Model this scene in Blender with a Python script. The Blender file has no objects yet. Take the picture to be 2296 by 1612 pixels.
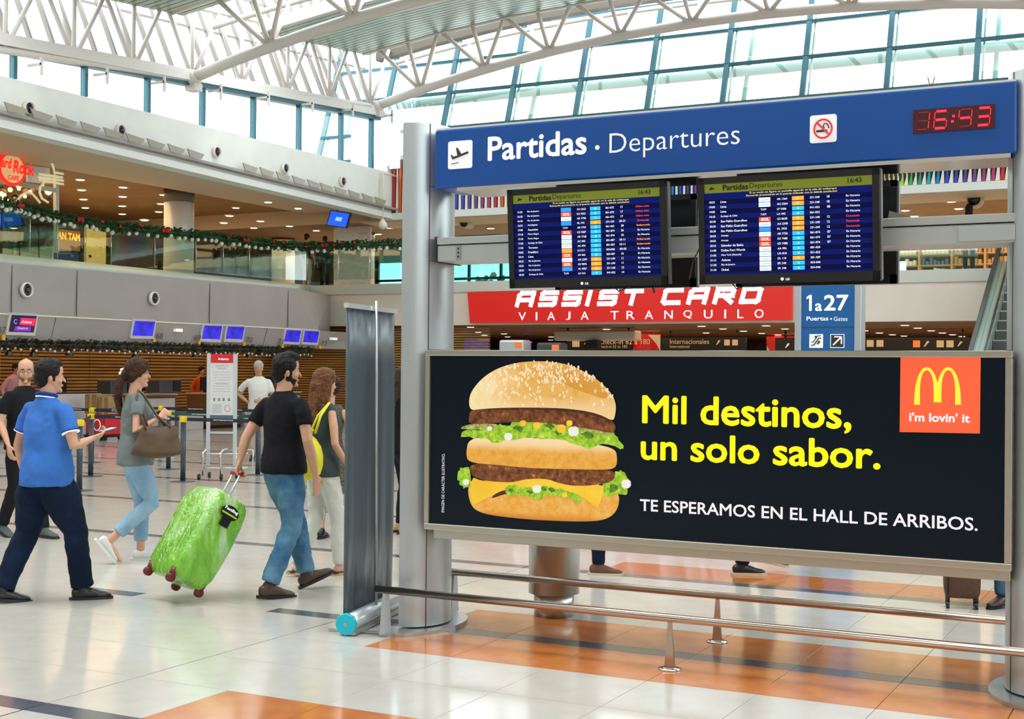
import bpy, math, random
import numpy as np
from mathutils import Vector, Matrix, noise
random.seed(7)
S = bpy.context.scene
COL = S.collection
PI = math.pi
# ---------------------------------------------------------------- camera, world, lights, exposure
_a = math.radians(27.2); _p = math.atan(23/3000); _r = 0.0088; FP = 3000.0
CAM = np.array([0, 0, 1.65])
_r0 = np.array([math.cos(_a), math.sin(_a), 0])
CF = np.array([-math.sin(_a)*math.cos(_p), math.cos(_a)*math.cos(_p), math.sin(_p)])
_u0 = np.cross(_r0, CF)
CR = math.cos(_r)*_r0+math.sin(_r)*_u0
CU = math.cos(_r)*_u0-math.sin(_r)*_r0
cd = bpy.data.cameras.new('camera'); cam = bpy.data.objects.new('camera', cd); COL.objects.link(cam)
cd.sensor_width = 36; cd.sensor_fit = 'HORIZONTAL'; cd.lens = FP/2296*36
cd.clip_start = .05; cd.clip_end = 500
cam.matrix_world = Matrix(((CR[0], CU[0], -CF[0], 0), (CR[1], CU[1], -CF[1], 0), (CR[2], CU[2], -CF[2], 1.65), (0, 0, 0, 1)))
S.camera = cam
W = bpy.data.worlds.new('world'); S.world = W; W.use_nodes = True
bg = W.node_tree.nodes['Background']; bg.inputs[0].default_value = (.93, .985, 1, 1); bg.inputs[1].default_value = 4.4
S.view_settings.view_transform = 'Standard'; S.view_settings.look = 'None'
S.view_settings.exposure = 0.0; S.view_settings.gamma = 1; S.view_settings.use_curve_mapping = False
S.cycles.max_bounces = 7; S.cycles.transparent_max_bounces = 12; S.cycles.caustics_reflective = False; S.cycles.caustics_refractive = False
S.cycles.sample_clamp_indirect = 4

def lamp(name, loc, size, power, col, size_y=None, rot=(0, 0, 0)):
    l = bpy.data.lights.new(name, 'AREA'); l.energy = power; l.color = col; l.size = size
    if size_y: l.shape = 'RECTANGLE'; l.size_y = size_y
    o = bpy.data.objects.new(name, l); o.location = loc; o.rotation_euler = rot; COL.objects.link(o)
    return o
# area lights of the places under the gallery (gallery and hall ones stand for the downlights built below)
lamp('gallery_lamp', (-28, 24, 6.45), 5, 520, (1, .68, .36), 16)
lamp('gallery_lamp', (-22, 39, 6.05), 16, 380, (1, .68, .36), 5)
lamp('gallery_lamp', (-7, 40, 6.05), 12, 460, (1, .68, .36), 8)
lamp('hall_lamp', (-17, 41, 2.85), 14, 330, (1, .62, .3), 8)
lamp('hall_lamp', (-5, 41, 2.85), 9, 260, (1, .62, .3), 8)
lamp('counter_fill_light', (-25.2, 25, 2.17), 3.2, 150, (1, .66, .34), 18)  # unseen area light added to brighten the counter zone, no fittings built there
# the skylights of the hall roof over and behind the viewer
lamp('skylight_lamp', (-9, 8, 12.5), 9, 1700, (1, .97, .9), 9)

# ---------------------------------------------------------------- helpers
def ray(x, y): return CF+CR*(x-1148)/FP-CU*(y-806)/FP
def at_y(x, y, v): d = ray(x, y); return CAM+d*v/d[1]
def at_x(x, y, v): d = ray(x, y); return CAM+d*v/d[0]
def at_z(x, y, v=0.0): d = ray(x, y); return CAM+d*(v-1.65)/d[2]
def depth(p): return float((np.array(p)-CAM)@CF)
def pxof(p):
    v = np.array(p, float)-CAM; w = v@CF
    return 1148+FP*(v@CR)/w, 806-FP*(v@CU)/w, w

MATS = {}
def mat(name, col, rough=.5, metal=0., emit=0., bump=0., bscale=30., var=0., vscale=8., col2=None, coat=0., spec=.5, aniso=None, ecol=None):
    if name in MATS: return MATS[name]
    m = bpy.data.materials.new(name); m.use_nodes = True; nt = m.node_tree; b = nt.nodes['Principled BSDF']
    c = tuple(col)+(1,)
    b.inputs['Base Color'].default_value = c; b.inputs['Roughness'].default_value = rough; b.inputs['Metallic'].default_value = metal
    b.inputs['Specular IOR Level'].default_value = spec; b.inputs['Coat Weight'].default_value = coat
    if coat: b.inputs['Coat Roughness'].default_value = .05
    tc = None
    def coords(sc):
        nonlocal tc
        if tc is None: tc = nt.nodes.new('ShaderNodeTexCoord')
        mp = nt.nodes.new('ShaderNodeMapping'); mp.inputs['Scale'].default_value = sc
        nt.links.new(tc.outputs['Object'], mp.inputs[0]); return mp.outputs[0]
    sc3 = aniso or (1, 1, 1)
    if var or col2:
        n = nt.nodes.new('ShaderNodeTexNoise'); n.inputs['Scale'].default_value = vscale; n.inputs['Detail'].default_value = 5
        nt.links.new(coords(sc3), n.inputs['Vector'])
        mx = nt.nodes.new('ShaderNodeValToRGB')
        c2 = tuple(col2) if col2 else tuple(min(1, x*(1+var)) for x in col)
        c1 = tuple(col) if col2 else tuple(x*(1-var) for x in col)
        mx.color_ramp.elements[0].color = c1+(1,); mx.color_ramp.elements[0].position = .36
        mx.color_ramp.elements[1].color = c2+(1,); mx.color_ramp.elements[1].position = .64
        nt.links.new(n.outputs['Fac'], mx.inputs[0])
        nt.links.new(mx.outputs[0], b.inputs['Base Color'])
        if emit: nt.links.new(mx.outputs[0], b.inputs['Emission Color'])
    elif emit: b.inputs['Emission Color'].default_value = tuple(ecol or col)+(1,)
    if emit: b.inputs['Emission Strength'].default_value = emit
    if bump:
        n = nt.nodes.new('ShaderNodeTexNoise'); n.inputs['Scale'].default_value = bscale; n.inputs['Detail'].default_value = 4
        nt.links.new(coords(sc3), n.inputs['Vector'])
        bp = nt.nodes.new('ShaderNodeBump'); bp.inputs['Strength'].default_value = bump; bp.inputs['Distance'].default_value = .02
        nt.links.new(n.outputs['Fac'], bp.inputs['Height']); nt.links.new(bp.outputs[0], b.inputs['Normal'])
    MATS[name] = m; return m
def glass(name, tint, alpha=.12, rough=.02):
    if name in MATS: return MATS[name]
    m = bpy.data.materials.new(name); m.use_nodes = True; nt = m.node_tree
    for n in list(nt.nodes):
        if n.type != 'OUTPUT_MATERIAL': nt.nodes.remove(n)
    out = [n for n in nt.nodes if n.type == 'OUTPUT_MATERIAL'][0]
    t = nt.nodes.new('ShaderNodeBsdfTransparent'); t.inputs[0].default_value = tuple(tint)+(1,)
    g = nt.nodes.new('ShaderNodeBsdfGlossy'); g.inputs['Roughness'].default_value = rough
    mx = nt.nodes.new('ShaderNodeMixShader'); mx.inputs[0].default_value = alpha
    nt.links.new(t.outputs[0], mx.inputs[1]); nt.links.new(g.outputs[0], mx.inputs[2]); nt.links.new(mx.outputs[0], out.inputs[0])
    MATS[name] = m; return m

WL = {}
class MB:
    def __init__(s): s.v = []; s.f = []; s.sm = []
    def add(s, vs, fs, smooth=False):
        o = len(s.v); s.v += [tuple(map(float, p)) for p in vs]
        for f in fs: s.f.append(tuple(i+o for i in f)); s.sm.append(smooth)
        return s
    def box(s, x0, x1, y0, y1, z0, z1):
        return s.add([(x0, y0, z0), (x1, y0, z0), (x1, y1, z0), (x0, y1, z0), (x0, y0, z1), (x1, y0, z1), (x1, y1, z1), (x0, y1, z1)],
                     [(0, 3, 2, 1), (4, 5, 6, 7), (0, 1, 5, 4), (1, 2, 6, 5), (2, 3, 7, 6), (3, 0, 4, 7)])
    def hexa(s, b, t):  # b, t: 4 bottom and 4 top points
        return s.add(list(b)+list(t), [(0, 3, 2, 1), (4, 5, 6, 7), (0, 1, 5, 4), (1, 2, 6, 5), (2, 3, 7, 6), (3, 0, 4, 7)])
    def obox(s, c, U, V, N, du, dv, dn):
        c = np.array(c, float); U, V, N = (np.array(q, float) for q in (U, V, N))
        P = lambda i, j, k: c+U*du*i/2+V*dv*j/2+N*dn*k/2
        return s.hexa([P(-1, -1, -1), P(1, -1, -1), P(1, 1, -1), P(-1, 1, -1)], [P(-1, -1, 1), P(1, -1, 1), P(1, 1, 1), P(-1, 1, 1)])
    def beam(s, p, q, w, h):
        p = np.array(p, float); q = np.array(q, float); d = q-p; L = np.linalg.norm(d); d /= L
        up = np.array([0, 0, 1.]) if abs(d[2]) < .95 else np.array([0, 1., 0])
        sd = np.cross(d, up); sd /= np.linalg.norm(sd); u2 = np.cross(sd, d)
        return s.obox((p+q)/2, d, sd, u2, L, w, h)
    def tube(s, path, r, n=8, caps=True):
        P = [np.array(p, float) for p in path]; R = r if isinstance(r, (list, tuple)) else [r]*len(P)
        vs = []; prev = None
        for i, p in enumerate(P):
            d = P[min(i+1, len(P)-1)]-P[max(i-1, 0)]; d = d/(np.linalg.norm(d)+1e-9)
            if prev is None:
                a = np.array([0, 0, 1.]) if abs(d[2]) < .9 else np.array([1., 0, 0])
            else: a = prev
            u = a-d*(a@d); u /= np.linalg.norm(u)+1e-9; w = np.cross(d, u); prev = u
            for k in range(n):
                t = 2*PI*k/n; vs.append(p+(u*math.cos(t)+w*math.sin(t))*R[i])
        fs = [(i*n+k, i*n+(k+1) % n, (i+1)*n+(k+1) % n, (i+1)*n+k) for i in range(len(P)-1) for k in range(n)]
        s.add(vs, fs, True)
        if caps:
            o = len(s.v)-len(vs)
            s.f.append(tuple(o+k for k in range(n))[::-1]); s.sm.append(False)
            s.f.append(tuple(o+(len(P)-1)*n+k for k in range(n))); s.sm.append(False)
        return s
    def lathe(s, c, prof, n=24, axis=(0, 0, 1)):
        ax = np.array(axis, float); ax /= np.linalg.norm(ax)
        a = np.array([1., 0, 0]) if abs(ax[0]) < .9 else np.array([0, 1., 0])
        u = a-ax*(a@ax); u /= np.linalg.norm(u); w = np.cross(ax, u); c = np.array(c, float)
        vs = [c+ax*h+(u*math.cos(2*PI*k/n)+w*math.sin(2*PI*k/n))*r for r, h in prof for k in range(n)]
        m = len(prof)
        fs = [(i*n+k, i*n+(k+1) % n, (i+1)*n+(k+1) % n, (i+1)*n+k) for i in range(m-1) for k in range(n)]
        s.add(vs, fs, True); o = len(s.v)-len(vs)
        if prof[0][0] > 1e-4: s.f.append(tuple(o+k for k in range(n))[::-1]); s.sm.append(False)
        if prof[-1][0] > 1e-4: s.f.append(tuple(o+(m-1)*n+k for k in range(n))); s.sm.append(False)
        return s
    def ball(s, c, r, n=10, sc=(1, 1, 1)):
        vs = []; c = np.array(c, float); m = max(4, n//2)
        for i in range(1, m):
            t = PI*i/m
            for k in range(n):
                a = 2*PI*k/n; vs.append(c+np.array([math.sin(t)*math.cos(a)*sc[0], math.sin(t)*math.sin(a)*sc[1], math.cos(t)*sc[2]])*r)
        vs += [c+np.array([0, 0, r*sc[2]]), c-np.array([0, 0, r*sc[2]])]
        T = (m-1)*n; B = T+1
        fs = [(i*n+k, (i+1)*n+k, (i+1)*n+(k+1) % n, i*n+(k+1) % n) for i in range(m-2) for k in range(n)]
        fs += [(T, k, (k+1) % n) for k in range(n)]+[(B, (m-2)*n+(k+1) % n, (m-2)*n+k) for k in range(n)]
        return s.add(vs, fs, True)
    def prism(s, pts, off):  # closed 3D polygon swept by off
        n = len(pts); off = np.array(off, float); P = [np.array(p, float) for p in pts]
        s.add(P+[p+off for p in P], [tuple(range(n))[::-1], tuple(range(n, 2*n))]+[(i, (i+1) % n, n+(i+1) % n, n+i) for i in range(n)])
        return s
    def build(s, name, m, parent=None, bevel=0., origin=None):
        me = bpy.data.meshes.new(name)
        V = np.array(s.v)
        if parent is not None: off = WL[parent.name]
        elif origin is not None: off = np.array(origin, float)
        else: off = np.array([(V[:, 0].min()+V[:, 0].max())/2, (V[:, 1].min()+V[:, 1].max())/2, V[:, 2].min()])
        me.from_pydata([tuple(q) for q in V-off], [], s.f)
        me.polygons.foreach_set('use_smooth', s.sm)
        me.materials.append(m)
        o = bpy.data.objects.new(name, me); COL.objects.link(o)
        if parent is not None: o.parent = parent
        else: o.location = off
        WL[o.name] = off
        if bevel:
            b = o.modifiers.new('bevel', 'BEVEL'); b.width = bevel; b.segments = 2; b.limit_method = 'ANGLE'
        me.update(); return o
def thing(name, label, cat, loc=(0, 0, 0), group=None):
    o = bpy.data.objects.new(name, None); COL.objects.link(o); o.empty_display_size = .1
    o.location = tuple(map(float, loc)); WL[o.name] = np.array(loc, float); return tag(o, label, cat, group)
def tag(o, label, cat, group=None):
    o['label'] = label; o['category'] = cat
    if group: o['group'] = group
    return o
def struct(o): o['kind'] = 'structure'; return o
def stuff(o): o['kind'] = 'stuff'; return o
def copy_tree(o, parent=None, delta=None, rotz=None):
    c = o.copy(); COL.objects.link(c)
    if parent is not None: c.parent = parent
    if delta is not None: c.location = Vector(o.location)+Vector(delta)
    if rotz is not None: c.rotation_euler = (0, 0, rotz)
    WL[c.name] = np.array(c.location)
    for ch in KIDS.get(o.name, []) or [x for x in bpy.data.objects if x.parent == o]: copy_tree(ch, c)
    return c
KIDS = {}
# flat lettering -------------------------------------------------
_TX = {}
def text_geo(s, bold=0., shear=0., space=1.):
    k = (s, bold, shear, space)
    if k in _TX: return _TX[k]
    c = bpy.data.curves.new('t', 'FONT'); c.body = s; c.offset = bold; c.shear = shear; c.space_character = space; c.resolution_u = 3; c.fill_mode = 'FRONT'
    o = bpy.data.objects.new('t', c); COL.objects.link(o)
    me = o.to_mesh(); V = np.array([v.co[:2] for v in me.vertices]); Fs = [tuple(p.vertices) for p in me.polygons]
    o.to_mesh_clear(); bpy.data.objects.remove(o); bpy.data.curves.remove(c)
    _TX[k] = (V, Fs); return _TX[k]
def put_text(mb, s, O, U, V, w=None, h=None, bold=0., shear=0., space=1., align='l', d=.0):
    """ink box: lower-left at O, width w, height h along unit vectors U, V; d lifts it off the face"""
    T, Fs = text_geo(s, min(bold, 0) if bold < 0 else 0, shear, space)
    if len(T) == 0: return
    mn = T.min(0); sz = T.max(0)-mn; r = max(bold, 0)
    if w is None: w = sz[0]*h/sz[1]
    if h is None: h = sz[1]*w/sz[0]
    U = np.array(U, float); V = np.array(V, float); N = np.cross(U, V); O = np.array(O, float)
    if align == 'c': O = O-U*w/2
    dirs = [(0, 0)] if r == 0 else ([(-1, 0), (1, 0)] if r <= .012 else [(math.cos(k*PI/4), math.sin(k*PI/4)) for k in range(8)])
    kx, kz = (sz[0]-2*r)/sz[0], (sz[1]-2*r)/sz[1]
    for i, (ux, uz) in enumerate(dirs):
        q = ((T-mn)*(kx, kz)+(r+r*ux, r+r*uz))/sz
        mb.add([O+U*a*w+V*b*h+N*(d+i*2e-5) for a, b in q], Fs)
UX = (1, 0, 0); UZ = (0, 0, 1)
def tbox(parent, s, x0, x1, z0, z1, y, m, name='lettering', **k):
    mb = MB(); put_text(mb, s, (x0, y, z0), UX, UZ, x1-x0, z1-z0, **k); return mb.build(name, m, parent)

# ---------------------------------------------------------------- materials
M_white = mat('white_wall', (.80, .83, .78), .6, var=.03, vscale=1.5)
M_cream = mat('cream_wall', (.78, .70, .62), .6, var=.03, vscale=1.5)
M_fascia = mat('fascia_grey', (.34, .31, .295), .45, var=.04, vscale=1.2)
M_ledge = mat('pale_ledge', (.62, .72, .66), .35)
M_truss = mat('truss_paint', (.68, .63, .59), .4)
M_mull = mat('mullion_blue', (.03, .12, .16), .35, .3)
M_teal = mat('pale_teal_tube', (.35, .58, .52), .4)
M_soffit = mat('roof_metal', (.30, .39, .33), .35, .35)
M_steel = mat('brushed_steel', (.52, .52, .50), .3, .9, bump=.05, bscale=60, aniso=(8, 8, .3))
M_steelp = mat('post_panel', (.52, .58, .60), .32, .5, bump=.03, bscale=8)
M_steel2 = mat('polished_steel', (.72, .70, .68), .14, 1.)
M_railm = mat('rail_steel', (.55, .43, .36), .22, 1.)
M_frame = mat('board_frame', (.58, .56, .48), .28, .9)
M_black = mat('black_plastic', (.012, .013, .015), .3)
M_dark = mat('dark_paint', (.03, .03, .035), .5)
M_blue = mat('sign_blue', (.003, .06, .27), .25, emit=.25, var=.0)
M_w = mat('sign_white', (.85, .87, .88), .4, emit=.35)
M_brown = mat('gallery_ceiling', (.25, .135, .06), .6, var=.12, vscale=.8)
M_peach = mat('peach_soffit', (.62, .47, .36), .6)
M_lampglow = mat('downlight_glow', (1, .85, .6), .5, emit=9.)
M_lampring = mat('downlight_ring', (.8, .75, .65), .4)
# ================================================================ FLOOR
M_tile = mat('tile_grey', (.62, .59, .54), .15, col2=(.56, .53, .48), vscale=3.5, spec=.6, coat=.12)
M_tileo = mat('tile_orange', (.60, .20, .045), .15, col2=(.50, .15, .03), vscale=5, spec=.6, coat=.12)
M_tiled = mat('tile_dark', (.13, .135, .15), .15, col2=(.09, .095, .11), vscale=6, spec=.6, coat=.12)
mb = MB(); mb.box(-50, 13, -14, 60, -.12, -.012)
floor = struct(mb.build('floor', mat('grout', (.05, .042, .035), .9)))
xs = [-5.01+.6*k for k in range(-70, 24)]
rows = []
for k in range(-9, 20):
    d0 = 7.31+2.66*k
    rows.append((d0, d0+.155, 'd', k))
    for j in range(4):
        a = d0+.155+j*(2.505/4); rows.append((a, a+2.505/4, 'ogg'[j] if j < 3 else 'p', k))
cands = []
for (y0, y1, t, k) in rows:
    for x0 in xs:
        x1 = x0+.6; cx, cy = (x0+x1)/2, (y0+y1)/2
        if cy < -14: continue
        inor = cx > -4.41
        if t == 'd':
            c = 'd'
            if not inor and k == 0 and not (-5.75 < cx < -4.4 or -7.4 < cx < -6.7): c = 'g'
        elif t == 'o': c = 'o' if inor else 'g'
        elif t == 'p': c = 'o' if (inor and k != 0) else 'g'
        else: c = 'g'
        q = pxof((cx, cy, 0))
        vis = q[2] > .5 and -90 < q[0] < 2390 and q[1] < 1700
        cands.append((q[2] if vis else 1e3+abs(q[2]), x0, x1, y0, y1, c))
cands.sort()
MT = {'g': M_tile, 'o': M_tileo, 'd': M_tiled}
proto = {}
for i, (dd, x0, x1, y0, y1, c) in enumerate(cands[:300]):
    wy = round(y1-y0, 3); key = (c, wy)
    if key not in proto:
        w, g = .6, (.0016)
        b = MB(); t = .001
        b.hexa([(g, g, -.012), (w-g, g, -.012), (w-g, wy-g, -.012), (g, wy-g, -.012)], [(g, g, -.0004), (w-g, g, -.0004), (w-g, wy-g, -.0004), (g, wy-g, -.0004)])
        b.add([(g, g, -.0004), (w-g, g, -.0004), (w-g, wy-g, -.0004), (g, wy-g, -.0004), (g+t, g+t, 0), (w-g-t, g+t, 0), (w-g-t, wy-g-t, 0), (g+t, wy-g-t, 0)],
              [(0, 1, 5, 4), (1, 2, 6, 5), (2, 3, 7, 6), (3, 0, 4, 7), (4, 5, 6, 7)])
        me = bpy.data.meshes.new('tile'); me.from_pydata(b.v, [], b.f); me.materials.append(MT[c]); proto[key] = me
    o = bpy.data.objects.new('tile', proto[key]); COL.objects.link(o); o.parent = floor
    o.location = Vector((x0+(.004 if abs(x0+5.01) < .01 else 0), y0, 0))-Vector(WL[floor.name])
    if abs(x1+5.01) < .01: o.location.x -= .004
for c in 'god':
    b = MB(); g = .003
    for (dd, x0, x1, y0, y1, cc) in cands[300:]:
        if cc == c: b.add([(x0+g, y0+g, 0), (x1-g, y0+g, 0), (x1-g, y1-g, 0), (x0+g, y1-g, 0)], [(0, 1, 2, 3)])
    if b.v: stuff(b.build('far_tiling', MT[c], floor))

# ================================================================ LEFT WALL (plane x = -21.5)
LX = -21.5
mb = MB()
# parapet with a slightly falling lower lip
for (y0, y1) in ((8, 33.9),):
    lip = lambda y: 6.58-.021*(y-19)
    mb.hexa([(LX-.45, y0, lip(y0)), (LX, y0, lip(y0)), (LX, y1, lip(y1)), (LX-.45, y1, lip(y1))], [(LX-.45, y0, 7.47), (LX, y0, 7.47), (LX, y1, 7.5), (LX-.45, y1, 7.5)])
wl = struct(mb.build('wall_left', M_white))
mb = MB()
mb.hexa([(LX-.3, 8, lip(8)-.16), (LX+.12, 8, lip(8)-.16), (LX+.12, 33.9, lip(33.9)-.16), (LX-.3, 33.9, lip(33.9)-.16)], [(LX-.3, 8, lip(8)+.0), (LX+.12, 8, lip(8)), (LX+.12, 33.9, lip(33.9)), (LX-.3, 33.9, lip(33.9))])
mb.build('lip', mat('lip_white', (.74, .78, .74), .4), wl)
mb = MB(); mb.hexa([(LX, 8, lip(8)+.1), (LX+.22, 8, lip(8)+.1), (LX+.22, 33.9, lip(33.9)+.1), (LX, 33.9, lip(33.9)+.1)], [(LX, 8, lip(8)+.16), (LX+.22, 8, lip(8)+.16), (LX+.22, 33.9, lip(33.9)+.16), (LX, 33.9, lip(33.9)+.16)])
mb.build('ledge', M_fascia, wl)
# round jet nozzles (five above, two on the fascia)
def nozzle(p, axis, r, label, grp):
    p = np.array(p); ax = np.array(axis, float); ax /= np.linalg.norm(ax)
    t = thing('air_nozzle', label, 'air vent', p, grp)
    MB().lathe(p, [(r*1.0, 0), (r*1.25, 0), (r*1.22, .07), (r*1.02, .09), (r*1.0, .04)], 28, ax).build('rim', M_lampring, t)
    MB().lathe(p+ax*.01, [(r*.99, 0), (r*.99, .03), (.001, .035)], 24, ax).build('bowl', M_black, t)
    MB().lathe(p+ax*.03, [(r*.72, 0), (r*.66, .05), (r*.60, .02), (r*.6, 0)], 24, ax).build('ring', mat('nozzle_ring', (.12, .12, .12), .4), t)
    MB().lathe(p+ax*.03, [(r*.38, 0), (r*.3, .06), (.001, .07)], 20, ax).build('core', mat('nozzle_core', (.05, .05, .055), .3), t)
for i, q in enumerate([(62, 243), (268, 293), (483, 341), (637, 378), (766, 407)]):
    w = ['nearest to the café sign', 'second from the café sign', 'in the middle of the row', 'second from the corner column', 'nearest to the hall corner'][i]
    nozzle(at_x(*q, LX+.01), (1, 0, 0), .115, 'round dark air nozzle in white upper wall, '+w, 'air nozzles of the upper wall')
# tilted reflector plates on the ledge
k = 0
for (y0, y1, wh) in ((19.1, 24.6, 'long near row'), (26.6, 29.4, 'middle row'), (29.9, 33.3, 'far row next to corner')):
    n = int((y1-y0)/.68)
    for i in range(n+1):
        y = y0+i*.68; z = lip(y)+.18
        b = MB(); a = .30
        zt_ = lip(y)+.34; zb_ = lip(y)+.16
        b.hexa([(LX+.24, y+.06, zb_), (LX+.27, y+.06, zb_), (LX+.27, y+.46, zb_), (LX+.24, y+.46, zb_)], [(LX+.20, y+.0, zt_), (LX+.23, y+.0, zt_), (LX+.23, y+.6, zt_-.05), (LX+.20, y+.6, zt_-.05)])
        o = b.build('reflector_plate', mat('plate_beige', (.33, .31, .25), .5)); tag(o, 'small beige tilted reflector plate on ledge, '+wh, 'light reflector', 'reflector plates, '+wh)
# clerestory windows of the left wall
head = lambda y: 8.0+.07*(y-19.2)
win = struct(thing('window_1', 'x', 'x', (LX, 26, 7.5))); del win['label']; del win['category']
my = [float(at_x(x, y, LX)[1]) for x, y in ((37, 150), (196, 185), (337, 212), (460, 238), (574, 262), (676, 285), (770, 310), (838, 320))]
my = [17.6, 15.7, 13.8][::-1]+my
M_glassL = glass('clerestory_glass', (.93, 1, .99), .06)
for i, y in enumerate(my):
    MB().box(LX-.16, LX-.02, y-.045, y+.045, 7.5, head(y)).build('mullion', M_mull, win)
    if i: MB().hexa([(LX-.1, my[i-1]+.05, 7.5), (LX-.085, my[i-1]+.05, 7.5), (LX-.085, y-.05, 7.5), (LX-.1, y-.05, 7.5)], [(LX-.1, my[i-1]+.05, head(my[i-1])), (LX-.085, my[i-1]+.05, head(my[i-1])), (LX-.085, y-.05, head(y)), (LX-.1, y-.05, head(y))]).build('pane', M_glassL, win)
MB().hexa([(LX-.2, 12, head(12)-.02), (LX+.04, 12, head(12)-.02), (LX+.04, 33.2, head(33.2)-.02), (LX-.2, 33.2, head(33.2)-.02)], [(LX-.2, 12, head(12)+.09), (LX+.04, 12, head(12)+.09), (LX+.04, 33.2, head(33.2)+.09), (LX-.2, 33.2, head(33.2)+.09)]).build('head_rail', M_mull, win)
# outdoor canopy and struts seen through it
sh = MB(); sh.hexa([(-30, 26, 8.3), (-27, 26, 8.3), (-27, 38, 9.0), (-30, 38, 9.0)], [(-30, 26, 8.5), (-27, 26, 8.5), (-27, 38, 9.2), (-30, 38, 9.2)])
ca = sh.build('outdoor_canopy', mat('canopy_pale', (.78, .86, .84), .5)); tag(ca, 'pale outdoor canopy slab beyond the upper side windows', 'canopy')
for yy in (26.3, 29, 34.5): MB().beam((-27.6, yy, 6.8), (-27.3, yy+.8, 8.5), .14, .14).build('strut', M_teal, ca)
# eaves beam
EZ = lambda y: head(y)+.09
mb = MB(); mb.hexa([(LX-.3, 8, EZ(8)), (LX+.12, 8, EZ(8)), (LX+.12, 33.4, EZ(33.4)), (LX-.3, 33.4, EZ(33.4))], [(LX-.3, 8, EZ(8)+.22), (LX+.05, 8, EZ(8)+.22), (LX+.05, 33.4, EZ(33.4)+.3), (LX-.3, 33.4, EZ(33.4)+.3)])
ev = struct(mb.build('trim_1', mat('eaves_white', (.72, .70, .66), .5)))
# sloping skylight outside the wall line, leaning outward
win2 = struct(thing('window_2', 'x', 'x', (LX-1, 26, 9))); del win2['label']; del win2['category']
zb = lambda y: EZ(y)+.25
M_raf = mat('rafter_grey', (.30, .26, .25), .6)
y = 14.0; i = 0
while y < 33.6:
    MB().beam((LX-.25, y, zb(y)), (LX-2.3, y, zb(y)+4.6), .07, .10).build('rafter', M_raf, win2)
    y += .62; i += 1
for t in (.28, .55, .8):
    MB().beam((LX-.25-2.05*t, 14, zb(14)+4.6*t), (LX-.25-2.05*t, 33.6, zb(33.6)+4.6*t), .04, .05).build('purlin', M_raf, win2)
g = MB()
g.hexa([(LX-.36, 14, zb(14)), (LX-.35, 14, zb(14)), (LX-.35, 33.6, zb(33.6)), (LX-.36, 33.6, zb(33.6))], [(LX-2.41, 14, zb(14)+4.6), (LX-2.40, 14, zb(14)+4.6), (LX-2.40, 33.6, zb(33.6)+4.6), (LX-2.41, 33.6, zb(33.6)+4.6)])
g.build('pane', M_glassL, win2)
# ================================================================ roof: trusses and ribbed panels
ZL = lambda y: 8.55+.095*(y-24.94)
def arch_lo(x): return 1.41*(1-((x+10.2)/11.4)**2)
def arch_hi(x): return 2.12-.72*((x+12.5)/9.1)**2 if x < -12.5 else 2.12-.35*((x+12.5)/9.1)**2
def cross_truss(Y, xs, label, xr):
    t = thing('roof_truss', label, 'roof truss', (LX, Y, ZL(Y)))
    n = 28
    path = [(LX+(xr-LX)*i/n, Y, ZL(Y)+arch_lo(LX+(xr-LX)*i/n)) for i in range(n+1)]
    MB().tube(path, .135, 14).build('lower_chord', M_truss, t)
    for s in (-.75, .75):
        MB().tube([(LX+(xr-LX)*i/n, Y+s, ZL(Y)+arch_hi(LX+(xr-LX)*i/n)) for i in range(n+1)], .07, 10).build('upper_chord', M_truss, t)
    for x in xs:
        a = np.array([x, Y, ZL(Y)+arch_lo(x)])
        for (dx, s) in ((-1.0, -.75), (1.0, -.75), (0, .75), (-.95, .75), (0, -.75)):
            xx = x+dx; MB().tube([a, (xx, Y+s, ZL(Y)+arch_hi(xx))], .058, 8).build('web_member', M_truss, t)
        MB().lathe(a, [(.09, 0), (.09, .16), (.06, .2)], 10).build('node', M_truss, t)
    MB().ball((LX, Y, ZL(Y)), .24, 12, (1, 1, .8)).build('end_joint', M_truss, t)
    MB().box(LX-.1, LX+.2, Y-.14, Y+.14, ZL(Y)-.3, ZL(Y)-.12).build('bearing', M_truss, t)
    return t
cross_truss(33, [-20.0, -17.9, -15.9, -13.8, -11.8, -9.75, -7.7, -5.6, -3.5, -1.4, .8], 'white tubular arched truss in front of glass end wall', 2)
cross_truss(24.94, [-19.2, -16.9, -14.6, -12.3, -10, -7.7], 'white tubular arched truss between the two ribbed ceiling panels', 2)
cross_truss(17, [-19.2, -16.9, -14.6, -12.3, -10, -7.7], 'white tubular arched truss nearest above the hall', 2)
# truss along the left wall
t = thing('wall_truss', 'white zigzag truss running along top of side windows', 'roof truss', (LX, 26, 8.5))
ny = [13.7, 15.6, 17.5, 19.3, 21.15, 22.95, 24.94, 26.8, 28.7, 30.6, 32.65]
MB().tube([(LX, y, ZL(y)) for y in ny], .085, 10).build('lower_chord', M_truss, t)
MB().tube([(LX, y, ZL(y)+1.75) for y in ny], .07, 10).build('upper_chord', M_truss, t)
for i, y in enumerate(ny):
    MB().tube([(LX, y, ZL(y)), (LX, y, ZL(y)+1.75)], .05, 8).build('web_member', M_truss, t)
    for d in (-1.0, 1.0):
        MB().tube([(LX, y, ZL(y)), (LX, y+d, ZL(y+d)+1.75)], .05, 8).build('web_member', M_truss, t)
    MB().tube([(LX, y, ZL(y)), (LX-1.0, y+.2, ZL(y)+2.1)], .045, 8).build('web_member', M_truss, t)
    b = MB(); b.box(LX+.02, LX+.42, y+.55, y+.60, ZL(y)-.22, ZL(y)-.17); b.box(LX+.38, LX+.43, y+.55, y+.6, ZL(y)-.42, ZL(y)-.05); b.build('bracket', M_truss, t)
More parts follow.
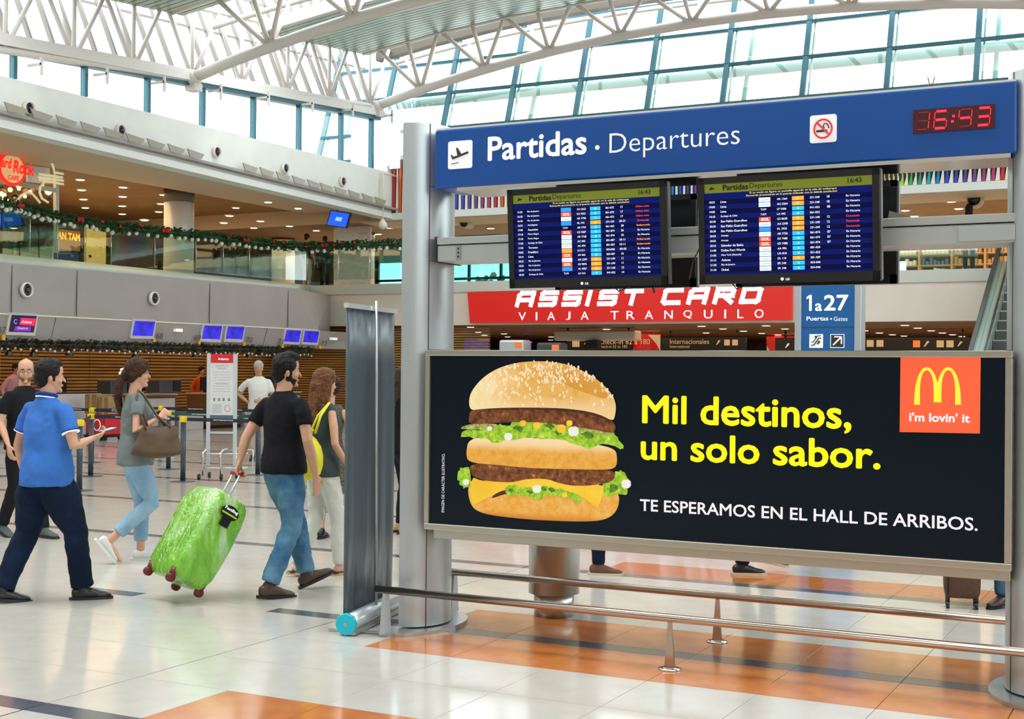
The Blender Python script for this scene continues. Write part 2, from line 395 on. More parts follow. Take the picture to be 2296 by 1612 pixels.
# ribbed roof panels
def roof_panel(y0, y1, label, xr=13.0, rib=.24):
    n = 14; X = [LX+(xr-LX)*i/n for i in range(n+1)]
    Z = lambda x, y: ZL(y)+arch_hi(max(min(x, 0), LX-.3))+.07
    b = MB()
    for i in range(n):
        a, c = X[i], X[i+1]
        b.hexa([(a, y0, Z(a, y0)+.02), (c, y0, Z(c, y0)+.02), (c, y1, Z(c, y1)+.02), (a, y1, Z(a, y1)+.02)], [(a, y0, Z(a, y0)+.3), (c, y0, Z(c, y0)+.3), (c, y1, Z(c, y1)+.3), (a, y1, Z(a, y1)+.3)])
    o = b.build('roof_panel', M_soffit); struct(o); tag(o, label, 'ceiling panel'); del o['category']
    y = y0; b = MB()
    while y < y1-.05:
        for i in range(n):
            a, c = X[i], X[i+1]; ya, yb = y+.02, min(y+rib-.02, y1)
            b.hexa([(a, ya, Z(a, ya)-.025), (c, ya, Z(c, ya)-.025), (c, yb, Z(c, yb)-.025), (a, yb, Z(a, yb)-.025)], [(a, ya, Z(a, ya)+.02), (c, ya, Z(c, ya)+.02), (c, yb, Z(c, yb)+.02), (a, yb, Z(a, yb)+.02)])
        y += rib
    stuff(b.build('ribbing', M_soffit, o))
    e = MB()
    for i in range(n):
        a, c = X[i], X[i+1]
        e.hexa([(a, y0-.12, Z(a, y0)-.05), (c, y0-.12, Z(c, y0)-.05), (c, y0, Z(c, y0)-.05), (a, y0, Z(a, y0)-.05)], [(a, y0-.12, Z(a, y0)+.25), (c, y0-.12, Z(c, y0)+.25), (c, y0, Z(c, y0)+.25), (a, y0, Z(a, y0)+.25)])
    e.build('edge_beam', M_truss, o)
roof_panel(27.6, 32.5, 'grey green ribbed ceiling panel before the glass end wall')
roof_panel(18.6, 24.6, 'grey green ribbed ceiling panel cut by upper picture edge')
roof_panel(8.0, 15.2, 'ribbed ceiling panel over the middle of the hall')
roof_panel(-2.4, 4.8, 'ribbed ceiling panel above the viewer', rib=.6); roof_panel(-12.5, -5.4, 'ribbed ceiling panel behind the viewer', rib=.6)

# ================================================================ GLASS END WALL
gw = struct(thing('window_3', 'x', 'x', (-12, 34.5, 8))); del gw['label']; del gw['category']
GY = lambda z: 34.15+(z-8)/2.92
M_glassB = glass('end_glass', (.97, 1, 1), .05)
mx = [-22.25+2.165*k for k in range(-1, 15)]
zt = [8.0, 8.83, 9.96, 10.98, 12.0, 13.1, 14.2]
for x in mx:
    MB().beam((x, GY(7.9), 7.9), (x, GY(14.4), 14.4), .14, .10).build('mullion', M_mull, gw)
    MB().beam((x+.13, GY(7.9)+.12, 7.9), (x+.13, GY(14.4)+.12, 14.4), .05, .06).build('mullion', M_teal, gw)
for z in zt:
    MB().box(mx[0], mx[-1], GY(z)-.05, GY(z)+.06, z-.045, z+.045).build('transom', M_mull, gw)
for i in range(len(mx)-1):
    for j in range(len(zt)-1):
        a, b_, z0, z1 = mx[i]+.07, mx[i+1]-.07, zt[j]+.045, zt[j+1]-.045
        MB().hexa([(a, GY(z0), z0), (b_, GY(z0), z0), (b_, GY(z0)+.012, z0), (a, GY(z0)+.012, z0)], [(a, GY(z1), z1), (b_, GY(z1), z1), (b_, GY(z1)+.012, z1), (a, GY(z1)+.012, z1)]).build('pane', M_glassB, gw)
n = 16
for i in range(n):
    xa_, xb_ = -22+i*1.9, -20.1+i*1.9; za, zc = ZL(33)+arch_hi(xa_)+.22, ZL(33)+arch_hi(xb_)+.22
    MB().hexa([(xa_, 33.7, za), (xb_, 33.7, zc), (xb_, 34.0, zc), (xa_, 34.0, za)], [(xa_, 33.7, za+.4), (xb_, 33.7, zc+.4), (xb_, 34.0, zc+.4), (xa_, 34.0, za+.4)]).build('head_beam', mat('head_beam', (.12, .10, .08), .5), gw)
# outer steel tubes behind the glass
zt0 = 10.0
ot = thing('outer_bracing', 'pale green steel tubes bracing glass end wall from outside', 'bracing', (-12, 36, 8))
for zt0 in (9.9,):
    MB().tube([(-24, GY(zt0)+.55, zt0-.04), (6, GY(zt0)+.55, zt0-.04)], .14, 12).build('tube', M_teal, ot)
for i, x in enumerate(mx):
    if i % 3 == 0:
        MB().tube([(x+.35, GY(7.9)+.6, 7.9), (x+.35, GY(14.4)+1.2, 14.4)], .07, 8).build('post', M_teal, ot)
        MB().ball((x+.25, GY(9.9)+.5, 9.86), .3, 12, (1.5, .5, .45)).build('clamp', M_teal, ot)
# ================================================================ BACK WALL (plane y = 34)
BY = 34.0
mb = MB(); mb.box(-24.6, 8, BY, BY+.35, 2.94, 3.9); wb = struct(mb.build('wall_back', M_cream))
mb = MB(); mb.box(-24.6, 8, BY-.06, BY+12, 3.9, 4.2); struct(mb.build('ceiling', mat('slab_edge', (.60, .62, .56), .4)))
mb = MB(); mb.box(-22.3, 8, BY, BY+.4, 6.08, 7.95); ub = struct(mb.build('wall_upper', mat('fin_backing', (.80, .77, .72), .5)))
mb = MB(); mb.box(LX-.2, 8, BY-.25, BY, 6.08, 6.28); mb.build('lip', mat('lip_white', (.74, .78, .74), .4), ub)
MB().box(-22.0, -21.55, BY-.3, BY+.2, 6.3, 7.7).build('corner_panel', M_cream, ub)
MB().box(-22.9, -20.6, BY-.25, BY-.05, 7.6, 9.6).build('white_screen', glass('frosted', (.8, .95, 1), .3), ub)
# coloured folded fins: dark hollows with white and coloured blades
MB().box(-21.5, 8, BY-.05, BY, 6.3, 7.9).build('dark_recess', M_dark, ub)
rain = [(.55, .02, .02), (.75, .10, .01), (.85, .22, .01), (.85, .4, .02), (.80, .65, .02), (.4, .65, .03), (.05, .4, .06), (.02, .3, .15), (.0, .38, .40), (.0, .2, .55), (.02, .06, .5), (.05, .04, .32), (.10, .04, .28), (.16, .05, .22), (.28, .04, .16), (.45, .03, .12)]
fin_m = [mat('fin_colour_%d' % i, c, .5) for i, c in enumerate(rain)]
M_finw = mat('fin_white', (.80, .77, .72), .5)
fins = ub
x = -21.42; k = 0
while x < 8:
    kz = 6.33+max(0, x+7.4)*.17; yb = BY-.06; top = 7.88; g_ = min(1, max(0, (x+19)/10))
    for cc in (0, 1):
        xx = x+cc*.1075; m = fin_m[k % 16] if cc == 0 else M_finw; b = MB()
        if x < -7.4:
            wt, wb_ = ((.085-.03*g_, .062-.02*g_) if cc == 0 else (.022+.012*g_, .082-.045*g_))
            b.prism([(xx-wb_/2, yb, 6.3), (xx+wb_/2, yb, 6.3), (xx+wt/2, yb, top), (xx-wt/2, yb, top)], (0, -.07, 0))
        else:
            b.prism([(xx-.008, yb, kz+.05), (xx+.008, yb, kz+.05), (xx+.018, yb, top), (xx-.018, yb, top)], (0, -.04, 0))
            b.prism([(xx-.058, yb, 6.3), (xx+.046, yb, 6.3), (xx+.030, yb, kz+.12)], (0, -.09, 0))
        b.build('fin', m, fins)
    x += .215; k += 1
# glass balustrades of the gallery
M_rail_glass = glass('rail_glass', (.62, .86, .80), .16)
M_rail_glass2 = glass('rail_glass_clear', (.80, .93, .88), .10)
ga = thing('gallery_balustrade', 'glass balustrade of gallery along the end wall', 'balustrade', (-12, BY-.02, 4.2))
x = -21.2
while x < 6:
    if not (-5.0 < x < -1.9): MB().box(x, x+1.34, BY-.03, BY-.015, 4.2, 5.25).build('pane', M_rail_glass2, ga)
    x += 1.37
MB().tube([(-21.2, BY-.02, 5.28), (-5.0, BY-.02, 5.28)], .03, 8).build('handrail', M_steel2, ga)
# gallery interior at the end wall
mb = MB(); mb.box(-40, 8, BY+.1, 48, 6.12, 6.2); struct(mb.build('ceiling', M_brown))
mb = MB(); mb.box(-22.6, 8, BY-.1, BY+1.6, 6.05, 6.12); struct(mb.build('ceiling', M_peach))
mb = MB(); mb.box(-40, -30.5, 47, 47.2, 4.2, 6.2); mb.box(-16, 8, 47, 47.2, 4.2, 6.2); struct(mb.build('wall_rear', mat('rear_wall', (.30, .20, .11), .6, var=.3, vscale=1.5)))
# rear glazing with plants outside
rw = struct(thing('window_4', 'x', 'x', (-23, 47, 4.2))); del rw['label']; del rw['category']
for i in range(11):
    xx = -30.5+i*1.45
    MB().box(xx-.05, xx+.05, 47, 47.1, 4.2, 6.15).build('mullion', M_mull, rw)
    if i < 10: MB().box(xx+.05, xx+1.4, 47.04, 47.06, 4.2, 6.15).build('pane', glass('teal_glass', (.45, .85, .83), .1), rw)
MB().box(-30.5, -16, 47, 47.1, 5.25, 5.35).build('transom', M_mull, rw)
for i, (x0, z0) in enumerate(((-27.2, 4.9), (-24.3, 5.0), (-22.2, 4.8), (-20.0, 4.9), (-18.2, 4.8))):
    o = thing('outdoor_tree', 'dark leafy shrub outside rear glazing, behind the white map board and steel post', 'tree', (x0, 51, 3.05), 'shrubs outside rear glazing')
    MB().tube([(x0, 51, 3.05), (x0+.1, 51, z0+.3)], .08, 6).build('trunk', M_dark, o)
    b = MB(); rr = random.Random(i)
    for j in range(60):
        c = np.array([x0+rr.uniform(-.85, .85), 51+rr.gauss(0, .3), z0+rr.uniform(-.8, .8)]); b.ball(c, rr.uniform(.06, .16), 5)
    stuff(b.build('foliage', mat('dark_foliage', (.01, .05, .05), .6), o))
# shop inside the gallery, far right
shp = thing('gallery_shop', 'warm lit shop shelves on gallery behind the cross beam', 'shop shelf', (-8, 44, 4.2))
for i in range(9):
    x0 = -13+i*1.0
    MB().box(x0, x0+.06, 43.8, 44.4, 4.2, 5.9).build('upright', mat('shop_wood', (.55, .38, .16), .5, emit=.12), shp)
    for z in (4.4, 4.75, 5.1, 5.45):
        b = MB(); rr = random.Random(i*7+int(z*10))
        MB().box(x0+.06, x0+.98, 43.85, 44.4, z-.03, z).build('shelf', MATS['shop_wood'], shp)
        for j in range(7): b.box(x0+.1+j*.12, x0+.18+j*.12, 43.95, 44.2, z, z+rr.uniform(.12, .26))
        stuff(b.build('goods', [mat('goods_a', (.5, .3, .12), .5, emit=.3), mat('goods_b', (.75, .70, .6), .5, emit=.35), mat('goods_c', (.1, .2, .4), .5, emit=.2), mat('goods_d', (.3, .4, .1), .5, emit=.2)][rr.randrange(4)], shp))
b = MB(); b.box(-9.3, -8.3, 43.4, 43.5, 4.2, 5.2); o = b.build('light_panel', mat('panel_glow', (.75, .88, 1), .5, emit=1.2)); tag(o, 'white and pale blue glowing display panel in gallery shop', 'display')
# ---- upper gallery along the left wall
mb = MB(); mb.box(-40, -24.55, 6, 46, 3.9, 4.22); struct(mb.build('ceiling', mat('slab_edge', (.60, .62, .56), .4)))
mb = MB(); mb.hexa([(-24.7, 8, 3.9), (-21.82, 8, 3.66), (-21.82, 29.6, 3.78), (-24.7, 33.95, 3.9)], [(-24.7, 8, 4.23), (-21.78, 8, 3.72), (-21.78, 29.7, 3.86), (-24.7, 33.95, 4.22)])
o = mb.build('trim_2', M_ledge); struct(o)
mb = MB(); mb.box(-40, LX-.4, 6, 34.1, 6.56, 6.66); struct(mb.build('ceiling', M_brown))
mb = MB(); mb.box(LX-3.2, LX-.4, 6, 34, 6.44, 6.56); struct(mb.build('ceiling', M_peach))
mb = MB(); mb.box(-38.2, -38, 6, 47, 4.2, 6.6); struct(mb.build('wall_gallery', mat('rear_wall', (.30, .20, .11), .6)))
# downlights
lights = [((180, 403), (183, 426), (187, 447), (191, 466), (276, 420), (275, 441), (274, 462), (274, 480), (367, 437), (361, 457), (356, 475), (324, 494), (529, 466), (515, 484), (502, 500), (601, 479), (584, 496), (569, 511), (668, 492), (649, 507), (709, 517)),
          ((875, 511), (848, 525), (1100, 487), (1100, 512), (1139, 495), (2115, 437), (2133, 452), (2150, 468), (2030, 472), (2050, 485), (2247, 430)),
          ((1055, 733), (1072, 744), (1086, 751), (1130, 748), (1138, 755), (1236, 755), (1235, 762), (1360, 738), (1345, 747), (1412, 743), (1396, 750), (1573, 731), (1621, 737), (1583, 746), (1718, 730), (1667, 742), (1708, 747), (1744, 750), (1760, 737), (2029, 729), (2058, 735), (1942, 741), (1972, 746), (2088, 741), (2001, 750), (2113, 746), (2027, 753), (2136, 750), (2157, 754))]
proto = None
for gi, (zc, lab, grp, r) in enumerate(((6.56, 'round glowing downlight in brown ceiling of the side gallery', 'downlights of the side gallery', .10), (6.12, 'round glowing downlight in gallery ceiling above the end wall', 'downlights of the end gallery', .10), (2.93, 'round glowing downlight in dark ceiling below the end gallery', 'downlights under the end gallery', .10))):
    for q in lights[gi]:
        p = at_z(q[0], q[1], zc-.02)
        if gi == 0 and p[1] > 34: p = at_z(q[0], q[1], 6.10)
        if gi == 0 and p[0] > LX-3.2 and p[1] < 34: p[2] = 6.43
        if proto is None:
            t = thing('downlight', lab, 'ceiling light', p, grp)
            MB().lathe(p+np.array([0, 0, .02]), [(.09, -.02), (.14, -.03), (.15, 0), (.1, .01)], 16).build('ring', M_lampring, t)
            MB().lathe(p+np.array([0, 0, -.012]), [(.001, 0), (.10, .0), (.10, .012)], 14).build('lens', M_lampglow, t)
            proto = t; KIDS[t.name] = list(t.children)
        else:
            t = copy_tree(proto); t.location = Vector(p); t['label'] = lab; t['group'] = grp
# round columns
def column(c, r, z0, z1, label, m, collar=True):
    t = thing('round_column', label, 'column', (c[0], c[1], z0))
    MB().lathe((c[0], c[1], z0), [(r, 0), (r, (z1-z0)-.12)], 32).build('shaft', m, t)
    if collar: MB().lathe((c[0], c[1], z1-.36), [(r*1.02, 0), (r*1.02, .36)], 32).build('collar', mat('collar_dark', (.16, .13, .11), .5), t)
    return t
M_colst = mat('column_steel', (.78, .76, .76), .35, .25)
column((-24.9-.3, 28.75), .41, 4.22, 6.56, 'silver round column rising from side gallery into ceiling', M_colst)
c2 = column((-28.2, 37.5), .4, 4.22, 6.12, 'pale round column further back in the side gallery', M_colst)
column((-24.6, 37), .4, 4.22, 6.12, 'dark topped column behind the white map board', M_colst)
# bays under the end gallery
mb = MB(); mb.box(-40, 8, BY+.35, 56, 2.93, 3.05); struct(mb.build('ceiling', mat('low_ceiling', (.20, .11, .06), .5, var=.15, vscale=.8)))
mb = MB(); mb.box(-40, 8, 56, 56.2, 0, 3); struct(mb.build('wall_far', mat('far_wall', (.16, .10, .06), .6, var=.4, vscale=.8)))
M_sw = mat('stripe_white', (.75, .75, .74), .3); M_sr = mat('stripe_red', (.70, .02, .03), .35)
def striped(xc, yc, r, label):
    t = column((xc, yc), r, 0, 2.93, label, M_sw, False)
    for ph in (0, PI*1.05):
        vs = []; n = 40
        for i in range(n+1):
            a = ph+2.9*PI*i/n*.7; z = .0+2.93*i/n
            for dz in (0, .95):
                zz = min(2.9, z+dz); vs.append((xc+(r+.012)*math.cos(-a), yc+(r+.012)*math.sin(-a), zz))
        MB().add(vs, [(2*i, 2*i+2, 2*i+3, 2*i+1) for i in range(n)], True).build('stripe', M_sr, t)
striped(-15.95, 40.5, .47, 'white round column with broad red spiral stripes')
striped(-12.6, 44.5, .5, 'second red striped column, next to the blue gate totem')

# the rest of the hall, around and behind the viewer
M_hall = mat('hall_wall', (.42, .40, .37), .6)
mb = MB(); mb.box(-22, 13.3, -14.3, -14, 0, 8.4); struct(mb.build('wall_front', M_hall))
mb = MB(); mb.box(13, 13.3, -14, 34, 0, 4.6); struct(mb.build('wall_right', M_hall))
mb = MB(); mb.box(-22, -21.7, -14, 8, 0, 7.4); struct(mb.build('wall_side', M_hall))
mb = MB(); mb.box(-40, -21.9, 34.05, 34.15, 6.1, 6.66); struct(mb.build('wall_bulkhead', M_peach))
mb = MB(); mb.box(-40, -21.7, 5.8, 6, 0, 6.6); struct(mb.build('wall_gallery_end', M_hall))
mb = MB(); mb.box(8, 13.2, 34, 34.3, 0, 14); mb.box(7.9, 8.1, 34.3, 56, 0, 6.2); struct(mb.build('wall_end', M_hall))
mb = MB(); mb.box(-40.2, -40, 6, 56, 0, 6.6); struct(mb.build('wall_outer', M_hall))
# ================================================================ CHECK-IN SIDE (left, ground floor)
FX = -21.8
mb = MB()
mb.hexa([(FX-.35, 8, 2.72), (FX-.02, 8, 2.72), (FX-.02, 30.6, 2.70), (FX-1.9, 33.9, 2.70)], [(FX-.35, 8, 3.70), (FX+.02, 8, 3.70), (FX+.02, 29.6, 3.80), (FX-1.9, 33.9, 3.85)])
fa = struct(mb.build('wall_checkin', M_fascia))
mb = MB(); mb.hexa([(FX-.35, 8, 2.16), (FX-.13, 8, 2.16), (FX-.13, 30.6, 2.20), (FX-.35, 33.9, 2.20)], [(FX-.35, 8, 2.70), (FX+.02, 8, 2.70), (FX+.02, 30.6, 2.69), (FX-.35, 33.9, 2.69)])
mb.build('lower_panel', M_fascia, fa)
M_seam = mat('seam', (.12, .11, .10), .6)
for y in (19.8, 21.6, 26, 29.2): MB().box(FX+.005, FX+.025, y-.008, y+.008, 2.74, 3.72).build('seam', M_seam, fa)
for y in (21.0, 28.3): MB().beam((FX-.12, y, 2.22), (FX+.025, y, 2.68), .012, .012).build('seam', M_seam, fa)
MB().box(FX, FX+.035, 8, 30.5, 2.69, 2.715).build('ledge_strip', M_lampring, fa)
mb = MB(); mb.box(-40, FX-.36, 6, 34, 2.2, 2.3); struct(mb.build('ceiling', mat('low_ceiling', (.20, .11, .06), .5)))
for i, q in enumerate([(57, 650), (343, 669)]):
    nozzle(at_x(*q, FX+.03), (1, 0, 0), .13, 'round dark air nozzle in grey check-in fascia, '+['above the screen with red banner', 'above the lone plain blue screen'][i], 'air nozzles of the fascia')
M_scr = mat('screen_blue', (.02, .015, .42), .3, emit=.9, var=.5, vscale=4)
M_scrd = mat('screen_dark', (.012, .008, .05), .25, emit=.3)
M_scrframe = mat('screen_frame', (.62, .58, .54), .4)
def wall_screen(c4, label, m, extra=False):
    (tl, tr, bl, br) = c4
    P = [at_x(*tl, FX+.075), at_x(*tr, FX+.075), at_x(*br, FX-.045), at_x(*bl, FX-.045)]
    t = thing('wall_screen', label, 'screen', (P[2]+P[3])/2, 'check-in screens')
    MB().prism([P[3], P[2], P[1], P[0]], (-.10, 0, .02)).build('frame', M_scrframe, t)
    c = sum(P)/4; Q = [c+(p-c)*np.array([1, .86, .84])+np.array([.008, 0, 0]) for p in P]
    MB().add([Q[3], Q[2], Q[1], Q[0]], [(0, 1, 2, 3)]).build('display', m, t)
    if extra:
        def pt(u, v): return Q[0]*(1-u)*(1-v)+Q[1]*u*(1-v)+Q[3]*(1-u)*v+Q[2]*u*v+np.array([.006, 0, 0])
        MB().add([pt(.36, .52), pt(.97, .55), pt(.97, .14), pt(.36, .14)], [(0, 1, 2, 3)]).build('banner', mat('scr_red', (.75, .01, .08), .4, emit=.9), t)
        MB().add([pt(.2, .86), pt(.85, .86), pt(.85, .6), pt(.2, .6)], [(0, 1, 2, 3)]).build('caption_band', mat('scr_violet', (.16, .02, .40), .4, emit=.7), t)
        U = Q[1]-Q[0]; U /= np.linalg.norm(U); V = Q[0]-Q[3]; V /= np.linalg.norm(V); L = np.linalg.norm(Q[1]-Q[0])
        b = MB(); put_text(b, 'Avianca', pt(.42, .42)+np.array([.004, 0, 0]), U, V, L*.42, bold=.02); put_text(b, 'Check-in', pt(.3, .76)+np.array([.004, 0, 0]), U, V, L*.42); b.build('lettering', M_w, t)
        MB().tube([pt(.18, .35)+np.array([.003, .04*math.cos(a), .045*math.sin(a)]) for a in np.linspace(.6, 5.8, 12)], .007, 5).build('emblem', mat('scr_ring', (.2, .3, .9), .4, emit=1), t)
    return t
SC = [(((22, 702), (86, 705), (13, 751), (79, 753)), 'wall screen showing red banner on black beside counter number', M_scrd, True),
      (((299, 716), (351, 718), (292, 759), (345, 760)), 'plain blue wall screen standing alone left of number 68', M_scr, False),
      (((455, 726.5), (501, 728), (448, 766), (495, 768)), 'plain blue wall screen, first of the pair nearer the café side', M_scr, False),
      (((508, 729), (551, 730), (502, 766), (545, 768)), 'plain blue wall screen, second of the pair beyond the white emergency lamp', M_scr, False),
      (((640, 737), (677.5, 739), (633, 771), (672, 773)), 'dark blue wall screen beside number 71', M_scr, False),
      (((681, 739), (718, 741), (676, 772), (713, 774)), 'plain blue wall screen nearest the slate banner', M_scr, False)]
for a in SC: wall_screen(*a)
M_num = mat('number_dark', (.08, .07, .065), .5)
for s, q, w in (('67', (-8, 748), 16), ('68', (346, 760), 15), ('69', (431, 764), 15), ('70', (547, 768), 15), ('71', (619, 772), 12), ('72', (716, 776), 13)):
    p = at_x(*q, FX-.06); p2 = at_x(q[0]+w, q[1], FX-.06); b = MB(); put_text(b, s, p+np.array([.04, 0, 0]), (0, 1, 0), (.28, 0, .96), abs(p2[1]-p[1]), .15, bold=.01)
    b.build('counter_number', M_num, fa)
for q in ((5, 757), (343, 762), (444, 770), (545, 772), (631, 776), (716, 778)):
    p = at_x(*q, FX-.1); MB().box(FX-.1, FX-.05, p[1]-.04, p[1]+.04, p[2]-.05, p[2]+.06).build('number_tab', mat('tab_amber', (.75, .40, .05), .5), fa)
for q in ((400, 741), (749, 760)):
    p = at_x(*q, FX+.02); MB().box(FX-.05, FX+.05, p[1]-.12, p[1]+.12, p[2]-.03, p[2]+.04).build('emergency_light', M_w, fa)
# slatted wood wall behind the counters
M_wood = mat('slat_wood', (.46, .27, .08), .45, col2=(.36, .19, .05), vscale=1.2, aniso=(1, 1, 6))
WX = -26.3
mb = MB(); mb.box(WX-.15, WX-.05, 6, 36, 0, 2.3); wr = struct(mb.build('wall_counter', mat('slat_backing', (.10, .05, .02), .7)))
b = MB(); z = .05
while z < 2.2:
    y = 8
    while y < 35.6:
        b.box(WX-.05, WX, y, y+2.3, z, z+.055); y += 2.32
    z += .088
stuff(b.build('slatting', M_wood, wr))
for y in (15.2, 18.9, 22.4): MB().box(WX-.0, WX+.03, y, y+1.15, 1.3, 2.18).build('plain_panel', mat('wood_plain', (.58, .33, .12), .45), wr)
mb = MB(); mb.box(WX, -21.9, 34.6, 34.8, 0, 2.9); struct(mb.build('wall_corner', mat('slat_backing', (.10, .05, .02), .7)))
b = MB(); z = .05
while z < 2.85: b.box(WX, -18.5, 34.5, 34.6, z, z+.05); z += .075
o = struct(b.build('wall_slats', M_wood))
# counters
M_cbody = mat('counter_brown', (.18, .08, .035), .35); M_cwhite = mat('counter_white', (.62, .58, .56), .4); M_ctop = mat('counter_top', (.55, .48, .40), .3)
CX = -23.6
cy = [14.6, 17.3, 20.0, 22.7, 25.4, 28.1, 30.8]
lab = ['brown check-in counter behind the man with glasses', 'brown check-in counter with pink shirted agent', 'brown check-in counter behind blue polo man', 'brown check-in counter beside red crate trolley', 'check-in counter seen behind woman in grey', 'check-in counter of the orange shirted agent', 'check-in counter behind white haired man']
for i, y in enumerate(cy):
    t = thing('checkin_counter', lab[i], 'counter', (CX-.35, y+1.1, 0), 'check-in counters')
    MB().box(CX-.7, CX, y, y+1.5, .08, .92).build('body', M_cbody, t, bevel=.01)
    MB().box(CX-.72, CX+.03, y-.02, y+1.52, .92, .96).build('worktop', M_ctop, t, bevel=.005)
    MB().box(CX-.66, CX-.04, y+.03, y+1.47, 0, .08).build('plinth', M_black, t)
    MB().box(CX, CX+.02, y+.08, y+1.42, .14, .84).build('front_panel', M_cbody if i % 2 else M_cwhite, t)
    MB().box(CX-.55, CX+.02, y+1.58, y+2.55, .0, .42).build('baggage_scale', M_cwhite, t, bevel=.01)
    o = MB().box(CX-.5, CX-.45, y+.3, y+.85, 1.02, 1.38).build('monitor', M_black); tag(o, 'black monitor on '+lab[i].replace('brown ', '').replace('seen ', ''), 'monitor', 'counter monitors')
    mbx = MB(); mbx.box(CX-.55, CX-.42, y+.5, y+.65, .962, 1.02); mbx.build('stand', M_black, o)
def box_thing(name, label, cat, x, y, w, d, z0, z1, m, rot=0, bev=.01, parts=None):
    o = MB().box(x-w/2, x+w/2, y-d/2, y+d/2, z0, z1).build(name, m, bevel=bev); tag(o, label, cat); return o
# dark equipment cabinets and the pale partition seen past the woman
for (x0, x1, y0, y1, z0, z1, lb) in ((-22.95, -22.7, 21.9, 23.3, 0, 1.02, 'pale partition panel behind woman in grey, below dark monitors'), ):
    o = MB().box(x0, x1, y0, y1, z0, z1).build('partition', M_cwhite); tag(o, lb, 'partition')
    MB().box(x0-.01, x1+.01, y0-.01, y1+.01, z1, z1+.03).build('cap', M_black, o)
for (q, w, lb) in (((268, 877), .9, 'charcoal equipment cabinet above partition, left of the woman in grey'), ((372, 880), .8, 'charcoal and black equipment cabinet, right of the woman in grey')):
    p = at_x(*q, -23.3); o = MB().box(-23.6, -23.15, p[1]-w/2, p[1]+w/2, 1.0, 1.32).build('equipment_cabinet', mat('charcoal', (.06, .07, .08), .4), bevel=.02); tag(o, lb, 'cabinet')
    MB().box(-23.14, -23.12, p[1]+.1, p[1]+w/2-.04, 1.03, 1.29).build('side_face', M_black, o)
# red trolley of crates with brown boxes on top
p = at_z(232, 986); p = p*np.array([1, 1, 0])
t = thing('crate_trolley', 'red printed box trolley beside the queue posts', 'trolley', p)
MB().box(p[0]-.3, p[0]+.3, p[1]-.25, p[1]+.25, .12, .58).build('box', mat('trolley_red', (.62, .02, .03), .4), t, bevel=.02)
MB().box(p[0]-.33, p[0]+.33, p[1]-.28, p[1]+.28, .07, .12).build('deck', M_black, t)
for dx in (-.27, .27):
    for dy in (-.22, .22): MB().lathe((p[0]+dx, p[1]+dy-.02, .05), [(.05, 0), (.05, .04)], 12, (0, 1, 0)).build('wheel', M_black, t)
MB().tube([p+np.array([.05+.1*math.cos(a), -.255, .34+.12*math.sin(a)]) for a in np.linspace(0, 2*PI, 16)], .012, 5).build('emblem', M_w, t)
for i, (dx, w, h) in enumerate(((-.16, .36, .44), (.21, .30, .38))):
    o = MB().box(p[0]+dx-w/2, p[0]+dx+w/2, p[1]-.24, p[1]+.24, .58, .58+h).build('cardboard_box', mat('cardboard', (.34, .20, .08), .6, var=.15), bevel=.01); tag(o, ['wide', 'narrow'][i]+' brown cardboard box on top of red trolley', 'box')
    MB().box(p[0]+dx-.03, p[0]+dx+.03, p[1]-.242, p[1]+.242, .581, .58+h+.002).build('tape', mat('tape', (.5, .36, .18), .3), o)
# queue posts and belts
M_post = mat('queue_post', (.04, .055, .075), .35); M_yel = mat('queue_yellow', (.85, .60, .01), .4)
M_belt = mat('belt_navy', (.012, .02, .05), .6); M_beltg = mat('belt_green', (.01, .12, .09), .6)
QP = {'a': (-13.18, 13.15), 'b': (-14.75, 14.94), 'c': (-16.85, 17.09), 'd': (-14.76, 16.65), 'e': (-12.99, 14.96), 'f': (-16.77, 18.69), 'g': (-12.85, 16.5), 'h': (-15.9, 14.2), 'i': (-11.0, 15.05), 'j': (-18.6, 17.6), 'k': (-14.3, 18.7), 'l': (-16.6, 15.4)}
ql = {'a': 'dark queue post closest to blue polo man\'s phone', 'b': 'dark queue post with tall yellow head just behind the phone hand', 'c': 'far dark queue post in the cluster left of the woman', 'd': 'dark queue post with wide flat base, just right of brown handbag', 'e': 'dark queue post with yellow head between woman and info stand', 'f': 'small distant queue post behind brown handbag', 'g': 'dark queue post hidden behind black shirted man', 'h': 'dark queue post behind blue polo man', 'i': 'dark queue post behind black shirted man\'s back', 'j': 'distant queue post left of red trolley', 'k': 'distant queue post beyond the info stand', 'l': 'queue post at the left picture edge'}
for k_, (x, y) in QP.items():
    t = thing('queue_post', ql[k_], 'barrier post', (x, y, 0), 'belt barrier posts')
    MB().lathe((x, y, 0), [(.0, .022), (.17, .006), (.18, 0)][::-1], 28).build('base', M_post, t)
    MB().lathe((x, y, .01), [(.038, 0), (.038, .84)], 16).build('pole', M_post, t)
    b = MB(); b.lathe((x, y, .85), [(.03, 0), (.046, .01), (.046, .085), (.03, .09)], 10); b.box(x-.06, x+.06, y-.018, y+.018, .86, .935); b.box(x-.018, x+.018, y-.06, y+.06, .86, .935)
    b.build('head', M_yel, t)
bl = [('a', 'b', 0), ('b', 'e', 0), ('c', 'd', 0), ('d', 'g', 1), ('e', 'i', 0), ('h', 'a', 0), ('c', 'j', 0), ('f', 'k', 0), ('l', 'h', 0), ('k', 'g', 0), ('c', 'f', 0)]
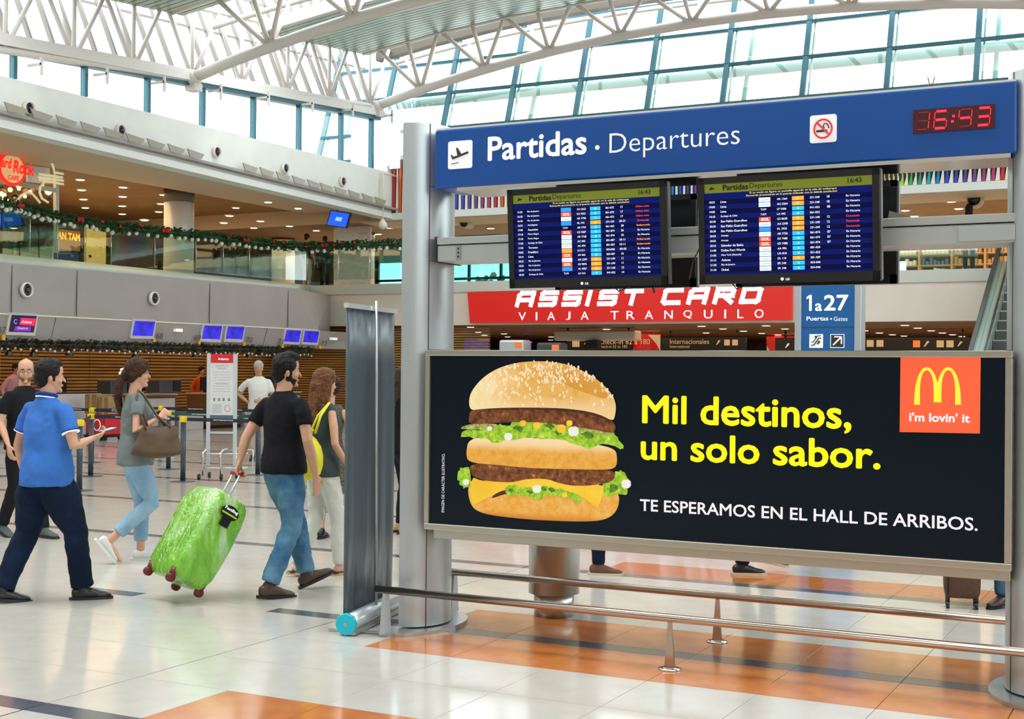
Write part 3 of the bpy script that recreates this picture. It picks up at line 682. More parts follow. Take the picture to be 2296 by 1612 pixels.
for i, (p, q, gr) in enumerate(bl):
    P = np.array(QP[p]+(.897,)); Q = np.array(QP[q]+(.897,)); d = Q-P; L = np.linalg.norm(d); d /= L; P = P+d*.065; Q = Q-d*.065; L -= .13
    o = MB().beam(P, Q, .004, .05).build('queue_belt', M_beltg if gr else M_belt)
    tag(o, ['navy belt between the two queue posts nearest the phone hand', 'navy belt passing behind the woman in grey at handbag height', 'navy belt of the far row behind the handbag', 'green queue belt behind the info stand', 'navy belt running behind the black shirted man', 'navy belt behind the blue polo man', 'far navy belt running left towards the red trolley', 'most distant navy belt beyond the handbag', 'navy belt at left picture edge behind man with glasses', 'navy belt just beyond the info stand', 'short navy belt linking two far posts'][i], 'queue belt', 'queue belts')
    if d[0] < 0: d = -d; P = Q
    b = MB(); n = np.array([d[1], -d[0], 0])
    for s0 in (.25, .62): put_text(b, 'aeropuertos', P+d*L*s0+n*.004+np.array([0, 0, -.01]), d, UZ, .34, .022)
    b.build('print', M_w, o)
# ---------------- information stand on a trolley frame
c = at_z(492, 1074); n = CAM-c; n[2] = 0; n /= np.linalg.norm(n); U = np.cross((0, 0, 1), n); U = U*.97+n*.24; U /= np.linalg.norm(U); n = np.cross(U, (0, 0, 1)); 
c = np.array([c[0], c[1], 0])-n*.1
t = thing('info_stand', 'white notice stand with red header on wheeled chrome frame', 'notice stand', c)
G = lambda u, v, w: c+U*u+np.array([0, 0, v])+n*w
M_alu = mat('aluminium', (.70, .76, .78), .3, .4)
for s in (-.2, .2): MB().obox(G(s, 1.02, 0), U, UZ, n, .05, 1.66, .04).build('upright', M_alu, t)
MB().obox(G(0, 1.39, .01), U, UZ, n, .35, .90, .012).build('poster', mat('poster_paper', (.75, .74, .74), .5), t)
MB().obox(G(0, 1.78, .02), U, UZ, n, .33, .13, .008).build('header', mat('header_red', (.70, .02, .03), .4), t)
b = MB(); put_text(b, 'Avianca', G(-.06, 1.755, .026), U, UZ, .16, bold=.02); b.build('header_lettering', M_w, t)
b = MB(); z = 1.66; rr = random.Random(5)
L_ = ['INFORMACION', 'IMPORTANTE', 'Estimado pasajero le recordamos que', 'los siguientes articulos no pueden ser', 'transportados en la cabina del avion', 'ni en el equipaje despachado', 'ELEMENTOS PROHIBIDOS', 'liquidos aerosoles y geles', 'objetos punzantes y armas', 'baterias y materiales']
for i, s in enumerate(L_):
    w = .2 if i in (0, 6) else (.12 if i == 1 else .26); put_text(b, s, G(0, z, .02), U, UZ, w, .014 if w > .25 else .018, align='c'); z -= .038 if i not in (1, 5) else .055
for s in (-.11, -.04, .03, .11): b.obox(G(s, 1.17, .018), U, UZ, n, .03, .045, .002)
for i in range(5): b.obox(G(-.07, 1.09-i*.028, .018), U, UZ, n, .14, .006, .002)
b.build('print', mat('print_grey', (.25, .25, .28), .5), t)
MB().tube([G(.09+.04*math.cos(a), 1.04+.05*math.sin(a), .019) for a in np.linspace(0, 2*PI, 14)], .004, 4).build('stamp', mat('stamp_red', (.6, .15, .2), .5), t)
MB().obox(G(0, .91, .0), U, UZ, n, .36, .06, .02).build('crossbar', mat('bar_slate', (.10, .14, .2), .4), t)
MB().obox(G(0, .68, .0), U, UZ, n, .36, .03, .03).build('crossbar', M_alu, t)
b = MB()
for s in (-.21, .05): b.tube([G(s, .06, .25), G(s, .40, .25), G(s+.03, .44, .2), G(s+.1, .45, .0)], .013, 6)
for z in (.17, .38): b.tube([G(-.21, z, .25), G(.05, z, .25)], .011, 6); b.tube([G(.05, z, .25), G(.42, z, .1)], .011, 6)
b.tube([G(.22, .1, 0), G(.22, .45, 0)], .012, 6); b.tube([G(.45, .12, -.1), G(.45, .42, -.1), G(.2, .45, -.05)], .012, 6)
b.build('lower_frame', M_steel2, t)
for (u, w) in ((-.26, .27), (.07, .27), (.22, -.05), (-.2, -.1)):
    MB().lathe(G(u, .045, w)-U*.015, [(.01, 0), (.045, 0), (.045, .03), (.01, .03)], 14, U).build('wheel', M_black, t)
# ---------------- garlands
def garland(path, r, label, nb, seedv, mf, balls, parent_bows=True, hang=.13):
    P = [np.array(p) for p in path]
    seg = [np.linalg.norm(P[i+1]-P[i]) for i in range(len(P)-1)]; T = sum(seg)
    def pt(s):
        for i, L in enumerate(seg):
            if s <= L or i == len(seg)-1: return P[i]+(P[i+1]-P[i])*min(1, s/L), (P[i+1]-P[i])/L
            s -= L
    t = thing('garland', label, 'garland', P[len(P)//2])
    rr = random.Random(seedv); b = MB()
    for i in range(int(T*230)):
        p, d = pt(rr.random()*T); a = rr.random()*2*PI
        s = np.cross(d, (0, 0, 1)); s /= np.linalg.norm(s); o = s*math.cos(a)+np.array([0, 0, math.sin(a)])
        tip = p+o*r*rr.uniform(.5, 1.15)+d*rr.uniform(-.08, .08); w = d*.026
        b.add([p-w, p+w, tip+o*.01, tip-o*.0], [(0, 1, 2), (0, 2, 3)])
        b.add([p+(tip-p)*.4-w*.7+np.array([0, 0, .01]), tip+w*1.5, tip-w*1.5], [(0, 1, 2)])
    b.tube([pt(T*i/40)[0] for i in range(41)], r*.35, 6)
    stuff(b.build('foliage', mf, t))
    for i in range(nb):
        s = T*(i+.5+rr.uniform(-.25, .25))/nb; p, d = pt(s); kind = rr.choice(balls)
        q = p+np.array([.06, -.02, -hang*rr.uniform(.7, 1.25)]) if kind[1] > 0 else p+np.array([.1, -.05, rr.uniform(-.02, .1)])
        if i % 13 == 7 and parent_bows:
            bb = MB()
            for s_ in (-1, 1): bb.ball(p+d*.07*s_+np.array([.1, -.05, .02]), .075, 8, (.6, .9, .9))
            bb.ball(p+np.array([.13, -.06, 0]), .035, 6); bb.build('bow', mat('bow_red', (.55, .01, .02), .4), t)
        bb = MB(); bb.ball(q, abs(kind[1]), 8); bb.build('bauble', kind[0], t)
    return t, pt, T
Mfw = mat('bauble_white', (.80, .78, .74), .25); Mfr = mat('bauble_red', (.55, .01, .02), .2); Mfg = mat('bauble_amber', (.6, .5, .4), .15, .6)
GZ = 5.22
gp = [at_z(-60, 440, GZ), at_z(0, 452, GZ), at_z(130, 487, GZ), at_z(250, 508, GZ), at_z(440, 527, GZ), at_z(560, 542, GZ), at_z(640, 551, GZ), at_z(690, 553, GZ), at_z(760, 551, GZ), at_z(900, 546, GZ)]
gp = [gp[0]+(gp[0]-gp[1])*3]+gp
garland(gp, .15, 'green garland with white and red baubles on the curved gallery railing', 84, 4, mat('fir_green', (.02, .09, .03), .6), [(Mfw, .06), (Mfw, .065), (Mfw, .055), (Mfr, -.045)])
bal = thing('curved_balustrade', 'tinted glass balustrade curving along the side gallery under garland', 'balustrade', (-24.6, 26, 4.2))
for i in range(len(gp)-1):
    a, b_ = gp[i], gp[i+1]; n = max(1, int(round(np.linalg.norm(b_-a)/1.3)))
    for j in range(n):
        p = a+(b_-a)*j/n; q = a+(b_-a)*(j+1)/n; p = p.copy(); q = q.copy(); p[2] = q[2] = 4.23; d = (q-p)/np.linalg.norm(q-p)
        MB().beam(p+d*.02+np.array([-.04, .03, .5]), q-d*.02+np.array([-.04, .03, .5]), .015, 1.0).build('pane', M_rail_glass if p[1] < 21.5 else M_rail_glass2, bal)
        MB().tube([p+np.array([-.0, 0, .02]), p+np.array([0, 0, 1.0])], .010, 6).build('post', M_steel2, bal)
gl = [(FX-.10, 10, 2.07), (FX-.10, 20, 2.09), (FX-.10, 30.5, 2.12)]
gt, gpt, gT = garland(gl, .13, 'dark leafy garland with glass bells under the check-in fascia', 110, 9, mat('dark_leaf', (.03, .03, .015), .5), [(Mfg, .035), (Mfg, .04), (Mfw, .028)], False, .12)
for q in ((20, 790), (155, 790), (303, 795), (437, 795), (557, 797), (75, 792), (660, 797)):
    p = at_x(q[0], q[1]-6, FX-.1); MB().lathe(p-np.array([0, 0, .13]), [(.10, 0), (.085, .03), (.05, .1), (.03, .14), (.0, .15)], 12).build('bell', mat('bell_dark', (.05, .05, .04), .25, .6), gt)
# ---------------- café sign and front on the side gallery
SX = -24.2
sp = lambda x, y, d=0: at_x(x, y, SX+d)
c = sp(29, 378)
t = thing('cafe_sign', 'round red and cream neon café sign with red lettering and guitar outline', 'neon sign', c)
def disc(c, r, x, n=36):
    return [(x, c[1]+r*math.cos(2*PI*k/n), c[2]+r*math.sin(2*PI*k/n)) for k in range(n)]
M_nred = mat('neon_red', (.85, .015, .01), .4, emit=.9); M_ncream = mat('neon_cream', (.78, .55, .26), .5, emit=.35)
M_ntube = mat('neon_tube', (.75, .66, .42), .4, emit=.45)
MB().prism(disc(c, .395, SX-.08), (.06, 0, 0)).build('red_ring', M_nred, t)
MB().prism(disc(c, .325, SX-.03), (.03, 0, 0)).build('cream_face', M_ncream, t)
b = MB(); put_text(b, 'Hard', (SX+.03, c[1]-.52, c[2]-.02), (0, 1, 0), (0, 0, 1), .46, .24, bold=.03, shear=.15)
put_text(b, 'Rock', (SX+.03, c[1]-.02, c[2]-.10), (0, 1, 0), (0, 0, 1), .62, .30, bold=.03, shear=.15); b.build('lettering', M_nred, t)
b = MB(); put_text(b, 'CAFE', (SX+.03, c[1]-.17, c[2]-.27), (0, 1, 0), (0, 0, 1), .32, .11, bold=.03); b.build('lettering', M_nred, t)
def ntube(pts, r=.03, name='neon_line'): MB().tube([sp(*q) for q in pts], r, 6).build(name, M_ntube, t)
ntube([(105, 349), (113, 360), (119, 372), (122, 386), (142, 390)]); ntube([(88, 390), (140, 398)]); ntube([(86, 397), (142, 405)]); ntube([(88, 403), (142, 413)])
ntube([(100, 408), (90, 420), (89, 432), (94, 445), (108, 454)]); ntube([(36, 453), (48, 438), (60, 431), (72, 434), (82, 445), (90, 455)])
b = MB(); b.prism([sp(62, 371, -.1), sp(112, 377, -.1), sp(112, 412, -.1), sp(62, 408, -.1)][::-1], (-.05, 0, 0)); b.build('back_plate', M_alu, t)
MB().tube([sp(0, 378, -.1), sp(0, 330, -.1)], .03, 6).build('hanger', M_alu, t)
fr = thing('cafe_storefront', 'white metal frame of the café front behind neon sign', 'shopfront', (-25, 21, 4.2))
MB().beam(at_x(126, 345, -25.2), at_x(126, 566, -25.2), .1, .1).build('post', M_alu, fr)
MB().beam(at_x(40, 412, -25.2), at_x(126, 427, -25.2), .08, .1).build('rail', M_alu, fr)
MB().beam(at_x(-60, 395, -25.2), at_x(40, 412, -25.2), .08, .1).build('rail', M_alu, fr)
p0 = at_x(8, 500, -25.15); p1 = at_x(124, 500, -25.15)
for (a, e) in ((8, 45), (48, 88), (91, 123)):
    ya = at_x(a, 500, -25.15)[1]; ye = at_x(e, 500, -25.15)[1]
    MB().box(-25.2, -25.17, ya, ye, 4.22, 5.35).build('pane', glass('cafe_glass', (.55, .85, .85), .2), fr)
rr = random.Random(8); pcol = [mat('cafe_lamp', (1, .65, .2), .5, emit=4), M_dark, mat('cafe_wood', (.3, .16, .05), .5)]
cl = thing('cafe_chandelier', 'cluster of warm café lamps and dark fittings behind neon sign', 'lamp', at_x(50, 430, -27))
for i in range(34):
    p = at_x(rr.uniform(-5, 115), rr.uniform(405, 455), -27+rr.uniform(-.8, .4)); MB().ball(p, rr.uniform(.04, .10), 6).build('lamp_bulb' if i % 3 == 0 else 'fitting', pcol[i % 3], cl)
# gallery furniture further back
dp = at_x(216, 566, -31); o = MB().box(-31.1, -31, dp[1]-.42, dp[1]+.42, 4.22, 6.0).build('yellow_door', mat('door_yellow', (.72, .50, .16), .4, emit=.25)); tag(o, 'yellow door at the back of the side gallery', 'door')
MB().ball((-30.96, dp[1]-.3, 5.1), .05, 8).build('door_knob', M_black, o)
bp = at_x(146, 560, -30.5); o = MB().box(-31, -30.5, bp[1]-.55, bp[1]+.55, 4.22, 5.15).build('blue_kiosk', mat('kiosk_blue', (.01, .04, .16), .4)); tag(o, 'dark blue kiosk counter beside yellow door in side gallery', 'kiosk')
b = MB(); put_text(b, 'LAN TAM', (-30.4, bp[1]-.5, 5.45), (0, 1, 0), UZ, 1.0, .22, bold=.04); o = b.build('orange_lettering', mat('or_glow', (1, .35, .03), .4, emit=1.6)); tag(o, 'glowing orange lettering above the dark blue kiosk', 'sign')
MB().box(-30.6, -30.44, bp[1]-.55, bp[1]+.55, 5.15, 5.75).build('panel', M_brown, o)
gsn = at_x(500, 505, -31); o = MB().box(-31.1, -31, gsn[1]-3.2, gsn[1]+3.2, gsn[2]-.22, gsn[2]+.12).build('gallery_sign', M_black); tag(o, 'long black direction sign hanging in the side gallery', 'sign')
b = MB(); put_text(b, '1-27  Gates', (-30.98, gsn[1]-2.9, gsn[2]-.1), (0, 1, 0), UZ, 2.0, .16); put_text(b, 'Puertas', (-30.98, gsn[1]+.2, gsn[2]-.1), (0, 1, 0), UZ, 1.4, .16); b.build('lettering', mat('sign_cream', (.8, .7, .5), .5, emit=.5), o)
for yy in (gsn[1]-2.5, gsn[1]+2.5): MB().tube([(-31.05, yy, gsn[2]+.12), (-31.05, yy, 6.56)], .02, 5).build('rod', M_black, o)
o = MB().box(-30, -29.9, gsn[1]-3, gsn[1]+6, 4.75, 4.92).build('blue_belt_rail', mat('rail_blue', (.01, .03, .09), .5)); tag(o, 'long navy band railing inside the side gallery', 'railing')
for i in range(6): MB().box(-30.0, -29.92, gsn[1]-2.9+i*1.7, gsn[1]-2.82+i*1.7, 4.2, 4.75).build('leg', M_black, o)
# white map board, blue tv, spotlights
P = [at_y(q[0], q[1], 35.2) for q in ((748, 492), (831, 508), (831, 640), (748, 640))]
o = MB().prism([P[3], P[2], P[1], P[0]], (0, .06, 0)).build('map_board', mat('map_paper', (.72, .72, .74), .5, var=.08, vscale=12)); tag(o, 'large white printed map board on the gallery corner', 'notice board')
b = MB(); put_text(b, 'BIENVENIDOS', (P[1][0]-.45, 35.19, P[1][2]-.22), UX, UZ, .35, .04); b.ball((P[0][0]+.11, 35.2, P[0][2]-.2), .05, 8, (1, .1, 1)); b.build('print', mat('print_red', (.6, .05, .05), .5), o)
P = [at_y(q[0], q[1], 33.0) for q in ((741, 471), (787, 478), (777, 512), (731, 505))]
o = MB().prism([P[3], P[2], P[1], P[0]], (0, .08, 0)).build('hanging_screen', M_black); tag(o, 'bright blue screen hanging above the map board', 'screen')
c = sum(P)/4; Q = [c+(p-c)*.9+np.array([0, -.01, 0]) for p in P]; MB().add([Q[3], Q[2], Q[1], Q[0]], [(0, 1, 2, 3)]).build('display', mat('display_blue', (.01, .10, .75), .4, emit=1.1), o)
Q = [c+(p-c)*np.array([.3, 1, .25])+np.array([.02, -.02, 0]) for p in P]; MB().add([Q[3], Q[2], Q[1], Q[0]], [(0, 1, 2, 3)]).build('caption', mat('display_cyan', (.3, .5, .9), .4, emit=1), o)
for x in (.3, .9): MB().tube([P[0]*(1-x)+P[1]*x+np.array([0, .04, 0]), (P[0]*(1-x)+P[1]*x)*np.array([1, 1, 0])+np.array([0, .04, 6.45])], .012, 5).build('rod', M_black, o)
def spot(q, Y, r, label, L=.45, zc=6.1):
    p = at_y(q[0], q[1], Y); t = thing('spot_projector', label, 'spotlight', p)
    MB().lathe(p+np.array([0, L, 0]), [(r*.75, 0), (r, -.06), (r, -L+.04), (r*.98, -L), (r*.8, -L)][::-1], 20, (0, 1, 0)).build('housing', mat('projector_tan', (.55, .45, .34), .4), t)
    MB().lathe(p+np.array([0, -.005, 0]), [(r*.8, 0), (.001, -.003)], 20, (0, 1, 0)).build('lens', M_black, t)
    MB().tube([p+np.array([0, L/2, r*.9]), (p[0], p[1]+L/2, zc)], .02, 6).build('bracket', M_lampring, t)
spot((1040, 499), 35, .16, 'tan cylindrical spotlight above left end of the cross beam'); spot((2184, 447), 35, .19, 'white rimmed round spotlight above right end of cross beam'); spot((841, 467), 33.4, .14, 'white rimmed spotlight at the gallery corner', .3, 6.2)
p = at_y(858, 500, 33.2); t = thing('pendant_dome', 'white dome camera hanging on rod at gallery corner', 'camera', p)
MB().lathe(p+np.array([0, 0, -.1]), [(.02, .22), (.05, .2), (.13, .08), (.14, 0), (.1, -.06), (0, -.1)][::-1], 18).build('dome', M_lampring, t); MB().tube([p+np.array([0, 0, .1]), (p[0], p[1], 7.4), (p[0], 34, 7.4)], .03, 6).build('rod', M_lampring, t)
# ---------------- ground floor, below the end wall
o = MB().prism([(-18.85, BY-.04, 3.87), (-9.32, BY-.04, 3.87), (-9.32, BY-.04, 2.99), (-18.76, BY-.04, 2.99)][::-1], (0, -.14, 0)).build('red_banner', mat('banner_red', (.70, .015, .01), .35, emit=.2)); tag(o, 'long bright red advertising banner with white lettering on end wall', 'banner')
yb = BY-.185
# wide slanted capitals drawn as strokes
def stroke_word(parent, word, x0, x1, z0, z1, y, m, sw, slant=.28):
    GL = {'A': [[(0, 0), (0, .78), (.16, 1), (1, 1), (1, 0)], [(0, .42), (1, .42)]], 'S': [[(1, 1), (.12, 1), (0, .88), (0, .52), (1, .52), (1, .12), (.88, 0), (0, 0)]], 'I': [[(.5, 0), (.5, 1)]], 'T': [[(0, 1), (1, 1)], [(.5, 1), (.5, 0)]],
          'C': [[(1, 1), (.12, 1), (0, .88), (0, .12), (.12, 0), (1, 0)]], 'R': [[(0, 0), (0, 1), (1, 1), (1, .5), (0, .5)], [(.45, .5), (1, 0)]], 'D': [[(0, 0), (0, 1), (.88, 1), (1, .88), (1, .12), (.88, 0), (0, 0)]]}
    W = {'I': .35, ' ': .45}; tot = sum(W.get(ch, 1)+.28 for ch in word)-.28; s = (x1-x0-slant*(z1-z0))/tot; x = x0; H = z1-z0
    b = MB()
    for ch in word:
        w = W.get(ch, 1)*s
        for st in GL.get(ch, []):
            for (p, q) in zip(st[:-1], st[1:]):
                def wp(a): 
                    zz = z0+sw/2+a[1]*(H-sw); return np.array([x+sw/2+a[0]*(w-sw if ch != 'I' else 0)+slant*(zz-z0), y, zz])
                P, Q = wp(p), wp(q); d = Q-P; L = np.linalg.norm(d); d /= L; nn = np.array([-d[2], 0, d[0]])*sw/2
                e = d*sw*.48
                b.add([P-nn-e, Q-nn+e, Q+nn+e, P+nn-e], [(0, 1, 2, 3)])
        x += w+.28*s
    return b.build('lettering', m, parent)
a0 = at_y(1160, 690, BY); a1 = at_y(1718, 690, BY); zt_ = at_y(1500, 648, BY)[2]; zb_ = at_y(1500, 689, BY)[2]
M_wl = mat('sign_white_lit', (.9, .88, .92), .4, emit=.6)
stroke_word(o, 'ASSIST CARD', a0[0], a1[0], a0[2], zt_+.02, yb, M_wl, .13)
b = MB(); xs_ = [1172, 1216, 1257, 1289, 1327, 1394, 1436, 1477, 1518, 1562, 1600, 1642, 1665, 1704]
for ch, xx in zip('VIAJATRANQUILO', [1171, 1203, 1236, 1274, 1311, 1378, 1414, 1455, 1499, 1542, 1588, 1626, 1660, 1702]):
    p = at_y(xx, 717, BY-.18); w = {'I': .05, 'J': .14, 'L': .16}.get(ch, .24); put_text(b, ch, (p[0], yb, 3.05), UX, UZ, w, .23, bold=.004, align='c')
b.build('lettering', M_wl, o)
# black direction signs below the gallery
def dirsign(x0, y0, x1, y1, Y, label, items):
    a = at_y(x0, y0, Y); c = at_y(x1, y1, Y); o = MB().box(a[0], c[0], Y, Y+.12, c[2], a[2]).build('direction_sign', M_black); tag(o, label, 'sign')
    for s, xx, yy, h, mm in items:
        p = at_y(xx, yy, Y-.01); b = MB()
        if s == '#': b.box(p[0]-h/2, p[0]+h/2, Y-.01, Y-.003, p[2]-h/2, p[2]+h/2)
        elif s == '^': b.prism([(p[0]-h/2, Y-.01, p[2]-h/2), (p[0]-h/4, Y-.01, p[2]-h/2), (p[0]+h/2, Y-.01, p[2]+h/3), (p[0]+h/2, Y-.01, p[2]+h/2), (p[0], Y-.01, p[2]+h/2), (p[0], Y-.01, p[2]+h/3)], (0, .005, 0))
        else: put_text(b, s, (p[0], Y-.01, p[2]), UX, UZ, None, h)
        b.build('pictogram' if s in '#^' else 'lettering', mm, o)
    for xx in (a[0]+.3, c[0]-.3): MB().tube([(xx, Y+.06, a[2]), (xx, Y+.06, 2.95)], .02, 5).build('rod', M_black, o)
M_sgc = mat('sign_tan', (.62, .48, .28), .5, emit=.3); M_sgo = mat('sign_orange', (.8, .2, .04), .5, emit=.5)
dirsign(1272, 757, 1416, 800, 40, 'black sign with check-in lettering below the red banner', [('#', 1291, 769, .26, M_sgc), ('^', 1313, 768, .12, M_sgc), ('#', 1329, 768, .2, M_sgc), ('Check-in 62 a 180', 1342, 772, .17, M_sgc), ('Check-in 62 to 180', 1342, 780, .09, M_sgc)])
dirsign(1482, 757, 1672, 800, 40, 'black sign with small pictograms, right of the striped column', [('Internacionales', 1502, 771, .15, M_sgc), ('International', 1502, 780, .09, M_sgc), ('^', 1610, 768, .14, M_sgc), ('#', 1630, 768, .18, M_sgc), ('#', 1648, 768, .18, M_sgc)])
dirsign(1738, 757, 1782, 800, 41, 'short black sign just left of the blue gate totem', [('^', 1765, 775, .14, M_w)])
dirsign(1925, 757, 2182, 800, 40, 'black sign with orange and tan pictograms, right of the blue gate totem', [('#', 1951, 770, .2, M_sgc), ('#', 1973, 770, .2, M_sgc), ('#', 2055, 771, .2, M_sgo), ('^', 2077, 771, .16, M_sgc), ('#', 2108, 771, .2, M_sgc), ('#', 2130, 771, .2, M_sgc), ('^', 2152, 771, .14, M_sgc)])
# ceiling unit, kiosks and purple screens seen over the board
o = MB().box(-17.55, -14.9, 36.9, 37.5, 2.55, 2.85).build('ceiling_unit', M_lampring, bevel=.05); tag(o, 'long white ceiling unit below the red banner', 'ceiling unit'); MB().box(-16.4, -16.0, 36.7, 37.0, 2.3, 2.55).build('projector', M_black, o)
for x in (-17.2, -15.2): MB().tube([(x, 37.2, 2.85), (x, 37.2, 2.94)], .03, 6).build('rod', M_black, o)
for i, (xa, xb, yt, m, lb, yy) in enumerate(((1118, 1174, 762, M_alu, 'white topped kiosk with orange mark showing above the billboard', 33.0), (1202, 1257, 768, mat('charcoal', (.06, .07, .08), .4), 'dark topped kiosk with orange mark, right of the white kiosk', 33.0))):
    a = at_y(xa, yt, yy); c = at_y(xb, yt, yy); o = MB().box(a[0], c[0], yy, yy+.5, 0, a[2]).build('kiosk', m, bevel=.06); tag(o, lb, 'kiosk')
    MB().box(c[0]-.26, c[0]-.05, yy-.01, yy, a[2]-.22, a[2]-.06).build('mark', mat('mark_orange', (.85, .2, .05), .5, emit=.3), o)
for i, (xa, xb, yt) in enumerate(((1041, 1066, 761), (1070, 1093, 763), (1174, 1189, 768))):
    a = at_y(xa, yt, 44); c = at_y(xb, yt, 44); o = MB().box(a[0], c[0], 44, 44.1, a[2]-.62, a[2]).build('small_screen', M_scr); tag(o, ['violet blue screen nearest the left post, under low ceiling', 'second violet blue screen from the left post', 'small violet screen behind the white kiosk'][i], 'screen'); MB().box(a[0]-.03, c[0]+.03, 44.02, 44.12, a[2], a[2]+.03).build('frame', M_scrframe, o)
    MB().tube([((a[0]+c[0])/2, 44.06, a[2]), ((a[0]+c[0])/2, 44.06, 2.95)], .02, 5).build('rod', M_black, o)
# ---------------- gate totem
TY = 20.0; xa, xc = -5.43, -4.46
t = thing('gate_totem', 'tall blue gate totem 1a27 with steel sides', 'sign totem', ((xa+xc)/2, TY, 0))
M_tb = mat('totem_blue', (.008, .10, .30), .3, emit=.22)
MB().box(xa+.07, xc-.10, TY, TY+.22, .1, 3.1).build('panel', M_tb, t)
for (a, c) in ((xa-.03, xa+.07), (xc-.10, xc+.0)): MB().box(a, c, TY-.03, TY+.27, .0, 3.12).build('side_post', M_steelp, t, bevel=.01)
MB().box(xa-.1, xc+.1, TY-.15, TY+.4, 0, .04).build('base', M_steel, t)
zz = lambda x, y: at_y(x, y, TY-.02)[2]; xx_ = lambda x, y: at_y(x, y, TY-.02)[0]
yl = TY-.012
MB().prism([(xx_(1808+u, 661), yl-.001, zz(1815, 697-v)) for u, v in ((6, 0), (12, 0), (12, 36), (7, 36), (0, 31), (0, 26), (6, 29))], (0, .003, 0)).build('lettering', M_w, t)
for s, x0, x1, y0, y1, bd in (('a', 1827, 1843, 680, 697.5, .02), ('27', 1847, 1902, 661, 697, .022)): tbox(t, s, xx_(x0, y1), xx_(x1, y1), zz(x0, y1), zz(x0, y0), yl, M_w, bold=bd)
tbox(t, 'Puertas', xx_(1808, 719), xx_(1857, 719), zz(1808, 719), zz(1808, 709.5), yl, M_w, bold=.02); tbox(t, 'Gates', xx_(1869, 719), xx_(1900, 719), zz(1869, 719.5), zz(1869, 710), yl, M_w)
MB().ball((xx_(1863, 715), yl, zz(1863, 715)), .015, 6, (1, .1, 1)).build('dot', M_w, t)
MB().box(xa+.09, xc-.12, yl+.005, yl+.012, zz(1850, 734), zz(1850, 733)).build('divider', M_dark, t)
a = (xx_(1814, 780), zz(1814, 780)); c = (xx_(1845, 749), zz(1845, 749)); MB().box(a[0], c[0], yl, yl+.01, a[1], c[1]).build('pictogram_field', M_w, t, bevel=.005)
q = lambda u, v: (a[0]+(c[0]-a[0])*u, yl-.006, a[1]+(c[1]-a[1])*v)
b = MB(); b.tube([q(.15, .2), q(.35, .2), q(.7, .7), q(.88, .7)], .009, 5); b.tube([q(.15, .42), q(.3, .42), q(.62, .88), q(.85, .88)], .007, 5); b.tube([q(.6, .28), q(.8, .48)], .012, 5); b.tube([q(.8, .48), q(.62, .46)], .006, 4); b.ball(q(.48, .8), .018, 6, (1, .2, 1)); b.build('pictogram', M_dark, t)
a = (xx_(1861, 780), zz(1861, 780)); c = (xx_(1893, 749), zz(1893, 749)); MB().box(a[0], c[0], yl+.002, yl+.01, a[1], c[1]).build('arrow_border', M_w, t); MB().box(a[0]+.012, c[0]-.012, yl-.002, yl+.008, a[1]+.012, c[1]-.012).build('arrow_field', M_dark, t)
b = MB(); b.tube([q(.22, .2), q(.75, .75)], .013, 5); b.tube([q(.3, .8), q(.8, .8), q(.8, .28)], .013, 5); b.build('arrow', M_w, t)
# ---------------- escalator
ES = lambda y: (y-26.7)*.577
t = thing('escalator', 'escalator with steel balustrade rising to gallery at far right', 'escalator', (-3.4, 28, 0))
def esc_beam(x, w, dz, h, m, name, y0=25.4, y1=33.8):
    MB().hexa([(x-w/2, y0, ES(y0)+dz), (x+w/2, y0, ES(y0)+dz), (x+w/2, y1, ES(y1)+dz), (x-w/2, y1, ES(y1)+dz)], [(x-w/2, y0, ES(y0)+dz+h), (x+w/2, y0, ES(y0)+dz+h), (x+w/2, y1, ES(y1)+dz+h), (x-w/2, y1, ES(y1)+dz+h)]).build(name, m, t)
M_escg = mat('esc_side', (.50, .55, .50), .3, .5)
for s, x in ((-1, -4.2), (1, -2.6)):
    esc_beam(x, .34, -.5, .75, M_escg, 'skirt'); esc_beam(x+.0, .03, .25, .6, glass('esc_glass', (.85, .95, .92), .15), 'glass_panel'); esc_beam(x, .09, .86, .06, M_black, 'handrail'); esc_beam(x-.12, .05, .25, .05, M_steel2, 'trim'); esc_beam(x+.14, .05, .25, .05, M_steel2, 'trim')
M_step = mat('esc_step', (.10, .12, .11), .4, .5)
y = 26.8
while y < 33.6:
    z = ES(y); MB().box(-4.02, -2.78, y, y+.4, z-.2, z+.02).build('step', M_step, t); MB().box(-4.02, -2.78, y-.01, y+.01, z+.0, z+.03).build('step_edge', M_steel, t); y += .4
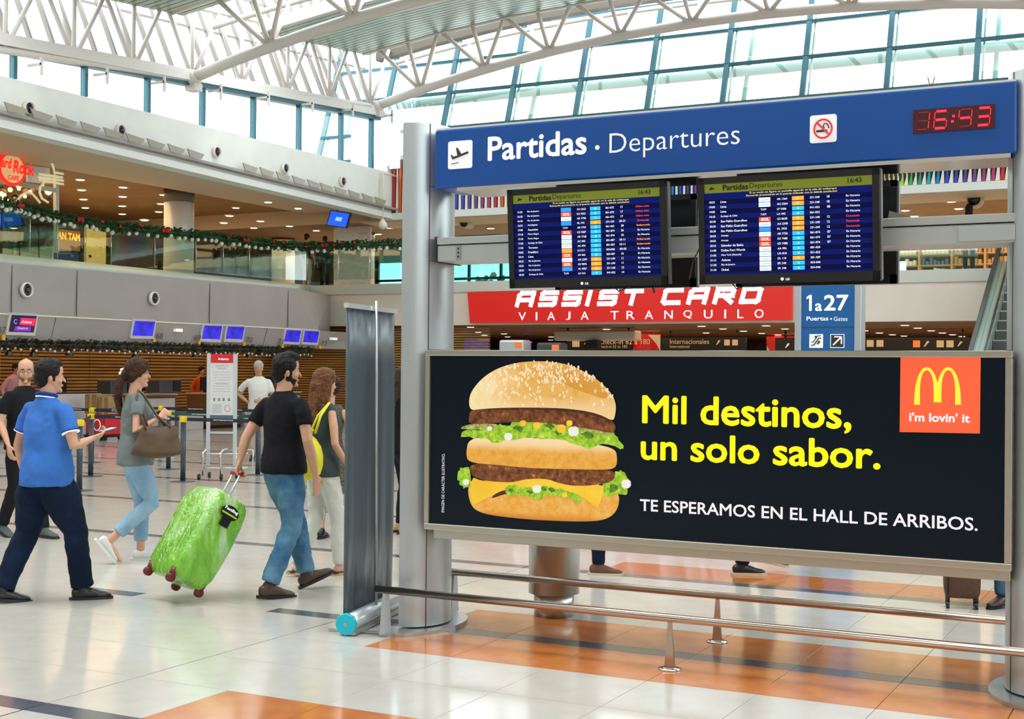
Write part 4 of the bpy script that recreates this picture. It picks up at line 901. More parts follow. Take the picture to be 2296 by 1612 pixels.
# ================================================================ THE DEPARTURES GANTRY
GYc = 7.42
gt_ = thing('departures_gantry', 'steel gantry of two curved posts carrying blue departures sign, beam and billboard', 'gantry', (-2.6, GYc, 0))
def D_outline(x0, s, a, b, n=18):   # half ellipse bulging to +x (s=1) or -x (s=-1)
    return [(x0+s*b*math.sin(PI*k/n), GYc-a*math.cos(PI*k/n)) for k in range(n+1)]
for s, x0 in ((1, -4.47), (-1, -.707)):
    o = D_outline(x0, s, .25, .19)
    if s < 0: o = o[::-1]
    H = 3.20
    b = MB(); n = len(o); b.add([(x, y, .03) for x, y in o]+[(x, y, H) for x, y in o], [tuple(range(n))[::-1], tuple(range(n, 2*n))]); 
    b.add([(x, y, .03) for x, y in o]+[(x, y, H) for x, y in o], [(i, i+1, n+i+1, n+i) for i in range(n-1)], True)
    b.add([(o[0][0], o[0][1], .03), (o[-1][0], o[-1][1], .03), (o[-1][0], o[-1][1], H), (o[0][0], o[0][1], H)], [(0, 3, 2, 1)])
    b.build('post', M_steelp, gt_)
    # seams of the cladding sheets
    ks = 5 if s > 0 else 13
    q = o[ks]
    MB().box(q[0]-.003, q[0]+.003, q[1]-.004, q[1]+.002, .03, H).build('seam', M_seam, gt_)
    for z in (.70, 1.77, 2.33, 2.80):
        oo = D_outline(x0, s, .2515, .1915); oo = oo if s > 0 else oo[::-1]; oo = oo[ks:] if s > 0 else oo[:ks+1]
        m = len(oo); MB().add([(x, y, z) for x, y in oo]+[(x, y, z+.004) for x, y in oo], [(i, i+1, m+i+1, m+i) for i in range(m-1)]).build('seam', M_seam, gt_)
    p = D_outline(x0-s*.02, s, .44, .29)
    if s < 0: p = p[::-1]
    b = MB(); b.prism([(x, y, .0) for x, y in p], (0, 0, .022)); b.build('base_plate', M_steel, gt_)
# blue sign box
SY = 7.2
sg = MB().box(-4.257, -.83, SY, SY+.36, 2.775, 3.142).build('sign_box', M_blue, gt_, bevel=.012)
# children of the gantry one level deeper sit under the sign box
MB().box(-4.10, -.86, SY+.01, SY+.35, 2.755, 2.778).build('underside', M_steel2, sg)
MB().box(-4.25, -.835, SY+.01, SY+.35, 3.14, 3.152).build('top_cap', M_lampring, sg)
yl = SY-.004
zy = lambda x, y: float(at_y(x, y, SY)[2]); xy = lambda x, y: float(at_y(x, y, SY)[0])
tbox(sg, 'Partidas', xy(1094, 362), xy(1316, 348), zy(1094, 362), zy(1094, 308)+.002, yl, M_w, bold=.022)
tbox(sg, 'Departures', xy(1367, 345), xy(1659, 328), zy(1441, 353), zy(1367, 300), yl, M_w, bold=-.008)
MB().lathe((xy(1340, 331), yl, zy(1340, 331)), [(.014, 0), (.014, .002)], 14, (0, -1, 0)).build('dot', M_w, sg)
def plate(x0, x1, z0, z1, name='pictogram_field', m=None):
    r = .014; pts = []
    for cx, cz, a0 in ((x1-r, z1-r, 0), (x0+r, z1-r, 90), (x0+r, z0+r, 180), (x1-r, z0+r, 270)):
        for k in range(5): a = math.radians(a0+k*22.5); pts.append((cx+r*math.cos(a), SY+.001, cz+r*math.sin(a)))
    return MB().prism(pts, (0, -.005, 0)).build(name, m or M_w, sg)
px0, px1, pz0, pz1 = xy(1005, 380), xy(1059, 376), zy(1005, 380), zy(1005, 318)
plate(px0, px1, pz0, pz1)
pl = lambda u, v: (px0+(px1-px0)*u, SY-.006, pz0+(pz1-pz0)*v)
for pts in ([(.12, .50), (.17, .52), (.22, .44), (.40, .47), (.34, .74), (.40, .76), (.56, .52), (.82, .60), (.86, .56), (.84, .52), (.20, .34)], [(.14, .17), (.45, .20), (.45, .225), (.14, .195)]):
    MB().prism([pl(*a) for a in pts][::-1], (0, -.002, 0)).build('pictogram', M_dark, sg)
nx0, nx1, nz0, nz1 = xy(1816, 322), xy(1876, 318), zy(1816, 322), zy(1816, 260)
plate(nx0, nx1, nz0, nz1)
nl = lambda u, v, d=0: np.array([nx0+(nx1-nx0)*u, SY-.006-d, nz0+(nz1-nz0)*v])
b = MB(); b.obox(nl(.45, .42), UX, UZ, (0, 1, 0), .06, .012, .002); b.tube([nl(.55, .52), nl(.5, .6), nl(.55, .68), nl(.66, .66), nl(.72, .5)], .003, 4); b.build('pictogram', M_dark, sg)
M_nsr = mat('no_smoke_red', (.72, .04, .06), .4, emit=.3)
MB().tube([nl(.5+.33*math.cos(a), .5+.33*math.sin(a), .002) for a in np.linspace(0, 2*PI, 30)], .0055, 5).build('ring', M_nsr, sg)
MB().beam(nl(.27, .73, .003), nl(.73, .27, .003), .003, .011).build('slash', M_nsr, sg)
# clock
cx0, cx1, cz0, cz1 = xy(2048, 298), xy(2231, 290), zy(2048, 300), zy(2048, 248)
MB().box(cx0, cx1, SY-.012, SY, cz0, cz1).build('clock_face', mat('clock_black', (.045, .004, .006), .25, emit=.5), sg)
M_led = mat('led_red', (1, .02, .05), .4, emit=1.6); M_ledo = mat('led_off', (.14, .01, .015), .4, emit=.6)
SEG = {'1': 'bc', '6': 'acdefg', '4': 'bcfg', '3': 'abcdg'}
on = MB(); off = MB(); H = cz1-cz0; gh = H*.80; gw_ = .072
for ch, uc in zip('1643', (.125, .345, .645, .87)):
    gx = cx0+(cx1-cx0)*uc; gz = (cz0+cz1)/2
    for sgm, (a0, b0, a1, b1) in {'a': (-1, 1, 1, 1), 'b': (1, 1, 1, 0), 'c': (1, 0, 1, -1), 'd': (-1, -1, 1, -1), 'e': (-1, -1, -1, 0), 'f': (-1, 0, -1, 1), 'g': (-1, 0, 1, 0)}.items():
        sl = .09
        P = lambda a, v: np.array([gx+a*gw_/2+sl*v*gh/2, SY-.016, gz+v*gh/2])
        p, q = P(a0*.86, b0*.9), P(a1*.86, b1*.9); d = q-p; p2, q2 = p+d*.1, q-d*.1
        (on if sgm in SEG[ch] else off).beam(p2, q2, .002, .012 if sgm in SEG[ch] else .008)
for v in (-.28, .28): on.obox(np.array([cx0+(cx1-cx0)*.497+v*.01, SY-.016, (cz0+cz1)/2+v*gh/2]), UX, UZ, (0, 1, 0), .012, .012, .002)
stuff(on.build('lit_segments', M_led, sg)); stuff(off.build('unlit_segments', M_ledo, sg))
# little sensor on top of the sign
t = thing('roof_sensor', 'tiny dark two-pronged sensor standing on top of blue sign', 'sensor', (xy(2074, 190), SY+.18, 3.152))
p = np.array([xy(2074, 190)+.0, SY+.18, 3.152]); MB().ball(p+np.array([0, 0, .035]), .016, 8).build('body', M_dark, t)
MB().tube([p, p+np.array([0, 0, .03])], .006, 5).build('stem', M_dark, t)
for s in (-1, 1): MB().tube([p+np.array([s*.008, 0, .045]), p+np.array([s*.018, 0, .085])], .003, 4).build('prong', M_dark, t)
# cross beam
cb = MB().box(-4.262, -.80, 7.25, 7.55, 2.325, 2.425).build('cross_beam', mat('beam_grey', (.50, .54, .52), .4, .5), gt_, bevel=.006)
MB().box(-4.262, -.80, 7.245, 7.56, 2.43, 2.475).build('upper_cover', MATS['beam_grey'], cb, bevel=.004)
MB().box(-4.275, -4.262, 7.24, 7.56, 2.32, 2.48).build('end_plate', M_dark, cb)
MB().box(-4.12, -4.09, 7.243, 7.25, 2.33, 2.42).build('slot_strip', M_steel, cb)
for z in (2.345, 2.37, 2.395): MB().box(-4.11, -4.10, 7.24, 7.245, z, z+.012).build('slot', M_dark, cb)
MB().box(-1.12, -.84, 7.238, 7.25, 2.335, 2.415).build('access_plate', M_steelp, cb, bevel=.006)
# adapters and cable on top of the beam
o = MB().box(-4.05, -3.86, 7.33, 7.43, 2.475, 2.50).build('media_box', mat('box_sage', (.38, .38, .30), .5), bevel=.004); tag(o, 'flat grey green media box lying on left end of cross beam', 'box')
o = MB().box(-3.82, -3.66, 7.36, 7.46, 2.475, 2.53).build('junction_box', M_lampring, bevel=.004); tag(o, 'pale junction box on cross beam against left screen', 'box')
o = MB().prism([(-1.50, 7.33, 2.475), (-1.40, 7.33, 2.475), (-1.385, 7.33, 2.49), (-1.49, 7.33, 2.525)], (0, .1, 0)).build('paper_box', mat('box_beige', (.5, .42, .33), .6)); tag(o, 'small beige box on cross beam right of right screen', 'box')
o = MB().tube([(-4.16, 7.30, 2.482), (-4.05, 7.28, 2.484), (-3.9, 7.29, 2.482), (-3.85, 7.33, 2.482), (-3.78, 7.3, 2.482)], .004, 5).build('cable', M_black); tag(o, 'black cable lying on left end of cross beam', 'cable')
# ---------------- departure screens
M_tvblue = mat('tv_navy', (.002, .006, .085), .25, spec=.15, emit=.9); M_tvrow = mat('tv_navy_dark', (.001, .002, .035), .25, spec=.15, emit=.8)
M_tvolive = mat('tv_olive', (.12, .15, .01), .3, emit=.8); M_tw = mat('tv_white', (.75, .78, .85), .4, emit=.9)
M_ty = mat('tv_yellow', (.75, .65, .05), .4, emit=.8); M_tr = mat('tv_red', (.8, .06, .06), .4, emit=.8); M_tor = mat('tv_orange', (.95, .33, .02), .4, emit=.85)
M_tc = mat('tv_cyan', (.02, .42, .72), .4, emit=.85); M_tbl = mat('tv_skyblue', (.02, .25, .85), .4, emit=.85); M_tvt = mat('tv_ink', (.01, .015, .01), .4)
ROWS1 = [('16:30', 'Rio de Janeiro', 'b', 'AU 2652', 'c', '061-072', '17', 'r'), ('16:30', 'Rio de Janeiro', 'r', 'G3 7653', 'c', '061-072', '17', 'r'), ('16:30', 'Rio de Janeiro', 'w', 'AR 7758', 'c', '061-072', '17', 'r'), ('16:55', 'Antofagasta', 'b', 'AL 793', 'o', '231-233', '30-31', 'R'),
         ('17:00', 'Asuncion', 't', 'AR 7793', 'c', '061-063', '28', 'O'), ('17:10', 'Porto Alegre', 'r', 'G3 7687', 'c', '061-074', '26', 'w'), ('17:10', 'Porto Alegre', 'w', 'AR 7728', 'c', '061-074', '26', 'w'), ('17:30', 'Santiago de Chile', 'w', 'AC 093', 'c', '001-007', '10-11', 'O'),
         ('17:30', 'Toronto', 'w', 'AC 093', 'c', '001-007', '10-11', 'O'), ('18:05', 'Frankfurt', 'o', 'LH 511', 'c', '004-006', '09-03', 'w'), ('18:15', 'Lima', 'r', 'AV 965', 'c', '003-007', '16', 'w'), ('18:25', 'Rio de Janeiro', 'w', 'AA 2299', 'o', '231-240', '11', 'w'),
         ('18:25', 'Rio de Janeiro', 'r', 'G3 9876', 'o', '231-240', '11', 'w'), ('18:25', 'Rio de Janeiro', 'b', 'AL 4027', 'o', '231-240', '12', 'w'), ('18:30', 'Santiago de Chile', 't', 'LA 512', 'c', '041-052', '14', 'w')]
ROWS2 = [('18:55', 'Lima', 'w', 'AR 1364', 'o', '231-240', '18', 'w'), ('19:00', 'Lima', 'w', 'AU 2364', 'o', '231-240', '18', 'w'), ('19:05', 'Lima', 't', 'LP 2406', 'c', '041-052', '08', 'w'), ('19:10', 'Santiago de Chile', 't', 'LA 442', 'c', '061-052', '', 'w'),
         ('20:30', 'San Pablo-Guarulhos', 'r', 'G3 8638', 'o', '231-240', '12', 'R'), ('20:30', 'San Pablo-Guarulhos', 'w', 'AA 2240', 'o', '231-240', '12', 'R'), ('20:30', 'San Pablo-Guarulhos', 'b', 'KL 3925', 'o', '231-240', '12', 'R'), ('20:55', 'Aracaju', 'w', 'AR 7736', 'c', '061-074', '07', 'w'),
         ('20:55', 'Aracaju', 'r', 'G3 7480', 'c', '061-074', '07', 'w'), ('20:55', 'Salvador de Bahia', 'r', 'G3 7480', 'c', '061-074', '07', 'w'), ('21:00', 'Dallas-Fort Worth', 'w', 'AA 996', 'c', '001-020', '', 'w'), ('21:05', 'New York (Newark)', 'w', 'UA 818', 'c', '021-022', '', 'w'),
         ('21:15', 'Atlanta', 'w', 'DL 110', 'o', '201-209', '', 'w'), ('21:30', 'Rio de Janeiro', 'w', 'EK 248', 'c', '024-040', '', 'w'), ('21:45', 'Dubai', 'w', 'EK 248', 'c', '024-040', '', 'w')]
def screen_tv(x0, x1, z0, z1, Y, rows, label, sgn=-1, tilt=.045, dx=0.0):
    t = thing('flight_display', label, 'display screen', ((x0+x1)/2, Y, z0))
    Wd, Hh = x1-x0, z1-z0
    O = np.array([x0, Y+(tilt if rows else 0), z0]); V = np.array([0, -tilt if rows else .0, Hh]); V = V/np.linalg.norm(V)
    U = np.array([1., 0, 0]); N = np.cross(U, V)*1.0  # N points to -y (viewer)
    if N[1] > 0: N = -N
    G = lambda u, v, w=0: O+U*u*Wd+V*v*Hh+N*w
    b = MB(); dpt = .055
    b.hexa([G(0, 0, -dpt), G(1, 0, -dpt), G(1, 1, -dpt), G(0, 1, -dpt)], [G(0, 0, 0), G(1, 0, 0), G(1, 1, 0), G(0, 1, 0)]); b.build('casing', M_black, t)
    bz = .035/Wd; bv = .035/Hh
    for (a, c, e, f) in ((0, 0, 1, bv*1.5), (0, 1-bv, 1, 1), (0, 0, bz, 1), (1-bz, 0, 1, 1)):
        MB().hexa([G(a, c, 0), G(e, c, 0), G(e, f, 0), G(a, f, 0)], [G(a, c, .012), G(e, c, .012), G(e, f, .012), G(a, f, .012)]).build('bezel', M_black, t)
    MB().hexa([G(1, .01, -.05), G(1.006, .01, -.05), G(1.006, .99, -.05), G(1, .99, -.05)], [G(1, .01, -.01), G(1.006, .01, -.01), G(1.006, .99, -.01), G(1, .99, -.01)]).build('edge_trim', mat('tv_edge', (.25, .28, .27), .35, .6), t)
    if not rows: return t
    Q = lambda a, c, e, f, w: [G(a, c, w), G(e, c, w), G(e, f, w), G(a, f, w)]
    X0, X1, Z0, Z1 = bz, 1-bz, bv*1.5, 1-bv
    q = lambda u: X0+(X1-X0)*u
    r = lambda v: Z0+(Z1-Z0)*v
    MB().add(Q(X0, Z0, X1, Z1, .002), [(0, 1, 2, 3)]).build('display', M_tvblue, t)
    MB().add(Q(q(0), r(.90), q(1), r(1), .003), [(0, 1, 2, 3)]).build('header_band', M_tvolive, t)
    st = {k: MB() for k in 'wyroctbkR'}
    def T(k, s, u, v, h, w=None, **kw):
        put_text(st[k], s, G(q(u), r(v), .005), U, V, None if w is None else w*Wd, h*Hh, **kw)
    T('k', 'Partidas', .115, .922, .055, bold=.03); T('k', 'Departures', .28, .915, .062); T('k', '16:43', .86, .93, .045, bold=.02)
    st['k'].add([G(q(.03), r(.93), .005), G(q(.07), r(.945), .005), G(q(.04), r(.97), .005)], [(0, 1, 2)])
    T('y', 'Si su vuelo no figura en pantalla aguarde en la sala de embarque', .28, .868, .022, .48, bold=.01); T('y', 'Recuerde presentarse en la puerta indicada con la debida antelacion', .26, .838, .022, .50, bold=.01)
    rb = MB(); n = len(rows); rh = .80/n
    for i, (a, ci, al, fl_, gc, ck, gg, stt) in enumerate(rows):
        v = .825-rh*(i+1)
        if i % 2 == 0: rb.add(Q(q(0), r(v), q(1), r(v+rh), .003), [(0, 1, 2, 3)])
        T('w', a, .03, v+rh*.3, rh*.36, bold=.01); T('w', ci, .10, v+rh*.28, rh*.40, bold=.01)
        kk = {'b': 'b', 'r': 'r', 'w': 'w', 't': None, 'o': 'o'}[al]
        if kk: st[kk].add(Q(q(.335), r(v+.004), q(.405), r(v+rh-.002), .004), [(0, 1, 2, 3)])
        if al == 't': T('w', 'TAM', .345, v+rh*.35, rh*.35)
        if al == 'r': T('w', 'GOL', .348, v+rh*.25, rh*.5, bold=.02)
        if al == 'w': st['c'].add(Q(q(.345), r(v+rh*.42), q(.395), r(v+rh*.55), .005), [(0, 1, 2, 3)])
        T('w', fl_, .445, v+rh*.3, rh*.36, bold=.01)
        st['c' if gc == 'c' else 'o'].add(Q(q(.535), r(v+.005), q(.605), r(v+rh-.005), .004), [(0, 1, 2, 3)]); T('w', 'A' if gc == 'c' else 'B', .565, v+rh*.3, rh*.35)
        T('w', ck, .64, v+rh*.3, rh*.36, bold=.01)
        if gg: T('w', gg, .74 if len(gg) < 3 else .73, v+rh*.3, rh*.4, bold=.01)
        if stt == 'w': T('w', 'En Horario', .85, v+rh*.3, rh*.36, bold=.01)
        elif stt == 'O': T('o', 'Embarcando', .845, v+rh*.3, rh*.36, bold=.01)
        elif stt == 'r': T('R', 'Ultimo aviso', .84, v+rh*.3, rh*.36, bold=.01)
        else: T('R', 'Demorado', .85, v+rh*.3, rh*.36, bold=.01)
    rb.build('row_band', M_tvrow, t)
    for k, m in dict(w=M_tw, y=M_ty, r=mat('tv_logo_red', (.9, .08, .02), .4, emit=.8), o=M_tor, c=M_tc, b=M_tbl, k=M_tvt, R=M_tr).items():
        if st[k].v:
            o = st[k].build('screen_print', m, t); stuff(o)
    b = MB(); put_text(b, 'LG', G(.495, .022, .014), U, V, None, .022*Hh, bold=.03); b.build('maker_mark', M_tw, t)
    MB().lathe(G(.475, .035, .013), [(.0085, 0), (.0085, .001)], 12, (0, -1, 0)).build('maker_disc', M_tw, t)
    return t
screen_tv(-3.622, -2.635, 2.13, 2.708, 6.975, ROWS1, 'left wide flight screen on cross beam listing departures from Rio de Janeiro')
screen_tv(-2.447, -1.47, 2.128, 2.708, 6.975, ROWS2, 'right wide flight screen on cross beam listing Lima departures first')
screen_tv(-3.68, -2.735, 2.165, 2.735, 7.77, None, 'black back screen behind the left flight screen'); screen_tv(-2.48, -1.535, 2.16, 2.75, 7.77, None, 'black back screen behind the right flight screen')
for x in (-3.12, -1.96):
    MB().box(x-.12, x+.12, 7.06, 7.25, 2.34, 2.42).build('screen_arm', M_dark, cb); MB().box(x-.12, x+.12, 7.55, 7.72, 2.34, 2.42).build('screen_arm', M_dark, cb)
for i, pts in enumerate(([(-2.56, 7.3, 2.50), (-2.50, 7.24, 2.46), (-2.52, 7.23, 2.36), (-2.57, 7.24, 2.27), (-2.61, 7.3, 2.18)], [(-3.0, 7.05, 2.15), (-2.93, 7.02, 2.10), (-2.85, 7.02, 2.13)], [(-2.74, 7.05, 2.14), (-2.71, 7.0, 2.09)], [(-2.28, 7.05, 2.14), (-2.24, 7.02, 2.10), (-2.16, 7.03, 2.13)])):
    o = MB().tube(pts, .004 if i != 2 else .007, 5).build('cable', M_black); tag(o, ['black cable hanging between the two flight screens', 'short cable loop under the left flight screen', 'black plug dangling under right end of the left flight screen', 'short cable loop under the right flight screen'][i], 'cable')
# ---------------- billboard
BYp = 7.17
bb = thing('billboard', 'backlit black burger billboard in metal frame hung between the posts', 'billboard', (-2.55, BYp+.1, .64))
x0, x1, z0, z1 = -4.285, -.838, .655, 1.768
MB().box(x0+.02, x1-.02, BYp+.03, BYp+.22, z0+.005, z1-.005).build('casing', M_steelp, bb)
MB().box(x0+.05, x1-.01, BYp+.02, BYp+.20, .60, .655).build('lower_rail', M_frame, bb, bevel=.004)
w = .036
for (a, c, e, f) in ((x0, x1, z1-w, z1), (x0, x1, z0, z0+w*1.1), (x0, x0+w, z0+w*1.1, z1-w), (x1-w, x1, z0+w*1.1, z1-w)):
    MB().box(a, c, BYp-.02, BYp+.06, e, f).build('frame_bar', M_frame, bb, bevel=.005)
M_ad = mat('ad_black', (.003, .007, .012), .16, emit=.4, spec=.2)
pn = MB().box(x0+w-.002, x1-w+.002, BYp+.0, BYp+.03, z0+w, z1-w+.002).build('poster', M_ad, bb)
F1 = lambda u, v: at_y(950+u/3.748, 770+v/3.748, BYp)
F2 = lambda u, v: at_y(1400+u/2.5625, 770+v/2.5625, BYp)
M_yl = mat('ad_yellow', (.86, .80, .0), .4, emit=.5); M_adw = mat('ad_white', (.80, .80, .88), .4, emit=.4)
lay = [BYp-.0012]
def smooth_poly(pts, it=2):
    P = [np.array(p, float) for p in pts]
    for _ in range(it):
        Q = []
        for i in range(len(P)):
            a, c = P[i], P[(i+1) % len(P)]; Q += [a*.75+c*.25, a*.25+c*.75]
        P = Q
    return P
def adpoly(pts, m, name='print', F=F1, it=2, parent=None):
    lay[0] -= .00035
    P = smooth_poly(pts, it) if it else pts
    V = [F(*p) for p in P]; V = [(float(v[0]), lay[0], float(v[2])) for v in V]
    # fan is wrong for concave outlines: triangulate with Blender
    from mathutils.geometry import tessellate_polygon
    T = tessellate_polygon([[Vector((v[0], v[2], 0)) for v in V]])
    fs = []
    for tr in T:
        a, c, d = (V[i] for i in tr); ar = (c[0]-a[0])*(d[2]-a[2])-(c[2]-a[2])*(d[0]-a[0])
        fs.append(tr if ar > 0 else (tr[0], tr[2], tr[1]))
    return MB().add(V, fs).build(name, m, parent or bb)
def printmat(name, c1, c2, sc, emit=.28, c3=None, grad=None):
    """printed picture: colours mixed by noise, and by height for the bun crust"""
    m = bpy.data.materials.new(name); m.use_nodes = True; nt = m.node_tree; b = nt.nodes['Principled BSDF']; b.inputs['Roughness'].default_value = .35
    tc = nt.nodes.new('ShaderNodeTexCoord'); n = nt.nodes.new('ShaderNodeTexNoise'); n.inputs['Scale'].default_value = sc; n.inputs['Detail'].default_value = 6; n.inputs['Roughness'].default_value = .65
    nt.links.new(tc.outputs['Object'], n.inputs['Vector'])
    r = nt.nodes.new('ShaderNodeValToRGB'); r.color_ramp.elements[0].position = .38; r.color_ramp.elements[1].position = .62
    r.color_ramp.elements[0].color = c1+(1,); r.color_ramp.elements[1].color = c2+(1,)
    if c3: e = r.color_ramp.elements.new(.75); e.color = c3+(1,)
    nt.links.new(n.outputs['Fac'], r.inputs[0]); out = r.outputs[0]
    if grad:
        z0, z1, cg, x0, x1, cx = grad
        sx = nt.nodes.new('ShaderNodeSeparateXYZ'); nt.links.new(tc.outputs['Object'], sx.inputs[0])
        for (ax, a, c, colr) in ((2, z0, z1, cg), (0, x0, x1, cx)):
            if colr is None: continue
            mr = nt.nodes.new('ShaderNodeMapRange'); mr.inputs[1].default_value = a; mr.inputs[2].default_value = c; mr.interpolation_type = 'SMOOTHSTEP'
            nt.links.new(sx.outputs[ax], mr.inputs[0])
            mx = nt.nodes.new('ShaderNodeMix'); mx.data_type = 'RGBA'; nt.links.new(mr.outputs[0], mx.inputs[0]); nt.links.new(out, mx.inputs[6]); mx.inputs[7].default_value = colr+(1,); out = mx.outputs[2]
    nt.links.new(out, b.inputs['Base Color']); nt.links.new(out, b.inputs['Emission Color']); b.inputs['Emission Strength'].default_value = emit
    return m
# local coordinates of the print: x from the billboard centre, z from its foot
lz = lambda v: float(F1(1000, v)[2])-.64
lx = lambda u: float(F1(u, 800)[0])+2.55
bun_hi, bun_mid, bun_lo = (.86, .66, .34), (.80, .42, .07), (.62, .24, .015)
PM_top = printmat('print_bun_top', (.72, .36, .06), (.84, .52, .15), 9, grad=(lz(420), lz(560), (.84, .60, .30), lx(900), lx(400), (.88, .72, .40)))
PM_mid = printmat('print_bun_middle', (.70, .32, .03), (.80, .43, .08), 24, grad=(lz(930), lz(830), (.88, .68, .40), None, None, None))
PM_bot = printmat('print_bun_bottom', (.74, .34, .035), (.84, .48, .12), 22, grad=(lz(1400), lz(1490), (.62, .22, .015), None, None, None))
PM_pat = printmat('print_patty', (.08, .018, .006), (.30, .10, .025), 30, emit=.2, c3=(.72, .42, .18))
PM_let = printmat('print_lettuce', (.18, .42, .01), (.46, .70, .05), 30, c3=(.7, .85, .35))
PM_letd = printmat('print_lettuce_dark', (.04, .12, .008), (.14, .32, .02), 40)
PM_che = printmat('print_cheese', (.86, .50, .02), (.90, .62, .05), 6)
PM_oni = printmat('print_onion', (.78, .78, .70), (.88, .88, .84), 30)
PM_pic = printmat('print_pickle', (.22, .24, .03), (.5, .55, .2), 40)
PM_see = printmat('print_seed', (.86, .70, .46), (.90, .84, .70), 50)
PM_dk = printmat('print_shadow', (.05, .015, .005), (.10, .03, .01), 20, emit=.1)
adpoly([(385, 1330), (368, 1200), (450, 1140), (1000, 1180), (1500, 1180), (1640, 1250), (1645, 1350), (1600, 1440), (1500, 1490), (1300, 1497), (1100, 1490), (900, 1480), (600, 1450), (440, 1410)], PM_bot, 'bun_print')
def jag(pts, amp, seed, n=3):
    rr = random.Random(seed); out = []
    for i in range(len(pts)):
        a = np.array(pts[i], float); c = np.array(pts[(i+1) % len(pts)], float)
        for j in range(n): out.append(tuple(a+(c-a)*j/n+np.array([rr.uniform(-amp, amp), rr.uniform(-amp, amp)])))
    return out
adpoly(jag([(395, 1045), (330, 1040), (282, 1085), (295, 1165), (340, 1225), (410, 1200)], 14, 1), PM_let, 'lettuce_print', it=1)
adpoly(jag([(1600, 1090), (1650, 1065), (1700, 1100), (1720, 1160), (1715, 1262), (1600, 1285), (1510, 1282), (1500, 1180)], 14, 2), PM_let, 'lettuce_print', it=1)
adpoly(jag([(1560, 1190), (1620, 1180), (1640, 1230), (1570, 1250)], 10, 12), PM_letd, 'lettuce_print', it=1)
adpoly([(380, 1010), (600, 1015), (900, 1040), (1300, 1055), (1600, 1060), (1612, 1130), (1560, 1172), (1400, 1196), (1200, 1192), (900, 1172), (650, 1165), (500, 1150), (400, 1110)], PM_pat, 'patty_print')
adpoly([(395, 1118), (500, 1158), (650, 1168), (760, 1165), (850, 1142), (950, 1135), (1050, 1140), (1150, 1178), (1300, 1205), (1522, 1178), (1500, 1300), (1458, 1392), (1380, 1320), (1300, 1268), (1200, 1255), (1000, 1215), (850, 1205), (700, 1215), (600, 1265), (480, 1325), (425, 1360), (398, 1330)], PM_che, 'cheese_print', it=1)
adpoly([(600, 1262), (700, 1225), (1000, 1230), (1300, 1275), (1290, 1300), (1000, 1260), (720, 1250), (560, 1310)], PM_dk, 'shadow_print')
adpoly(jag([(680, 1215), (740, 1185), (850, 1215), (940, 1200), (1010, 1205), (1060, 1190), (1150, 1225), (1290, 1270), (1325, 1285), (1305, 1345), (1230, 1305), (1180, 1290), (1100, 1275), (1000, 1290), (950, 1320), (880, 1285), (780, 1260), (740, 1285), (690, 1250)], 12, 3), PM_let, 'lettuce_print', it=1)
for i, (u, v) in enumerate(((735, 1235), (900, 1250), (1075, 1235), (1010, 1225))): adpoly(jag([(u-35, v-10), (u, v-22), (u+35, v), (u+5, v+18)], 7, 20+i), PM_letd, 'lettuce_print', it=1)
adpoly([(385, 795), (600, 785), (900, 792), (1200, 808), (1450, 845), (1610, 885), (1630, 950), (1622, 1052), (1500, 1062), (1200, 1055), (900, 1048), (600, 1018), (380, 1002), (358, 920)], PM_mid, 'bun_print')
adpoly(jag([(318, 795), (340, 725), (450, 735), (560, 700), (640, 680), (700, 700), (760, 650), (900, 640), (1000, 660), (1100, 640), (1190, 640), (1300, 690), (1450, 725), (1600, 750), (1640, 800), (1688, 870), (1668, 900), (1600, 865), (1500, 850), (1375, 885), (1300, 855), (1200, 815), (1000, 800), (850, 790), (700, 815), (580, 832), (520, 792), (420, 792)], 12, 4), PM_let, 'lettuce_print', it=1)
for i, (u, v, s) in enumerate(((800, 720, 50), (885, 745, 45), (1060, 700, 50), (650, 720, 45), (1130, 750, 40), (500, 740, 45), (1380, 770, 60))): adpoly(jag([(u-s, v-s*.3), (u, v-s*.7), (u+s, v), (u+s*.2, v+s*.6)], 9, 30+i), PM_letd if i % 2 == 0 else PM_let, 'lettuce_print', it=1)
adpoly([(312, 705), (400, 675), (620, 672), (640, 700), (560, 722), (330, 722)], PM_pic, 'pickle_print'); adpoly([(1300, 690), (1600, 740), (1615, 765), (1450, 755), (1310, 725)], PM_pic, 'pickle_print')
adpoly([(400, 560), (520, 540), (700, 530), (950, 530), (1200, 540), (1400, 562), (1540, 600), (1620, 680), (1615, 742), (1560, 752), (1400, 716), (1200, 690), (1000, 662), (800, 660), (600, 668), (450, 680), (385, 672), (385, 610)], PM_pat, 'patty_print')
for i, (u, v, r) in enumerate(((1262, 738, 44), (715, 782, 34), (955, 1222, 36), (1705, 1180, 40), (360, 1165, 26), (560, 715, 20))): adpoly([(u-r, v-r*.8), (u+r, v-r), (u+r*1.1, v+r*.8), (u-r*.8, v+r)], PM_oni, 'onion_print', it=1)
for i, (u, v, r) in enumerate(((955, 690, 30), (1160, 715, 38), (1190, 1272, 24), (840, 670, 26), (1230, 670, 26))): adpoly([(u-r, v-r*.8), (u+r, v-r), (u+r*1.1, v+r*.8), (u-r*.8, v+r)], PM_che, 'sauce_print', it=1)
dome = [(400, 562), (388, 480), (410, 400), (495, 295), (620, 212), (760, 167), (900, 150), (1060, 150), (1220, 175), (1340, 228), (1450, 288), (1540, 368), (1600, 440), (1626, 520), (1618, 600), (1600, 655), (1500, 600), (1350, 562), (1150, 542), (900, 538), (650, 540), (480, 552)]
adpoly([(400, 560), (650, 534), (900, 530), (1150, 536), (1350, 555), (1500, 595), (1600, 655), (1560, 650), (1400, 590), (1100, 560), (900, 555), (600, 556)], PM_dk, 'shadow_print')
adpoly(dome, PM_top, 'bun_print')
